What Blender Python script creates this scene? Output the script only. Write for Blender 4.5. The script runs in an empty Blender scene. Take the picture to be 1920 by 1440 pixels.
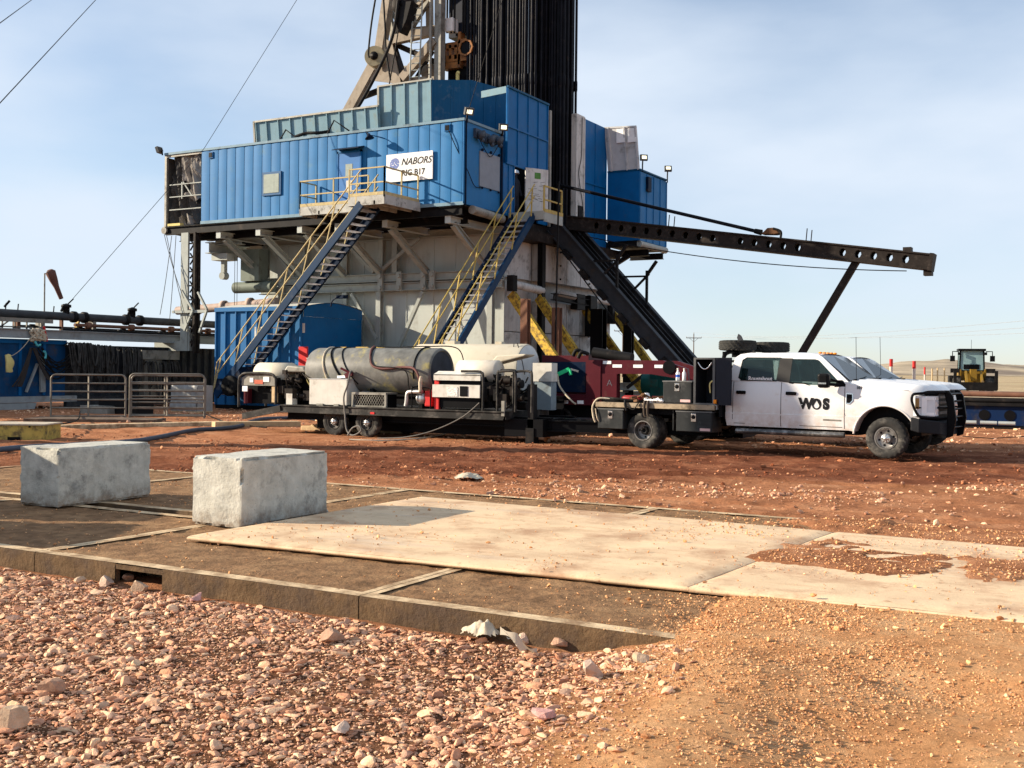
import bpy, math, random
import numpy as np
from mathutils import Vector, Matrix, Euler
random.seed(7); RNG = np.random.default_rng(7)
SC = bpy.context.scene; COL = SC.collection
R = math.radians

# ---------------------------------------------------------------- camera
# world axes: x runs along the rig's long wall (towards the right of the photo), y away from the viewer
CA = R(60.5); RIGHT = Vector((math.sin(CA), math.cos(CA), 0)); FWD = Vector((-math.cos(CA), math.sin(CA), 0))
ROLL = R(.6); CH = 1.65; FPX = 2100.0; HY = 691.5
cam_d = bpy.data.cameras.new('camera'); cam = bpy.data.objects.new('camera', cam_d); COL.objects.link(cam)
cam_d.sensor_width = 36; cam_d.lens = FPX/1920*36; cam_d.shift_y = -(720-HY)/1920
cam_d.clip_start = .1; cam_d.clip_end = 20000
UPV = Vector((0, 0, 1))
cr = RIGHT*math.cos(ROLL)+UPV*math.sin(ROLL); cu = UPV*math.cos(ROLL)-RIGHT*math.sin(ROLL)
cam.matrix_world = Matrix(((cr.x, cu.x, -FWD.x, 0), (cr.y, cu.y, -FWD.y, 0), (cr.z, cu.z, -FWD.z, CH), (0, 0, 0, 1)))
SC.camera = cam

# ---------------------------------------------------------------- sky, sun, exposure
SUN_EL = 20.5
sun_to = (-RIGHT*math.cos(R(4.5))+FWD*math.sin(R(4.5)))*math.cos(R(SUN_EL))+UPV*math.sin(R(SUN_EL))          # low sun to the left
az = math.atan2(sun_to.x, sun_to.y)
W = bpy.data.worlds.new('World'); SC.world = W; W.use_nodes = True
nt = W.node_tree; nt.nodes.clear()
def N(t, **k):
    n = nt.nodes.new(t)
    for a, b in k.items(): setattr(n, a, b)
    return n
sky = N('ShaderNodeTexSky', sky_type='NISHITA', sun_disc=False, sun_elevation=R(SUN_EL), sun_rotation=az, altitude=600, air_density=1.0, dust_density=.35, ozone_density=2.6)
tc = N('ShaderNodeTexCoord'); mp = N('ShaderNodeMapping'); mp.inputs['Scale'].default_value = (.9, .9, 2.6); mp.inputs['Rotation'].default_value = (0.15, -.2, .5)
no = N('ShaderNodeTexNoise'); no.inputs['Scale'].default_value = 2.1; no.inputs['Detail'].default_value = 7; no.inputs['Roughness'].default_value = .47
rp = N('ShaderNodeValToRGB'); rp.color_ramp.elements[0].position = .36; rp.color_ramp.elements[1].position = .62
rp.color_ramp.elements[0].color = (.22, .22, .22, 1); rp.color_ramp.elements[1].color = (.95, .95, .95, 1)
mx = N('ShaderNodeMix', data_type='RGBA'); mx.inputs[7].default_value = (4.75, 5.35, 6.15, 1)
bg = N('ShaderNodeBackground'); bg.inputs['Strength'].default_value = .083; ow = N('ShaderNodeOutputWorld')
L = nt.links.new
L(tc.outputs['Generated'], mp.inputs['Vector']); L(mp.outputs['Vector'], no.inputs['Vector']); L(no.outputs['Fac'], rp.inputs['Fac'])
L(rp.outputs['Color'], mx.inputs[0]); L(sky.outputs['Color'], mx.inputs[6]); L(mx.outputs[2], bg.inputs['Color']); L(bg.outputs['Background'], ow.inputs['Surface'])
sd = bpy.data.lights.new('sun', 'SUN'); sd.energy = 5; sd.angle = R(.5); sd.color = (1, .86, .67)
so = bpy.data.objects.new('sun', sd); COL.objects.link(so); so.rotation_euler = sun_to.to_track_quat('Z', 'Y').to_euler()
SC.view_settings.view_transform = 'Standard'; SC.view_settings.look = 'None'; SC.view_settings.exposure = 0.98; SC.view_settings.gamma = 1
SC.cycles.max_bounces = 6

# ---------------------------------------------------------------- materials
MATS = {}
def mat(name, col, rough=.6, metal=0, var=.12, scale=3.0, dirt=None, dirt_amt=0, dirt_scale=2.0, streak=0, bump=0, bump_scale=40, emit=None, trans=0, spec=None, tint=False, coat=0):
    """painted or bare surface: base colour broken up by noise, patches of dirt or rust, runs of grime, fine bump"""
    if name in MATS: return MATS[name]
    m = bpy.data.materials.new(name); m.use_nodes = True; MATS[name] = m
    t = m.node_tree; nodes = t.nodes; b = nodes['Principled BSDF']; ln = t.links.new
    def n(ty, **k):
        q = nodes.new(ty)
        for a, v in k.items(): setattr(q, a, v)
        return q
    b.inputs['Roughness'].default_value = rough; b.inputs['Metallic'].default_value = metal
    b.inputs['Specular IOR Level'].default_value = .13 if spec is None else spec
    if coat: b.inputs['Coat Weight'].default_value = coat; b.inputs['Coat Roughness'].default_value = .08
    if trans: b.inputs['Transmission Weight'].default_value = trans
    if emit: b.inputs['Emission Color'].default_value = (*emit[:3], 1); b.inputs['Emission Strength'].default_value = emit[3]
    co = n('ShaderNodeNewGeometry').outputs['Position']
    last = None
    if tint:
        at_ = n('ShaderNodeAttribute', attribute_name='tint'); last = at_.outputs['Color']
    nz = n('ShaderNodeTexNoise'); nz.inputs['Scale'].default_value = scale; nz.inputs['Detail'].default_value = 6; nz.inputs['Roughness'].default_value = .6; ln(co, nz.inputs['Vector'])
    mr = n('ShaderNodeMapRange'); mr.inputs['From Min'].default_value = .3; mr.inputs['From Max'].default_value = .7; mr.inputs['To Min'].default_value = 1-var; mr.inputs['To Max'].default_value = 1+var
    ln(nz.outputs['Fac'], mr.inputs['Value'])
    ml = n('ShaderNodeMix', data_type='RGBA', blend_type='MULTIPLY'); ml.inputs[0].default_value = 1
    if last is None: ml.inputs[6].default_value = (*col, 1)
    else: ln(last, ml.inputs[6])
    ln(mr.outputs['Result'], ml.inputs[7]); last = ml.outputs[2]
    if dirt_amt:
        nd = n('ShaderNodeTexNoise'); nd.inputs['Scale'].default_value = dirt_scale; nd.inputs['Detail'].default_value = 9; nd.inputs['Roughness'].default_value = .68; ln(co, nd.inputs['Vector'])
        r = n('ShaderNodeMapRange'); r.inputs['From Min'].default_value = .62-dirt_amt*.3; r.inputs['From Max'].default_value = .74-dirt_amt*.22; r.inputs['To Max'].default_value = min(1, .55+dirt_amt*.5)
        ln(nd.outputs['Fac'], r.inputs['Value'])
        md = n('ShaderNodeMix', data_type='RGBA'); ln(r.outputs['Result'], md.inputs[0]); ln(last, md.inputs[6]); md.inputs[7].default_value = (*dirt, 1); last = md.outputs[2]
    if streak:
        mpn = n('ShaderNodeMapping'); mpn.inputs['Scale'].default_value = (5, 5, .35); ln(co, mpn.inputs['Vector'])
        ns = n('ShaderNodeTexNoise'); ns.inputs['Scale'].default_value = 1.6; ns.inputs['Detail'].default_value = 7; ns.inputs['Roughness'].default_value = .65; ln(mpn.outputs['Vector'], ns.inputs['Vector'])
        r = n('ShaderNodeMapRange'); r.inputs['From Min'].default_value = .5; r.inputs['From Max'].default_value = .78; r.inputs['To Max'].default_value = streak; ln(ns.outputs['Fac'], r.inputs['Value'])
        md = n('ShaderNodeMix', data_type='RGBA'); ln(r.outputs['Result'], md.inputs[0]); ln(last, md.inputs[6]); md.inputs[7].default_value = (*(dirt or (.08, .06, .045)), 1); last = md.outputs[2]
    ln(last, b.inputs['Base Color'])
    if bump:
        nb = n('ShaderNodeTexNoise'); nb.inputs['Scale'].default_value = bump_scale; nb.inputs['Detail'].default_value = 8; nb.inputs['Roughness'].default_value = .65; ln(co, nb.inputs['Vector'])
        bp = n('ShaderNodeBump'); bp.inputs['Strength'].default_value = bump; bp.inputs['Distance'].default_value = .02; ln(nb.outputs['Fac'], bp.inputs['Height']); ln(bp.outputs['Normal'], b.inputs['Normal'])
    return m
GRIME = (.05, .04, .03); RUST = (.16, .06, .025)
BLUE = mat('blue_panel_paint', (.020, .148, .355), .55, var=.1, scale=1.2, dirt=(.07, .18, .27), dirt_amt=.14, dirt_scale=1.1, streak=.2)
BLUE_D = mat('deep_and_shaded_blue_paint', (.002, .105, .30), .45, var=.12, scale=1.4, dirt=(.05, .1, .2), dirt_amt=.15, streak=.15)  # deep blue trim, and cladding blue with its shade put into colour
SHED = mat('shed_blue_paint', (.018, .13, .32), .45, var=.08, scale=1.2, dirt=(.12, .2, .3), dirt_amt=.15, streak=.15)
TEAL = mat('faded_teal_paint', (.165, .275, .33), .55, var=.15, scale=1.6, dirt=(.17, .20, .18), dirt_amt=.3, dirt_scale=1.6, streak=.35)
TEAL_D = mat('teal_shade_and_trim_paint', (.004, .070, .155), .5, var=.12, scale=1.4, dirt=(.08, .13, .18), dirt_amt=.2, streak=.15)  # shaded tone of the teal cladding put into colour; reused for trim
NAVY = mat('navy_steel_paint', (.004, .013, .035), .5, var=.15, dirt=(.06, .05, .045), dirt_amt=.2, spec=.06)
CREAM = mat('cream_steel_paint', (.44, .475, .45), .6, var=.07, scale=1.2, dirt=(.27, .255, .22), dirt_amt=.15, dirt_scale=.9, streak=.28)
CREAM_W = mat('weathered_white_paint', (.56, .56, .54), .6, var=.1, scale=1.5, dirt=(.10, .09, .08), dirt_amt=.28, dirt_scale=1.8, streak=.5)
TAN = mat('tan_mast_paint', (.30, .255, .20), .6, var=.14, dirt=(.13, .09, .06), dirt_amt=.3, streak=.3)
GREYST = mat('grey_steel', (.26, .25, .22), .5, metal=.2, var=.15, dirt=GRIME, dirt_amt=.3)
BEAMG = mat('stone_grey_beam_paint', (.34, .365, .34), .6, var=.1, dirt=(.15, .13, .11), dirt_amt=.2)
DARKST = mat('dark_oily_steel', (.014, .0135, .014), .5, metal=.2, var=.3, dirt=(.05, .04, .033), dirt_amt=.22, spec=.06)
BROWNST = mat('brown_oily_steel', (.024, .020, .018), .55, var=.3, dirt=(.07, .058, .05), dirt_amt=.3, dirt_scale=4, spec=.06)
RAMPG = mat('slate_ramp_steel', (.030, .033, .038), .5, var=.2, dirt=GRIME, dirt_amt=.3, spec=.06)
BLACK = mat('black_paint', (.006, .006, .007), .4, var=.2, spec=.06)
BLACKR = mat('black_rubber', (.012, .012, .012), .75, var=.3, scale=8, dirt=(.07, .06, .05), dirt_amt=.25, dirt_scale=6, spec=.06)
TYRE = mat('dusty_tyre_rubber', (.04, .039, .037), .85, var=.25, scale=9, dirt=(.17, .155, .135), dirt_amt=.42, dirt_scale=4, spec=.06)
TYRE_CLEAN = mat('tyre_rubber', (.045, .045, .043), .8, var=.2, scale=12, spec=.06)
PIPE = mat('drill_pipe_steel', (.009, .010, .014), .42, metal=.15, var=.35, scale=2, dirt=(.04, .033, .03), dirt_amt=.22, dirt_scale=3, spec=.06)
RAILY = mat('yellow_rail_paint', (.46, .34, .09), .5, var=.15, scale=6, dirt=(.3, .24, .15), dirt_amt=.35, dirt_scale=9)
RAILC = mat('pale_yellow_rail_paint', (.46, .37, .18), .5, var=.15, scale=6, dirt=(.25, .2, .13), dirt_amt=.3, dirt_scale=9)
YELB = mat('chipped_yellow_paint', (.58, .38, .05), .55, var=.15, scale=4, dirt=(.07, .045, .03), dirt_amt=.62, dirt_scale=7)
YELL = mat('machine_yellow_paint', (.22, .13, .018), .45, var=.12, dirt=(.1, .07, .05), dirt_amt=.3)
ORANGE = mat('orange_top_drive_paint', (.30, .13, .045), .5, var=.2, dirt=(.1, .05, .03), dirt_amt=.4)
WHITE = mat('white_vehicle_paint', (.70, .70, .705), .28, var=.02, scale=2, dirt=(.55, .47, .4), dirt_amt=.10, coat=.35)
WHITEB = mat('white_sheet_metal', (.58, .56, .51), .5, var=.1, dirt=(.28, .25, .2), dirt_amt=.3, streak=.25)
TANKW = mat('white_tank_paint', (.50, .455, .36), .5, var=.06, scale=1.5, dirt=(.35, .24, .14), dirt_amt=.18, streak=.2)
TANKG = mat('grey_tank_paint', (.15, .15, .14), .5, var=.35, scale=3.5, dirt=(.40, .34, .10), dirt_amt=.26, dirt_scale=2.2, streak=0)
MAROON = mat('maroon_paint', (.075, .010, .016), .4, var=.12, dirt=(.1, .05, .04), dirt_amt=.2)
RED = mat('red_paint', (.55, .035, .035), .45)
REFL = mat('white_reflector', (.85, .85, .85), .4)
GREENM = mat('green_machine_paint', (.012, .10, .095), .4, var=.15, dirt=GRIME, dirt_amt=.25)
GREEN = mat('green_plastic', (.03, .5, .2), .4)
CONC = mat('cast_concrete', (.50, .485, .425), .9, var=.18, scale=7, dirt=(.17, .17, .16), dirt_amt=.30, dirt_scale=4.2, bump=.55, bump_scale=26, streak=.22)
DIRT = mat('dried_mud', (.205, .115, .058), .95, var=.4, scale=7, dirt=(.34, .205, .105), dirt_amt=.45, dirt_scale=2.6, bump=1, bump_scale=22)
RIM = mat('worn_mat_edge', (.60, .45, .28), .8, var=.2, scale=7, dirt=(.20, .115, .06), dirt_amt=.62, dirt_scale=3.2, bump=.35, bump_scale=30)
SIDE = mat('muddy_mat_side', (.12, .075, .04), .95, var=.35, scale=5, dirt=(.08, .055, .04), dirt_amt=.5, dirt_scale=3, bump=1, bump_scale=18)
SHEET = mat('dusty_tan_composite', (.66, .485, .31), .75, var=.14, scale=2.2, dirt=(.36, .20, .115), dirt_amt=.42, dirt_scale=1.3, bump=.2, bump_scale=45)
WOOD = mat('pale_lumber', (.52, .38, .22), .8, var=.2, scale=8, dirt=(.25, .16, .09), dirt_amt=.3)
CLOTH = mat('grey_tarp', (.065, .062, .058), .8, var=.3, scale=3)
CLOTHL = mat('dusty_tarp', (.24, .22, .195), .85, var=.25, scale=3)
LITTER = mat('dirty_plastic_film', (.50, .43, .32), .5, var=.2, scale=9, dirt=(.35, .25, .17), dirt_amt=.4)
HOSEB = mat('blue_grey_hose', (.07, .085, .11), .6, var=.2)
ALU = mat('brushed_aluminium', (.55, .55, .54), .35, metal=.8, spec=.5)
CHROME = mat('bright_metal', (.7, .7, .7), .2, metal=1, spec=.5)
GLASS = mat('tinted_window_glass', (.02, .035, .035), .06, var=.02, spec=.8)
SEEGLASS = mat('side_window_glass', (.02, .035, .035), .05, var=.02, spec=.8)
_t = SEEGLASS.node_tree; _b = _t.nodes['Principled BSDF']; _tr = _t.nodes.new('ShaderNodeBsdfTransparent'); _tr.inputs['Color'].default_value = (.60, .72, .70, 1); _m = _t.nodes.new('ShaderNodeMixShader'); _m.inputs[0].default_value = .62
_t.links.new(_b.outputs[0], _m.inputs[1]); _t.links.new(_tr.outputs[0], _m.inputs[2]); _t.links.new(_m.outputs[0], [n for n in _t.nodes if n.type == 'OUTPUT_MATERIAL'][0].inputs['Surface'])
GLASSB = mat('curtained_window', (.30, .34, .29), .25, var=.12, scale=9, streak=.3, spec=.5)
LAMP = mat('lit_lamp_lens', (.9, .88, .75), .3, emit=(1, .90, .60, .9))
LAMPD = mat('pale_lamp_lens', (.8, .78, .68), .3, emit=(1, .92, .7, 1.0))
AMBER = mat('amber_lens', (.8, .25, .02), .3)
CLEAR = mat('headlight_lens', (.62, .66, .70), .12, var=.1, spec=.5)
INK = mat('black_lettering', (.01, .01, .012), .5)
INKB = mat('blue_emblem', (.03, .10, .42), .5)
GREYP = mat('grey_shutter_paint', (.22, .25, .29), .6, var=.08)
GREYW = mat('unpainted_grey_panel', (.52, .53, .54), .5, metal=0, var=.08, dirt=(.25, .24, .22), dirt_amt=.25, streak=.2)
PALEG = mat('pale_blue_grey_steel', (.30, .325, .33), .6, var=.1, dirt=(.2, .18, .16), dirt_amt=.3)
TREAD = mat('worn_grating', (.42, .42, .42), .5, metal=.2, var=.15)
POLEW = mat('creosoted_wood', (.10, .06, .04), .9, var=.2)
BROWNP = mat('rust_brown_paint', (.17, .085, .055), .7, var=.2, dirt=GRIME, dirt_amt=.3)
SOCK = mat('faded_red_fabric', (.14, .07, .055), .8, var=.15)
TEALROPE = mat('turquoise_rope', (.10, .45, .5), .8); YROPE = mat('yellow_rope', (.65, .55, .22), .8)
PLAST = mat('wrapped_plastic', (.30, .30, .29), .3, var=.15)

# air holes and splashed mud on the concrete, wheel smears and ground-in soil on the boards
def _extra(m, kind):
    t = m.node_tree; b = t.nodes['Principled BSDF']; ln = t.links.new; src = b.inputs['Base Color'].links[0].from_socket; pos = [n for n in t.nodes if n.type == 'NEW_GEOMETRY'][0].outputs['Position']
    def n(ty, **k):
        q = t.nodes.new(ty)
        for a, v in k.items(): setattr(q, a, v)
        return q
    def rng(f, a, b_, c, d): q = n('ShaderNodeMapRange'); q.inputs['From Min'].default_value = a; q.inputs['From Max'].default_value = b_; q.inputs['To Min'].default_value = c; q.inputs['To Max'].default_value = d; ln(f, q.inputs['Value']); return q.outputs['Result']
    def mixc(f, col):
        nonlocal src
        q = n('ShaderNodeMix', data_type='RGBA'); ln(f, q.inputs[0]); ln(src, q.inputs[6]); q.inputs[7].default_value = (*col, 1); src = q.outputs[2]
    def noise(sc, det=8, stretch=None):
        q = n('ShaderNodeTexNoise'); q.inputs['Scale'].default_value = sc; q.inputs['Detail'].default_value = det; q.inputs['Roughness'].default_value = .68
        if stretch: mp_ = n('ShaderNodeMapping'); mp_.inputs['Scale'].default_value = stretch; mp_.inputs['Rotation'].default_value = (0, 0, .12); ln(pos, mp_.inputs['Vector']); ln(mp_.outputs['Vector'], q.inputs['Vector'])
        else: ln(pos, q.inputs['Vector'])
        return q.outputs['Fac']
    def mul(a, b_): q = n('ShaderNodeMath', operation='MULTIPLY'); ln(a, q.inputs[0]); ln(b_, q.inputs[1]); return q.outputs[0]
    if kind == 'concrete':
        v = n('ShaderNodeTexVoronoi'); v.inputs['Scale'].default_value = 34; v.inputs['Randomness'].default_value = 1; ln(pos, v.inputs['Vector'])
        pit = mul(rng(v.outputs['Distance'], .10, .17, 1, 0), rng(noise(5), .5, .58, 0, 1)); mixc(pit, (.07, .07, .065))
        sp = n('ShaderNodeSeparateXYZ'); ln(pos, sp.inputs[0]); mixc(mul(rng(sp.outputs['Z'], .02, .20, .8, 0), rng(noise(9), .4, .6, .2, 1)), (.20, .13, .08))
        mixc(rng(noise(1.6, 6, (6, 6, .7)), .62, .72, 0, .45), (.60, .59, .55))
    elif kind == 'truck':
        sp = n('ShaderNodeSeparateXYZ'); ln(pos, sp.inputs[0]); mixc(mul(rng(sp.outputs['Z'], .50, 1.05, .75, 0), rng(noise(6), .38, .68, .15, 1)), (.42, .27, .18)); mixc(rng(noise(2.5, 9, (1, 1, .4)), .60, .74, 0, .35), (.50, .42, .34))
    else:
        mixc(rng(noise(2.2, 8, (.35, 2.6, 1)), .54, .72, 0, .55), (.42, .245, .135)); mixc(rng(noise(7, 9), .60, .70, 0, .75), (.33, .165, .085)); mixc(rng(noise(1.1, 5, (.3, 1.5, 1)), .56, .7, 0, .35), (.52, .47, .41)); mixc(rng(noise(38, 4), .66, .72, 0, .6), (.25, .13, .07))
    ln(src, b.inputs['Base Color'])
_extra(CONC, 'concrete'); _extra(SHEET, 'board'); _extra(WHITE, 'truck')
# open grating lets light through
_t = TREAD.node_tree; _b = _t.nodes['Principled BSDF']; _tr = _t.nodes.new('ShaderNodeBsdfTranslucent'); _tr.inputs['Color'].default_value = (.8, .8, .82, 1); _m = _t.nodes.new('ShaderNodeMixShader'); _m.inputs[0].default_value = .55
_t.links.new(_b.outputs[0], _m.inputs[1]); _t.links.new(_tr.outputs[0], _m.inputs[2]); _t.links.new(_m.outputs[0], [n for n in _t.nodes if n.type == 'OUTPUT_MATERIAL'][0].inputs['Surface'])

# ---------------------------------------------------------------- mesh helpers
class MB:
    def __init__(s, M=None): s.v = []; s.f = []; s.sm = []; s.M = M
    def add(s, vs, fs, smooth=False):
        o = len(s.v)
        s.v += [tuple(s.M @ Vector(p)) if s.M else tuple(p) for p in vs]
        s.f += [[o+i for i in f] for f in fs]; s.sm += [smooth]*len(fs); return s
    def box(s, a, b):
        x0, y0, z0 = a; x1, y1, z1 = b
        return s.add([(x0,y0,z0),(x1,y0,z0),(x1,y1,z0),(x0,y1,z0),(x0,y0,z1),(x1,y0,z1),(x1,y1,z1),(x0,y1,z1)], [(3,2,1,0),(4,5,6,7),(0,1,5,4),(1,2,6,5),(2,3,7,6),(3,0,4,7)])
    def frame(s, p, q, up):
        p = Vector(p); q = Vector(q); d = (q-p).normalized(); u = Vector(up)
        if abs(d.dot(u.normalized())) > .98: u = Vector((0, 1, 0)) if abs(d.y) < .9 else Vector((1, 0, 0))
        a = d.cross(u).normalized(); b = a.cross(d).normalized(); return p, q, a, b
    def beam(s, p, q, w, h, up=(0, 0, 1)):
        p, q, a, b = s.frame(p, q, up); c = [(-w/2, -h/2), (w/2, -h/2), (w/2, h/2), (-w/2, h/2)]
        return s.add([p+a*x+b*y for x, y in c]+[q+a*x+b*y for x, y in c], [(0,1,2,3),(7,6,5,4),(0,4,5,1),(1,5,6,2),(2,6,7,3),(3,7,4,0)])
    def ibeam(s, p, q, w, h, up=(0, 0, 1), t=.03):
        p, q, a, b = s.frame(p, q, up)
        for oy, ww, hh in ((h/2-t/2, w, t), (-h/2+t/2, w, t), (0, t, h-2*t)): s.beam(p+b*oy, q+b*oy, ww, hh, b)
        return s
    def tube(s, pts, r, n=8, closed=False):
        P = [Vector(p) for p in pts]; m = len(P); rings = []; rs = r if isinstance(r, (list, tuple)) else [r]*m
        d0 = (P[1]-P[0]).normalized(); u = d0.orthogonal().normalized()
        for i in range(m):
            d = ((P[(i+1) % m] if closed or i+1 < m else P[i])-(P[i-1] if closed or i > 0 else P[i])).normalized()
            u = (u-d*u.dot(d)); u = u.normalized() if u.length > 1e-6 else d.orthogonal().normalized(); w = d.cross(u)
            rings.append([P[i]+(u*math.cos(2*math.pi*k/n)+w*math.sin(2*math.pi*k/n))*rs[i] for k in range(n)])
        vs = [p for r_ in rings for p in r_]; fs = []
        for i in range(m if closed else m-1):
            j = (i+1) % m
            for k in range(n): fs.append((i*n+k, i*n+(k+1) % n, j*n+(k+1) % n, j*n+k))
        s.add(vs, fs, n > 4)
        if not closed: s.add(rings[0], [tuple(range(n))[::-1]]); s.add(rings[-1], [tuple(range(n))])
        return s
    def cyl(s, p, q, r, r2=None, n=20): return s.tube([p, q], [r, r if r2 is None else r2], n)
    def prism(s, poly, vec):
        n = len(poly); vec = Vector(vec); A = [Vector(p) for p in poly]; B = [p+vec for p in A]
        s.add(A+B, [tuple(range(n))[::-1], tuple(range(n, 2*n))]+[(i, (i+1) % n, n+(i+1) % n, n+i) for i in range(n)]); return s
    def lathe(s, prof, o, axis, n=32, smooth=True):
        """prof: list of (along axis, radius)"""
        d = Vector(axis).normalized(); u = d.orthogonal().normalized(); w = d.cross(u); o = Vector(o); vs = []; fs = []
        for (a, r) in prof:
            for k in range(n): vs.append(o+d*a+(u*math.cos(2*math.pi*k/n)+w*math.sin(2*math.pi*k/n))*r)
        for i in range(len(prof)-1):
            for k in range(n): fs.append((i*n+k, i*n+(k+1) % n, (i+1)*n+(k+1) % n, (i+1)*n+k))
        return s.add(vs, fs, smooth)
    def ball(s, c, r, n=10, m=7, sq=(1, 1, 1)):
        c = Vector(c); vs = []; fs = []
        for i in range(m+1):
            t = math.pi*i/m
            for k in range(n): vs.append(c+Vector((math.sin(t)*math.cos(2*math.pi*k/n)*sq[0], math.sin(t)*math.sin(2*math.pi*k/n)*sq[1], math.cos(t)*sq[2]))*r)
        for i in range(m):
            for k in range(n): fs.append((i*n+k, (i+1)*n+k, (i+1)*n+(k+1) % n, i*n+(k+1) % n))
        return s.add(vs, fs, True)
    def grid(s, nx, ny, fn, keep=None, smooth=True):
        vs = [fn(i/nx, j/ny) for j in range(ny+1) for i in range(nx+1)]; fs = []
        for j in range(ny):
            for i in range(nx):
                if keep is None or keep((i+.5)/nx, (j+.5)/ny): a = j*(nx+1)+i; fs.append((a, a+1, a+nx+2, a+nx+1))
        return s.add(vs, fs, smooth)
    def pieces(s):
        """face indices of each group of touching or neighbouring islands"""
        n = len(s.v); up = list(range(n))
        def find(a):
            while up[a] != a: up[a] = up[up[a]]; a = up[a]
            return a
        for f in s.f:
            a = find(f[0])
            for b in f[1:]: up[find(b)] = a
        roots = {}; isl = np.array([roots.setdefault(find(i), len(roots)) for i in range(n)]); k = len(roots)
        if k < 2 or k > 900: return None
        P = np.array(s.v, float); lo = np.full((k, 3), np.inf); hi = np.full((k, 3), -np.inf); np.minimum.at(lo, isl, P); np.maximum.at(hi, isl, P)
        size = (hi-lo).max(1); gap = np.maximum(0, np.maximum(lo[:, None]-hi[None], lo[None]-hi[:, None])); near = np.sqrt((gap**2).sum(2)) <= np.maximum(.02, .5*np.maximum(size[:, None], size[None]))
        lab = -np.ones(k, int); c = 0
        for i in range(k):
            if lab[i] >= 0: continue
            st = [i]; lab[i] = c
            while st:
                j = st.pop()
                for q in np.nonzero(near[j] & (lab < 0))[0]: lab[q] = c; st.append(q)
            c += 1
        if c < 2: return None
        g = [[] for _ in range(c)]
        for fi, f in enumerate(s.f): g[lab[isl[f[0]]]].append(fi)
        return sorted(g, key=len, reverse=True)
    def build(s, name, material, parent=None, bevel=0, origin=None, local=False, solid=0, seg=2, whole=False):
        if parent is not None and not whole:
            g = s.pieces()
            if g:
                out = []
                for fs in g:
                    q = MB(); used = sorted({i for fi in fs for i in s.f[fi]}); rm = {o: i for i, o in enumerate(used)}
                    q.v = [s.v[i] for i in used]; q.f = [[rm[i] for i in s.f[fi]] for fi in fs]; q.sm = [s.sm[fi] for fi in fs]
                    out.append(q.build(name, material, parent, bevel, None, local, solid, seg, True))
                return out[0]
        vs = s.v
        if parent is not None:
            if not local: Mi = ROOTM[parent.name].inverted(); vs = [tuple(Mi @ Vector(p)) for p in vs]
        elif origin is None:
            a = np.array(vs); lo = a.min(0); hi = a.max(0); origin = ((lo[0]+hi[0])/2, (lo[1]+hi[1])/2, lo[2])
        if parent is None: vs = [(p[0]-origin[0], p[1]-origin[1], p[2]-origin[2]) for p in vs]
        me = bpy.data.meshes.new(name); me.from_pydata(vs, [], s.f); me.polygons.foreach_set('use_smooth', s.sm); me.materials.append(material); me.update()
        o = bpy.data.objects.new(name, me); COL.objects.link(o)
        if parent is not None: o.parent = parent; ROOTM[o.name] = ROOTM[parent.name]
        else: o.location = origin; ROOTM[o.name] = Matrix.Translation(origin)
        if solid: q = o.modifiers.new('solid', 'SOLIDIFY'); q.thickness = solid; q.offset = 0
        if bevel: q = o.modifiers.new('bevel', 'BEVEL'); q.width = bevel; q.segments = seg; q.limit_method = 'ANGLE'; q.angle_limit = R(40)
        return o
ROOTM = {}
def tag(o, label, cat, group=None, kind=None):
    if label: o['label'] = label
    if cat: o['category'] = cat
    if group: o['group'] = group
    if kind: o['kind'] = kind
    return o
def T(name, label, cat, loc, rot=0, group=None):
    o = bpy.data.objects.new(name, None); COL.objects.link(o); o.location = loc; o.rotation_euler = (0, 0, rot); o.empty_display_size = .3
    ROOTM[o.name] = Matrix.Translation(loc) @ Matrix.Rotation(rot, 4, 'Z'); return tag(o, label, cat, group)
def dup(o, loc, label=None, group=None, rot=None):
    r = o.copy(); COL.objects.link(r); r.location = loc
    if rot is not None: r.rotation_euler = (0, 0, rot)
    if label: r['label'] = label
    if group: r['group'] = group
    def rec(src, dst):
        for ch in src.children:
            c = ch.copy(); COL.objects.link(c); c.parent = dst; rec(ch, c)
    rec(o, r); return r
def ray(px, py):
    a = (px-960)/FPX; b = (HY-py)/FPX; X = a*math.cos(ROLL)-b*math.sin(ROLL); Z = a*math.sin(ROLL)+b*math.cos(ROLL)
    return Vector((X*RIGHT.x+FWD.x, X*RIGHT.y+FWD.y, Z))
def at(px, py, d): return ray(px, py)*d+Vector((0, 0, CH))          # a point d metres in front of the viewer
def onY(px, py, y): r = ray(px, py); return r*(y/r.y)+Vector((0, 0, CH))
def onX(px, py, x): r = ray(px, py); return r*(x/r.x)+Vector((0, 0, CH))
def onZ(px, py, z): r = ray(px, py); return r*((z-CH)/r.z)+Vector((0, 0, CH))
def sag(p, q, drop, n=14):
    p = Vector(p); q = Vector(q); return [p.lerp(q, i/n)-UPV*drop*4*(i/n)*(1-i/n) for i in range(n+1)]
def spline(pts, n=8):
    P = [Vector(p) for p in pts]; out = []
    for i in range(len(P)-1):
        a = P[max(i-1, 0)]; b = P[i]; c = P[i+1]; d = P[min(i+2, len(P)-1)]
        for k in range(n):
            t = k/n; out.append(.5*((2*b)+(c-a)*t+(2*a-5*b+4*c-d)*t*t+(3*b-a-3*c+d)*t**3))
    return out+[P[-1]]
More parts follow.
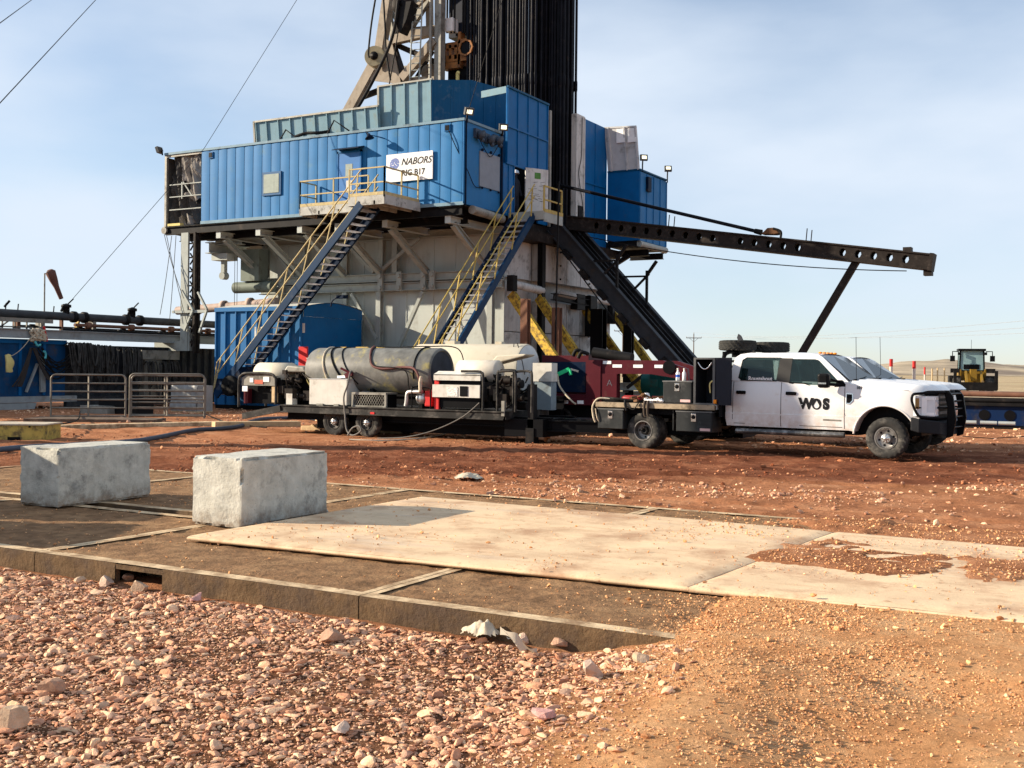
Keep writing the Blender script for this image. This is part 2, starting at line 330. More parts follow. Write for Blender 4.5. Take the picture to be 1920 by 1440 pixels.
def text(body, M, material, name, parent, size=1, bold=0, shear=0, ext=.003, sx=1, align='CENTER'):
    """raised lettering; M maps the text plane (x right, y up, z out) into the world"""
    c = bpy.data.curves.new(name, 'FONT'); c.body = body; c.size = size; c.offset = bold; c.shear = shear; c.extrude = ext; c.align_x = align; c.align_y = 'CENTER'
    o = bpy.data.objects.new('t', c); COL.objects.link(o); me = bpy.data.meshes.new_from_object(o); bpy.data.objects.remove(o)
    Mi = ROOTM[parent.name].inverted() @ M @ Matrix.Diagonal((sx, 1, 1, 1)); me.transform(Mi); me.materials.clear(); me.materials.append(material)
    o = bpy.data.objects.new(name, me); me.name = name; COL.objects.link(o); o.parent = parent; ROOTM[o.name] = ROOTM[parent.name]; return o
def plane_M(o, x, y):
    x = Vector(x).normalized(); y = Vector(y).normalized(); z = x.cross(y); o = Vector(o)
    return Matrix(((x.x, y.x, z.x, o.x), (x.y, y.y, z.y, o.y), (x.z, y.z, z.z, o.z), (0, 0, 0, 1)))

# ---------------------------------------------------------------- ground
def hsh(ix, iy, s):
    h = (ix*374761393+iy*668265263+s*1442695041) & 0xFFFFFFFF
    h = ((h ^ (h >> 13))*1274126177) & 0xFFFFFFFF
    return ((h ^ (h >> 16)) & 0xFFFF)/65535.0
def vn(x, y, sc, s=0):
    x = x*sc; y = y*sc; ix = np.floor(x).astype(np.int64); iy = np.floor(y).astype(np.int64); fx = x-ix; fy = y-iy
    fx = fx*fx*(3-2*fx); fy = fy*fy*(3-2*fy)
    a = hsh(ix, iy, s); b = hsh(ix+1, iy, s); c = hsh(ix, iy+1, s); d = hsh(ix+1, iy+1, s)
    return (a+(b-a)*fx)*(1-fy)+(c+(d-c)*fx)*fy
def fbm(x, y, sc, o=4, s=0):
    r = 0; a = .5
    for i in range(o): r = r+a*vn(x, y, sc*2**i, s+i*17); a *= .5
    return r
def sst(a, b, t): t = np.clip((t-a)/(b-a), 0, 1); return t*t*(3-2*t)
def mound(x, y):                                     # 0 on the low gravel at the left, 1 on the sandy ramp at the right
    xb = -2.75+.1*(6.5-y)+.35*(fbm(x, y, .9, 3, 5)-.45); return sst(-.55, .6, x-xb)
def gz(x, y):
    x = np.asarray(x, float); y = np.asarray(y, float)
    yc = x*FWD.x+y*FWD.y; far = -.005*np.maximum(0, yc-14); far = np.maximum(far, -.2)
    m = mound(x, y)
    front = -.215+m*(.205-.03*np.clip(6.5-y, 0, 3))+.035*np.exp(-((y-6.2)/.35)**2)*(1-m)
    under = -.16*(1-m)+m*.035
    a = sst(6.35, 6.6, y); z = front*(1-a)+under*a
    b = sst(12.45, 12.8, y+.25*(fbm(x, y, .7, 3, 9)-.45)*m); z = z*(1-b)+(far+.004)*b
    c = sst(-16.5, -15.2, x)*(1-sst(60, 80, yc)); z = z*c+far*(1-c)
    n1 = fbm(x, y, .8, 3, 1)-.45; n2 = fbm(x, y, 6, 3, 2)-.45; n3 = fbm(x, y, 2.2, 3, 3)-.45; n4 = fbm(x, y, 11, 2, 4)-.4
    rough = np.where((y > 12.8), 1, .7)*(1-.8*((y > 6.6) & (y < 12.5)))
    nearw = np.clip(1-(yc-40)/40, 0, 1)
    cw_ = sst(8.9, 9.5, y)*(1-sst(10.5, 11.1, y))*sst(-3.5, -2.3, x); cov = .10*sst(.47, .60, (.62*fbm(x, y, .75, 3, 77)+.45*fbm(x, y, 4.5, 4, 78))+.19*cw_-.05*(1-cw_)+.12*sst(11.0, 11.6, y))*sst(-4.6, -2.4, x)*sst(7.9, 8.4, y)*(y < 12.5); z = np.where(cov > .002, np.maximum(z, cov-.02), z)
    ru = 0
    for y0_, sl, w_, am, sd_ in ((14.6, .06, .16, .05, 1), (16.4, .05, .17, .05, 2), (17.5, -.10, .15, .045, 3), (19.3, -.09, .15, .045, 4), (20.4, .03, .2, .05, 5), (13.7, -.03, .14, .035, 6)):
        d_ = np.abs(y-(y0_+sl*(x+10)+1.3*(fbm(x, x*0, .13, 2, sd_)-.4))); k_ = d_/w_
        ru = ru+am*(-np.exp(-k_**4)+.7*np.exp(-((k_-1.35)/.35)**2))*(.6+.8*vn(x, y, 5, sd_+40))*(.35+.9*vn(x, y, .4, sd_+60))
    z = z+ru*(y > 13.2)*(yc < 60)+.10*np.maximum(0, fbm(x, y, 3.2, 4, 55)-.5)*sst(13.3, 14, y)*(yc < 24)*(1-.6*sst(-7, -3, x))
    z = z+nearw*rough*(.05*n1*(y > 12.8)+.035*n2+.05*n3*(.5+.5*(y > 12.8))+.02*n4+(.15*m*(fbm(x+.6*y, y, 1.0, 4, 19)-.45)+.08*np.exp(-((x+2.0-.1*(6.5-y))/.42)**2)-.03*np.exp(-((x+1.0-.1*(6.5-y))/.4)**2)+.05*np.exp(-((x+.3)/.4)**2))*(1-sst(6.1, 6.9, y))*(y > 2))
    hill = np.maximum(0, yc-150)*.0+0
    return z+hill
def ground():
    gs = lambda a, b, n: np.geomspace(a, b, n)
    xs = np.concatenate([-gs(60, 9000, 34)[::-1], np.arange(-58, -13, .4), np.arange(-13, 1.6, .05), np.arange(1.6, 18, .4), gs(18.5, 9000, 40)])
    ys = np.concatenate([-gs(3, 9000, 24)[::-1], np.arange(-2.5, 2, .5), np.arange(2, 15, .05), np.arange(15, 30, .12), np.arange(30, 62, .6), gs(63, 9000, 50)])
    X, Y = np.meshgrid(xs, ys); Z = gz(X, Y); nx = len(xs); ny = len(ys)
    me = bpy.data.meshes.new('ground'); me.vertices.add(nx*ny); me.vertices.foreach_set('co', np.stack([X, Y, Z], -1).ravel())
    i = np.arange(nx-1); j = np.arange(ny-1); I, J = np.meshgrid(i, j); a = (J*nx+I).ravel(); F = np.stack([a, a+1, a+nx+1, a+nx], 1)
    me.loops.add(F.size); me.polygons.add(len(F)); me.loops.foreach_set('vertex_index', F.ravel()); me.polygons.foreach_set('loop_start', np.arange(len(F))*4); me.polygons.foreach_set('loop_total', np.full(len(F), 4))
    me.update(); me.validate(); me.polygons.foreach_set('use_smooth', np.ones(len(F), bool))
    yc = (X*FWD.x+Y*FWD.y); xc = (X*RIGHT.x+Y*RIGHT.y)
    sand = mound(X, Y)*(1-sst(8.0, 8.7, Y)); field = sst(62, 78, yc+14*(fbm(X, Y, .05, 3, 4)-.45))
    # damp, churned red soil in front of the parked vehicles
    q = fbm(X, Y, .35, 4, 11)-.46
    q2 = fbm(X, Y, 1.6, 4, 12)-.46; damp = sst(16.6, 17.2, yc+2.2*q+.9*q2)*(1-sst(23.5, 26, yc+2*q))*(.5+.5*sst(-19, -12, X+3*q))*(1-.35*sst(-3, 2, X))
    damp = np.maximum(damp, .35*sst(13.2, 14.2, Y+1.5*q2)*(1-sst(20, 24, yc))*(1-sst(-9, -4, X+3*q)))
    near = (1-sst(6.3, 6.6, Y))*(1-mound(X, Y)); col = np.stack([sand, damp, field, near], -1).astype(np.float32)  # near: dark foreground soil, damp tone plus shade between stones put into colour
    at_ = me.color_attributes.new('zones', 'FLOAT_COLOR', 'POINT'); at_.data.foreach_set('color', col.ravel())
    m = bpy.data.materials.new('red_scoria_ground'); m.use_nodes = True; t = m.node_tree; b = t.nodes['Principled BSDF']; ln = t.links.new; b.inputs['Roughness'].default_value = .95; b.inputs['Specular IOR Level'].default_value = .03
    def n(ty, **k):
        q_ = t.nodes.new(ty)
        for a_, v in k.items(): setattr(q_, a_, v)
        return q_
    pos = n('ShaderNodeNewGeometry').outputs['Position']; za = n('ShaderNodeAttribute', attribute_name='zones'); sp = n('ShaderNodeSeparateColor'); ln(za.outputs['Color'], sp.inputs['Color'])
    def noise(sc, det=8, ro=.65):
        q_ = n('ShaderNodeTexNoise'); q_.inputs['Scale'].default_value = sc; q_.inputs['Detail'].default_value = det; q_.inputs['Roughness'].default_value = ro; ln(pos, q_.inputs['Vector']); return q_.outputs['Fac']
    def ramp(f, stops):
        q_ = n('ShaderNodeValToRGB'); e = q_.color_ramp.elements
        while len(e) < len(stops): e.new(.5)
        for k, (p, c) in enumerate(stops): e[k].position = p; e[k].color = (*c, 1)
        ln(f, q_.inputs['Fac']); return q_.outputs['Color']
    def mix(f, a_, c): q_ = n('ShaderNodeMix', data_type='RGBA'); ln(f, q_.inputs[0]); ln(a_, q_.inputs[6]); ln(c, q_.inputs[7]); return q_.outputs[2]
    f1 = noise(1.3, 10, .7); f2 = noise(14, 6, .7)
    base = ramp(f1, [(.3, (.19, .075, .036)), (.5, (.40, .175, .088)), (.7, (.54, .275, .15))])
    sandc = ramp(f1, [(.28, (.46, .215, .095)), (.46, (.64, .325, .15)), (.70, (.74, .455, .245))])
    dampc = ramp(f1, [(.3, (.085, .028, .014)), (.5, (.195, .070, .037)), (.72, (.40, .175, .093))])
    fieldc = ramp(noise(.03, 8, .6), [(.35, (.30, .22, .13)), (.55, (.45, .35, .22)), (.7, (.36, .30, .17))])
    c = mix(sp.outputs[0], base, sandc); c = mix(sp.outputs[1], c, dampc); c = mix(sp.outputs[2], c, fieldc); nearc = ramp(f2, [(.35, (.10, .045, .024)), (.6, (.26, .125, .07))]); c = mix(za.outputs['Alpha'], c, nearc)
    g = n('ShaderNodeMapRange'); g.inputs['From Min'].default_value = .3; g.inputs['From Max'].default_value = .7; g.inputs['To Min'].default_value = .72; g.inputs['To Max'].default_value = 1.25; ln(f2, g.inputs['Value'])
    ml = n('ShaderNodeMix', data_type='RGBA', blend_type='MULTIPLY'); ml.inputs[0].default_value = 1; ln(c, ml.inputs[6]); ln(g.outputs['Result'], ml.inputs[7]); ln(ml.outputs[2], b.inputs['Base Color'])
    bp = n('ShaderNodeBump'); bp.inputs['Strength'].default_value = 1; bp.inputs['Distance'].default_value = .045; ln(noise(26, 10, .8), bp.inputs['Height']); ln(bp.outputs['Normal'], b.inputs['Normal'])
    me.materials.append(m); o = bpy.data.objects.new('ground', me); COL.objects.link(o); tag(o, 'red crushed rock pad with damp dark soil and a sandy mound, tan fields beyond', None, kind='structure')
ground()

# hills on the skyline
def hills(name, d, x0, x1, prof, seed, label):
    n = 150; rows = 14; vs = []; fs = []
    for j in range(rows+1):
        for i in range(n+1):
            xc = x0+(x1-x0)*i/n; t = j/rows; h = np.interp(i/n, *prof)
            yy = d+t*d*.35; k = math.sin(min(t*1.25, 1)*math.pi/2)
            nz = float(fbm(np.array(xc*.006), np.array(yy*.006), 1, 4, seed))-.45; ny = float(fbm(np.array(xc*.03), np.array(yy*.02), 1, 4, seed+3))-.45
            p = RIGHT*xc*(yy/d)+FWD*yy; vs.append((p.x, p.y, max(-1, h*(k+.55*nz*k+.5*ny*k*k))))
    for j in range(rows):
        for i in range(n): a = j*(n+1)+i; fs.append((a, a+1, a+n+2, a+n+1))
    m = mat('dry_grass_hill', (.37, .30, .21), .95, var=.25, scale=.02, dirt=(.16, .125, .10), dirt_amt=.55, dirt_scale=.012)
    o = MB().add(vs, fs, True).build(name, m, origin=(0, 0, 0)); tag(o, label, None, kind='structure')
hills('hills', 900, 180, 620, ([0, .2, .3, .38, .45, .55, .66, .75, .9, 1], [2, 5, 12, 13.5, 12.5, 9, 8, 7.5, 8.5, 7]), 3, 'low tan hills with dark scrub on the horizon')
hills('far_hills', 2300, -900, 1600, ([0, .3, .5, .7, .8, 1], [14, 18, 14, 22, 26, 22]), 8, 'far brown ridge along the skyline')

# ---------------------------------------------------------------- loose stone
ICO = None
def icos():
    p = (1+5**.5)/2; v = np.array([(-1,p,0),(1,p,0),(-1,-p,0),(1,-p,0),(0,-1,p),(0,1,p),(0,-1,-p),(0,1,-p),(p,0,-1),(p,0,1),(-p,0,-1),(-p,0,1)], float); v /= np.linalg.norm(v[0])
    f = np.array([(0,11,5),(0,5,1),(0,1,7),(0,7,10),(0,10,11),(1,5,9),(5,11,4),(11,10,2),(10,7,6),(7,1,8),(3,9,4),(3,4,2),(3,2,6),(3,6,8),(3,8,9),(4,9,5),(2,4,11),(6,2,10),(8,6,7),(9,8,1)]); return v, f
IV, IF = icos()
def subdiv(v, f):
    v = list(map(tuple, v)); c = {}; nf = []
    def mid(a, b):
        k = (min(a, b), max(a, b))
        if k not in c: m = (np.array(v[a])+np.array(v[b]))/2; v.append(tuple(m/np.linalg.norm(m))); c[k] = len(v)-1
        return c[k]
    for a, b, d in f: ab, bd, da = mid(a, b), mid(b, d), mid(d, a); nf += [(a, ab, da), (ab, b, bd), (da, bd, d), (ab, bd, da)]
    return np.array(v), np.array(nf)
IV2, IF2 = subdiv(IV, IF)
def shards(V, K):
    out = []
    for k in range(K):
        v = V*(1+RNG.uniform(-.08, .08, (len(V), 1)))
        for _ in range(9):
            n = RNG.normal(size=3); n /= np.linalg.norm(n); d = RNG.uniform(.38, .8); t = v @ n-d; v = v-np.where(t > 0, t, 0)[:, None]*n
        out.append(v)
    return np.array(out)
PAL = dict(pink=[(.54,.315,.21),(.60,.38,.26),(.46,.25,.165),(.64,.45,.315),(.34,.175,.115),(.57,.385,.275),(.47,.30,.225),(.51,.28,.18),(.66,.475,.325),(.40,.235,.17)], sand=[(.62,.38,.22),(.52,.28,.14),(.68,.46,.28),(.42,.21,.105),(.58,.33,.17)], damp=[(.24,.09,.048),(.34,.145,.078),(.17,.06,.032),(.48,.25,.145)])
STONE = mat('broken_stone', (.4, .25, .2), .9, var=.22, scale=30, tint=True, bump=.4, bump_scale=60); STONE.node_tree.nodes['Principled BSDF'].inputs['Specular IOR Level'].default_value = .05
def stones(name, P, size, pal, label, flat=.5, sink=.15, fine=False):
    n = len(P); K = 40; IV_, IF_ = (IV2, IF2) if fine else (IV, IF); nv = len(IV_); bank = shards(IV_, K)*1.35
    V = bank[RNG.integers(0, K, n)]*np.stack([np.ones(n), RNG.uniform(.36, .78, n), RNG.uniform(flat*.6, flat*1.5, n)], 1)[:, None, :]*size[:, None, None]*.5
    a = RNG.uniform(0, 6.28, n); t = RNG.normal(0, .5, n); ca, sa, ct, st = np.cos(a), np.sin(a), np.cos(t), np.sin(t)
    y, z = V[..., 1]*ct[:, None]-V[..., 2]*st[:, None], V[..., 1]*st[:, None]+V[..., 2]*ct[:, None]
    x = V[..., 0]*ca[:, None]-y*sa[:, None]; y = V[..., 0]*sa[:, None]+y*ca[:, None]
    co = np.stack([x, y, z], -1)+P[:, None, :]; co[..., 2] += (size*flat*.5*(1-2*sink))[:, None]
    me = bpy.data.meshes.new(name); me.vertices.add(n*nv); me.vertices.foreach_set('co', co.ravel()); F = (IF_[None]+(np.arange(n)*nv)[:, None, None]).reshape(-1, 3)
    me.loops.add(F.size); me.polygons.add(len(F)); me.loops.foreach_set('vertex_index', F.ravel()); me.polygons.foreach_set('loop_start', np.arange(len(F))*3); me.polygons.foreach_set('loop_total', np.full(len(F), 3)); me.polygons.foreach_set('use_smooth', np.zeros(len(F), bool)); me.update()
    c = np.array(PAL[pal])[RNG.integers(0, len(PAL[pal]), n)]*RNG.uniform(.95, 1.35, (n, 1))*np.array([1.04, .95, .85]); c = np.concatenate([c, np.ones((n, 1))], 1).astype(np.float32)
    at_ = me.color_attributes.new('tint', 'FLOAT_COLOR', 'POINT'); at_.data.foreach_set('color', np.repeat(c, nv, 0).ravel()); me.materials.append(STONE)
    o = bpy.data.objects.new(name, me); COL.objects.link(o); tag(o, label, 'gravel', kind='stuff'); return o
def sheet_z(x, y):
    return np.where((x > -7.78) & (x < 2.2) & (y > 7.66+.045*(x+7.8)) & (y < 11.52-.03*(x+7.8)), .068, np.where((y > 6.5) & (y < 12.6) & (x < 1.8) & ((y < 8.95) | (y > 9.2)), -.004, -9))
def sample(n, y0, y1, dens, pad=.5):
    yc = np.sqrt(RNG.uniform(y0**2, y1**2, n)); xc = RNG.uniform(-1, 1, n)*(.468*yc+pad); x = xc*RIGHT.x+yc*FWD.x; y = xc*RIGHT.y+yc*FWD.y
    k = RNG.uniform(0, 1, n) < dens(x, y, yc); x, y = x[k], y[k]; z = np.maximum(gz(x, y), sheet_z(x, y)); return np.stack([x, y, z], 1)
clump = lambda x, y, s, lo, hi, f=1.1: sst(lo, hi, fbm(x, y, f, 4, s))
gd = lambda x, y, yc: (y < 6.46)*(1-mound(x, y))**.6*(.55+.45*clump(x, y, 21, .3, .5))
P = sample(27000, 4.6, 10.8, gd); S = np.clip(RNG.lognormal(math.log(.036), .42, len(P)), .02, .11)
stones('gravel', P, S, 'pink', 'coarse broken tan and pink rock in the foreground', .30, .2, True)
P = sample(100000, 4.6, 10.8, gd)
stones('gravel', P, np.clip(RNG.lognormal(math.log(.0175), .42, len(P)), .007, .04), 'pink', 'smaller broken rock filling the foreground', .30)
P = sample(30000, 4.6, 10.8, lambda x, y, yc: (y < 6.47)*(1-.75*mound(x, y)))
stones('gravel', P, RNG.uniform(.005, .014, len(P)), 'pink', 'fine stone chips between the foreground crushed rock', .7)
P = sample(150000, 4.6, 9.5, lambda x, y, yc: (y < 7.9)*mound(x, y)*(.22+.78*clump(x, y, 31, .42, .6, 1.6)))
stones('gravel', P, np.clip(RNG.lognormal(math.log(.0075), .5, len(P)), .003, .045), 'sand', 'small stones on the sandy mound at the right', .6)
P = sample(60000, 7, 16, lambda x, y, yc: (y > 6.6)*(y < 12.7)*(clump(x, y, 41, .52, .68, .8)*(.2+.8*sst(-5, -1, x))+.05+.8*(gz(x, y) > sheet_z(x, y))))
stones('gravel', P, np.clip(RNG.lognormal(math.log(.011), .55, len(P)), .004, .05), 'sand', 'scattered stone crumbs lying on the mats and boards', .6)
P = sample(40000, 7, 14, lambda x, y, yc: (y > 8.7)*(y < 11.4)*sst(-3.8, -2.4, x)*(.12+.5*clump(x, y, 71, .40, .62, 1.3)))
stones('gravel', P, np.clip(RNG.lognormal(math.log(.010), .5, len(P)), .004, .04), 'pink', 'reddish crumbs spread over the right hand board', .5)
P = sample(60000, 11.5, 27, lambda x, y, yc: (y > 12.5)*(.14+.86*clump(x, y, 51, .44, .62, .6))*np.clip(22/yc-.55, .1, 1))
dk = sst(15.5, 17.6, P[:, 0]*FWD.x+P[:, 1]*FWD.y) > RNG.uniform(0, 1, len(P))
stones('gravel', P[~dk], np.clip(RNG.lognormal(math.log(.026), .55, (~dk).sum()), .008, .11), 'pink', 'pink crushed rock along the far edge of the mats', .5)
stones('gravel', P[dk], np.clip(RNG.lognormal(math.log(.022), .6, dk.sum()), .008, .12), 'damp', 'reddish lumps on the damp soil before the vehicles', .5)
P = sample(9000, 24, 48, lambda x, y, yc: (y > 23)*(.3+.7*clump(x, y, 61, .4, .6, .4)))
stones('gravel', P, np.clip(RNG.lognormal(math.log(.05), .5, len(P)), .02, .16), 'pink', 'pink rubble on the ground behind the trailers', .5)

def rock(p, s, seed, label, tint=(.46, .30, .23), group='larger rocks against the mat edge'):
    rg = np.random.default_rng(seed); v = shards(IV2, 1)[0]*1.3*np.array([1, rg.uniform(.6, .9), rg.uniform(.5, .75)]); a = rg.uniform(0, 6.28)
    v = v @ np.array([[math.cos(a), -math.sin(a), 0], [math.sin(a), math.cos(a), 0], [0, 0, 1]])*s*.5
    m = mat('rock_%02d' % (seed % 4), tint, .9, var=.25, scale=12, bump=.5, bump_scale=40)
    o = MB().add([tuple(q) for q in v+np.array(p)+np.array([0, 0, s*.28])], [tuple(f) for f in IF2]).build('rock', m); tag(o, label, 'rock', group)
for k, (px, py, s, lab, tn) in enumerate([(262, 1112, .15, 'angular tan rock lying in the mouth of the mat pocket', (.52, .37, .25)), (198, 1103, .15, 'pale rock half under the left side of the mat pocket', (.58, .42, .32)), (238, 1098, .10, 'small brown rock between two pale ones at the mat pocket', (.40, .24, .16)), (370, 1132, .13, 'pink wedge of rock leaning at the mat foot right of the pocket', (.55, .30, .26)), (152, 1098, .10, 'small pinkish rock at the mat foot left of the pocket', (.52, .33, .27)),
        (985, 1213, .12, 'pinkish rock beside the torn plastic film', (.50, .30, .25)), (1050, 1225, .13, 'grey rose rock standing between the torn film and the sandy mound', (.48, .34, .29)), (1090, 1222, .10, 'squarish pale rock near the buried end of the mat', (.60, .46, .36)), (1205, 1290, .11, 'yellowish rock at the left foot of the sandy mound', (.64, .46, .25)), (1110, 1300, .17, 'wide flat mauve rock below the buried mat end', (.34, .20, .18)), (625, 1205, .16, 'flat buff slab lying in the middle of the gravel', (.55, .40, .28)), (1020, 1375, .13, 'grey brown rock low in the gravel near the mound', (.38, .28, .23)), (30, 1365, .18, 'buff rock at the lower left corner of the gravel', (.55, .38, .28)), (640, 1372, .12, 'rounded pink rock low in the middle of the gravel', (.50, .33, .26)), (100, 1295, .14, 'dark grey flat rock in the left gravel', (.20, .19, .19))]):
    p = onZ(px, py, -.2); p.z = float(gz(p.x, p.y)); rock(p, s, 100+k, lab, tn)

# ---------------------------------------------------------------- rig mats, boards, concrete blocks
def rig_mat(x0, x1, y0, y1, label, pocket=None):
    t = T('rig_mat', label, 'rig mat', ((x0+x1)/2, (y0+y1)/2, -.21), 0, 'mud caked rig mats')
    g = .005; x0 += g; x1 -= g; y0 += g; y1 -= g; rw = .13; m = MB(); sd_ = MB()
    # rim along all four edges with slightly wavy, worn tops
    def bar(ax, ay, bx, by, wx, wy):
        def fn(u, v):
            L_ = u; px = ax+(bx-ax)*u+wx*v; py = ay+(by-ay)*u+wy*v
            return (px, py, .004*(float(vn(np.array(px), np.array(py), 3, 8))-.5))
        m.grid(30, 3, fn)
    bar(x0, y0, x1, y0, 0, rw); bar(x1, y1, x0, y1, 0, -rw); bar(x0, y1-rw, x0, y0+rw, .062, 0); bar(x1, y0+rw, x1, y1-rw, -.062, 0)
    m.build('rim', RIM, t)
    segs = [(x0, x1)] if pocket is None else [(x0, pocket[0]), (pocket[1], x1)]
    for a, b in segs:
        sd_.grid(40, 6, lambda u, v, a=a, b=b: (a+(b-a)*u, y0-.012*float(fbm(np.array((a+(b-a)*u)*3), np.array(v*.8), 2, 3, 6))*(v < .95)*(v > .02), -.21+.208*v))
        sd_.box((a, y0+.004, -.21), (b, y0+.05, -.012))
    if pocket: sd_.box((pocket[0], y0, -.05), (pocket[1], y0+.05, -.012)); sd_.box((pocket[0]-.01, y0+.35, -.21), (pocket[1]+.01, y0+.4, -.02))
    sd_.box((x0, y1-.05, -.21), (x1, y1, -.012)); sd_.box((x0, y0+.05, -.21), (x0+.05, y1-.05, -.012)); sd_.box((x1-.05, y0+.05, -.21), (x1, y1-.05, -.012)); sd_.build('side_beam', SIDE, t)
    d = MB(); d.grid(60, 44, lambda u, v: (lambda x, y: (x, y, -.012+.034*(float(fbm(np.array(x), np.array(y), 3.2, 5, 12))-.45)+.018*(float(vn(np.array(x), np.array(y), 14, 5))-.5)))(x0+.045+(x1-x0-.09)*u, y0+rw*.8+(y1-y0-rw*1.6)*v)); d.build('mud_infill', DIRT, t)
pk = (onY(215, 1085, 6.5).x, onY(304, 1095, 6.5).x)
rig_mat(-15.6, -12.0, 6.5, 8.98, 'mud caked mat at the far left of the front row')
rig_mat(-12.0, -8.47, 6.5, 8.98, 'front mat under both concrete blocks, left of the pocketed one')
rig_mat(-8.47, -4.93, 6.5, 8.98, 'front mat whose muddy side has an open lifting pocket', (max(pk[0], -8.4), max(pk[1], -8.0)))
rig_mat(-4.93, -1.4, 6.5, 8.98, 'front mat whose right end is buried in the sandy mound')
for k, lab in enumerate(('back row mat at the far left behind the blocks', 'back row mat directly behind the shaded block', 'back row mat behind the sunlit block', 'back row mat under the far side of the tan boards')):
    rig_mat(-15.9+3.6*k, -12.3+3.6*k, 9.22, 12.62, lab)

def board(q, z0, z1, label):
    m = MB(); A, B, C_, D = [Vector((*p, 0)) for p in q]
    def pt(u, v):
        p = (A*(1-u)+B*u)*(1-v)+(D*(1-u)+C_*u)*v; e = min(u, 1-u, v, 1-v)
        return (p.x, p.y, z1+.012*(float(fbm(np.array(p.x), np.array(p.y), .7, 3, 14))-.45)-.018*max(0, 1-e/.012))
    m.grid(70, 50, pt); n = 40
    for P0, P1, sg in ((A, B, 0), (B, C_, 1), (C_, D, 2), (D, A, 3)):
        def fn(u, v, P0=P0, P1=P1):
            p = P0.lerp(P1, u); c = (A+B+C_+D)/4; d = (p-c).normalized()*.02*math.sin(v*math.pi); return (p.x+d.x, p.y+d.y, z0+(z1-.018-z0)*v)
        m.grid(n, 5, fn)
    o = m.build('ground_board', SHEET); tag(o, label, 'ground board', 'tan ground boards')
ye = lambda x: 7.66+.045*(x+7.8)
yf = lambda x: 11.52-.03*(x+7.8)
board(((-7.8, ye(-7.8)), (-2.945, ye(-2.945)), (-2.72, yf(-2.72)), (-7.8, yf(-7.8))), .01, .065, 'broad tan board lying in front of the sunlit concrete block')
board(((-2.93, ye(-2.93)), (2.2, ye(2.2)), (2.2, yf(2.2)), (-2.705, yf(-2.705))), .008, .065, 'tan board at the right, partly covered by gravel')

def block(c, sx, sy, h, seed, label, rz=0):
    nx, ny, nz = 10, 18, 10; m = MB(); rg = random.Random(seed)
    def dsp(p):
        x, y, z = p; q = Vector((x/sx, y/sy, z/h-.5))*2
        k = .010*(float(fbm(np.array((x+seed)*4), np.array((y+z*1.7)*4), 1, 4, seed))-.45)*2
        e = sum(abs(t) > .98 for t in q); ch = 0
        if e >= 2: ch = -.055*max(0, float(fbm(np.array((x-z)*5+seed), np.array((y+z)*5), 1, 3, seed+2))-.38)*4*(1.4 if e == 3 else 1)
        v = Vector((q.x if abs(q.x) > .98 else 0, q.y if abs(q.y) > .98 else 0, q.z if abs(q.z) > .98 else 0))
        return Vector(p)+v*(k+ch-.004*(e >= 2))
    def face(fn, a, b): m.grid(a, b, lambda u, v: tuple(dsp(fn(u, v))))
    X, Y = sx/2, sy/2
    face(lambda u, v: (-X+sx*u, -Y, h*v), 26, 26); face(lambda u, v: (X-sx*u, Y, h*v), 26, 26); face(lambda u, v: (X, -Y+sy*u, h*v), 44, 26); face(lambda u, v: (-X, Y-sy*u, h*v), 44, 26); face(lambda u, v: (-X+sx*u, -Y+sy*v, h), 26, 44); face(lambda u, v: (-X+sx*u, Y-sy*v, 0), 26, 44)
    M = Matrix.Translation(c) @ Matrix.Rotation(rz, 4, 'Z'); m.v = [tuple(M @ Vector(p)) for p in m.v]; m.sm = [False]*len(m.f)
    o = m.build('concrete_block', CONC, origin=c); tag(o, label, 'concrete block', 'concrete blocks on the mats')
block((-8.32, 9.24, 0), .69, 1.42, .71, 2, 'sunlit concrete block standing against the tan board', R(1))
block((-11.19, 9.32, 0), .66, 1.40, .68, 5, 'concrete block with a shaded end, left of the sunlit one', R(1))
for k, (xc, d, z, lab) in enumerate(((-8.05, 11.2, 0, 'unseen bottom block added for shade, nearer pair left of the mats'), (-8.0, 11.2, .72, 'unseen top block added for shade, nearer pair left of the mats'), (-7.95, 12.9, 0, 'unseen bottom block added for shade, farther pair left of the mats'), (-8.0, 12.9, .70, 'unseen top block added for shade, farther pair left of the mats'))):
    p = RIGHT*xc+FWD*d; block((p.x, p.y, z), .68, 1.5, .72, 9+k, lab, R(29.5+k))  # unseen stacked blocks added to throw shade over the mats

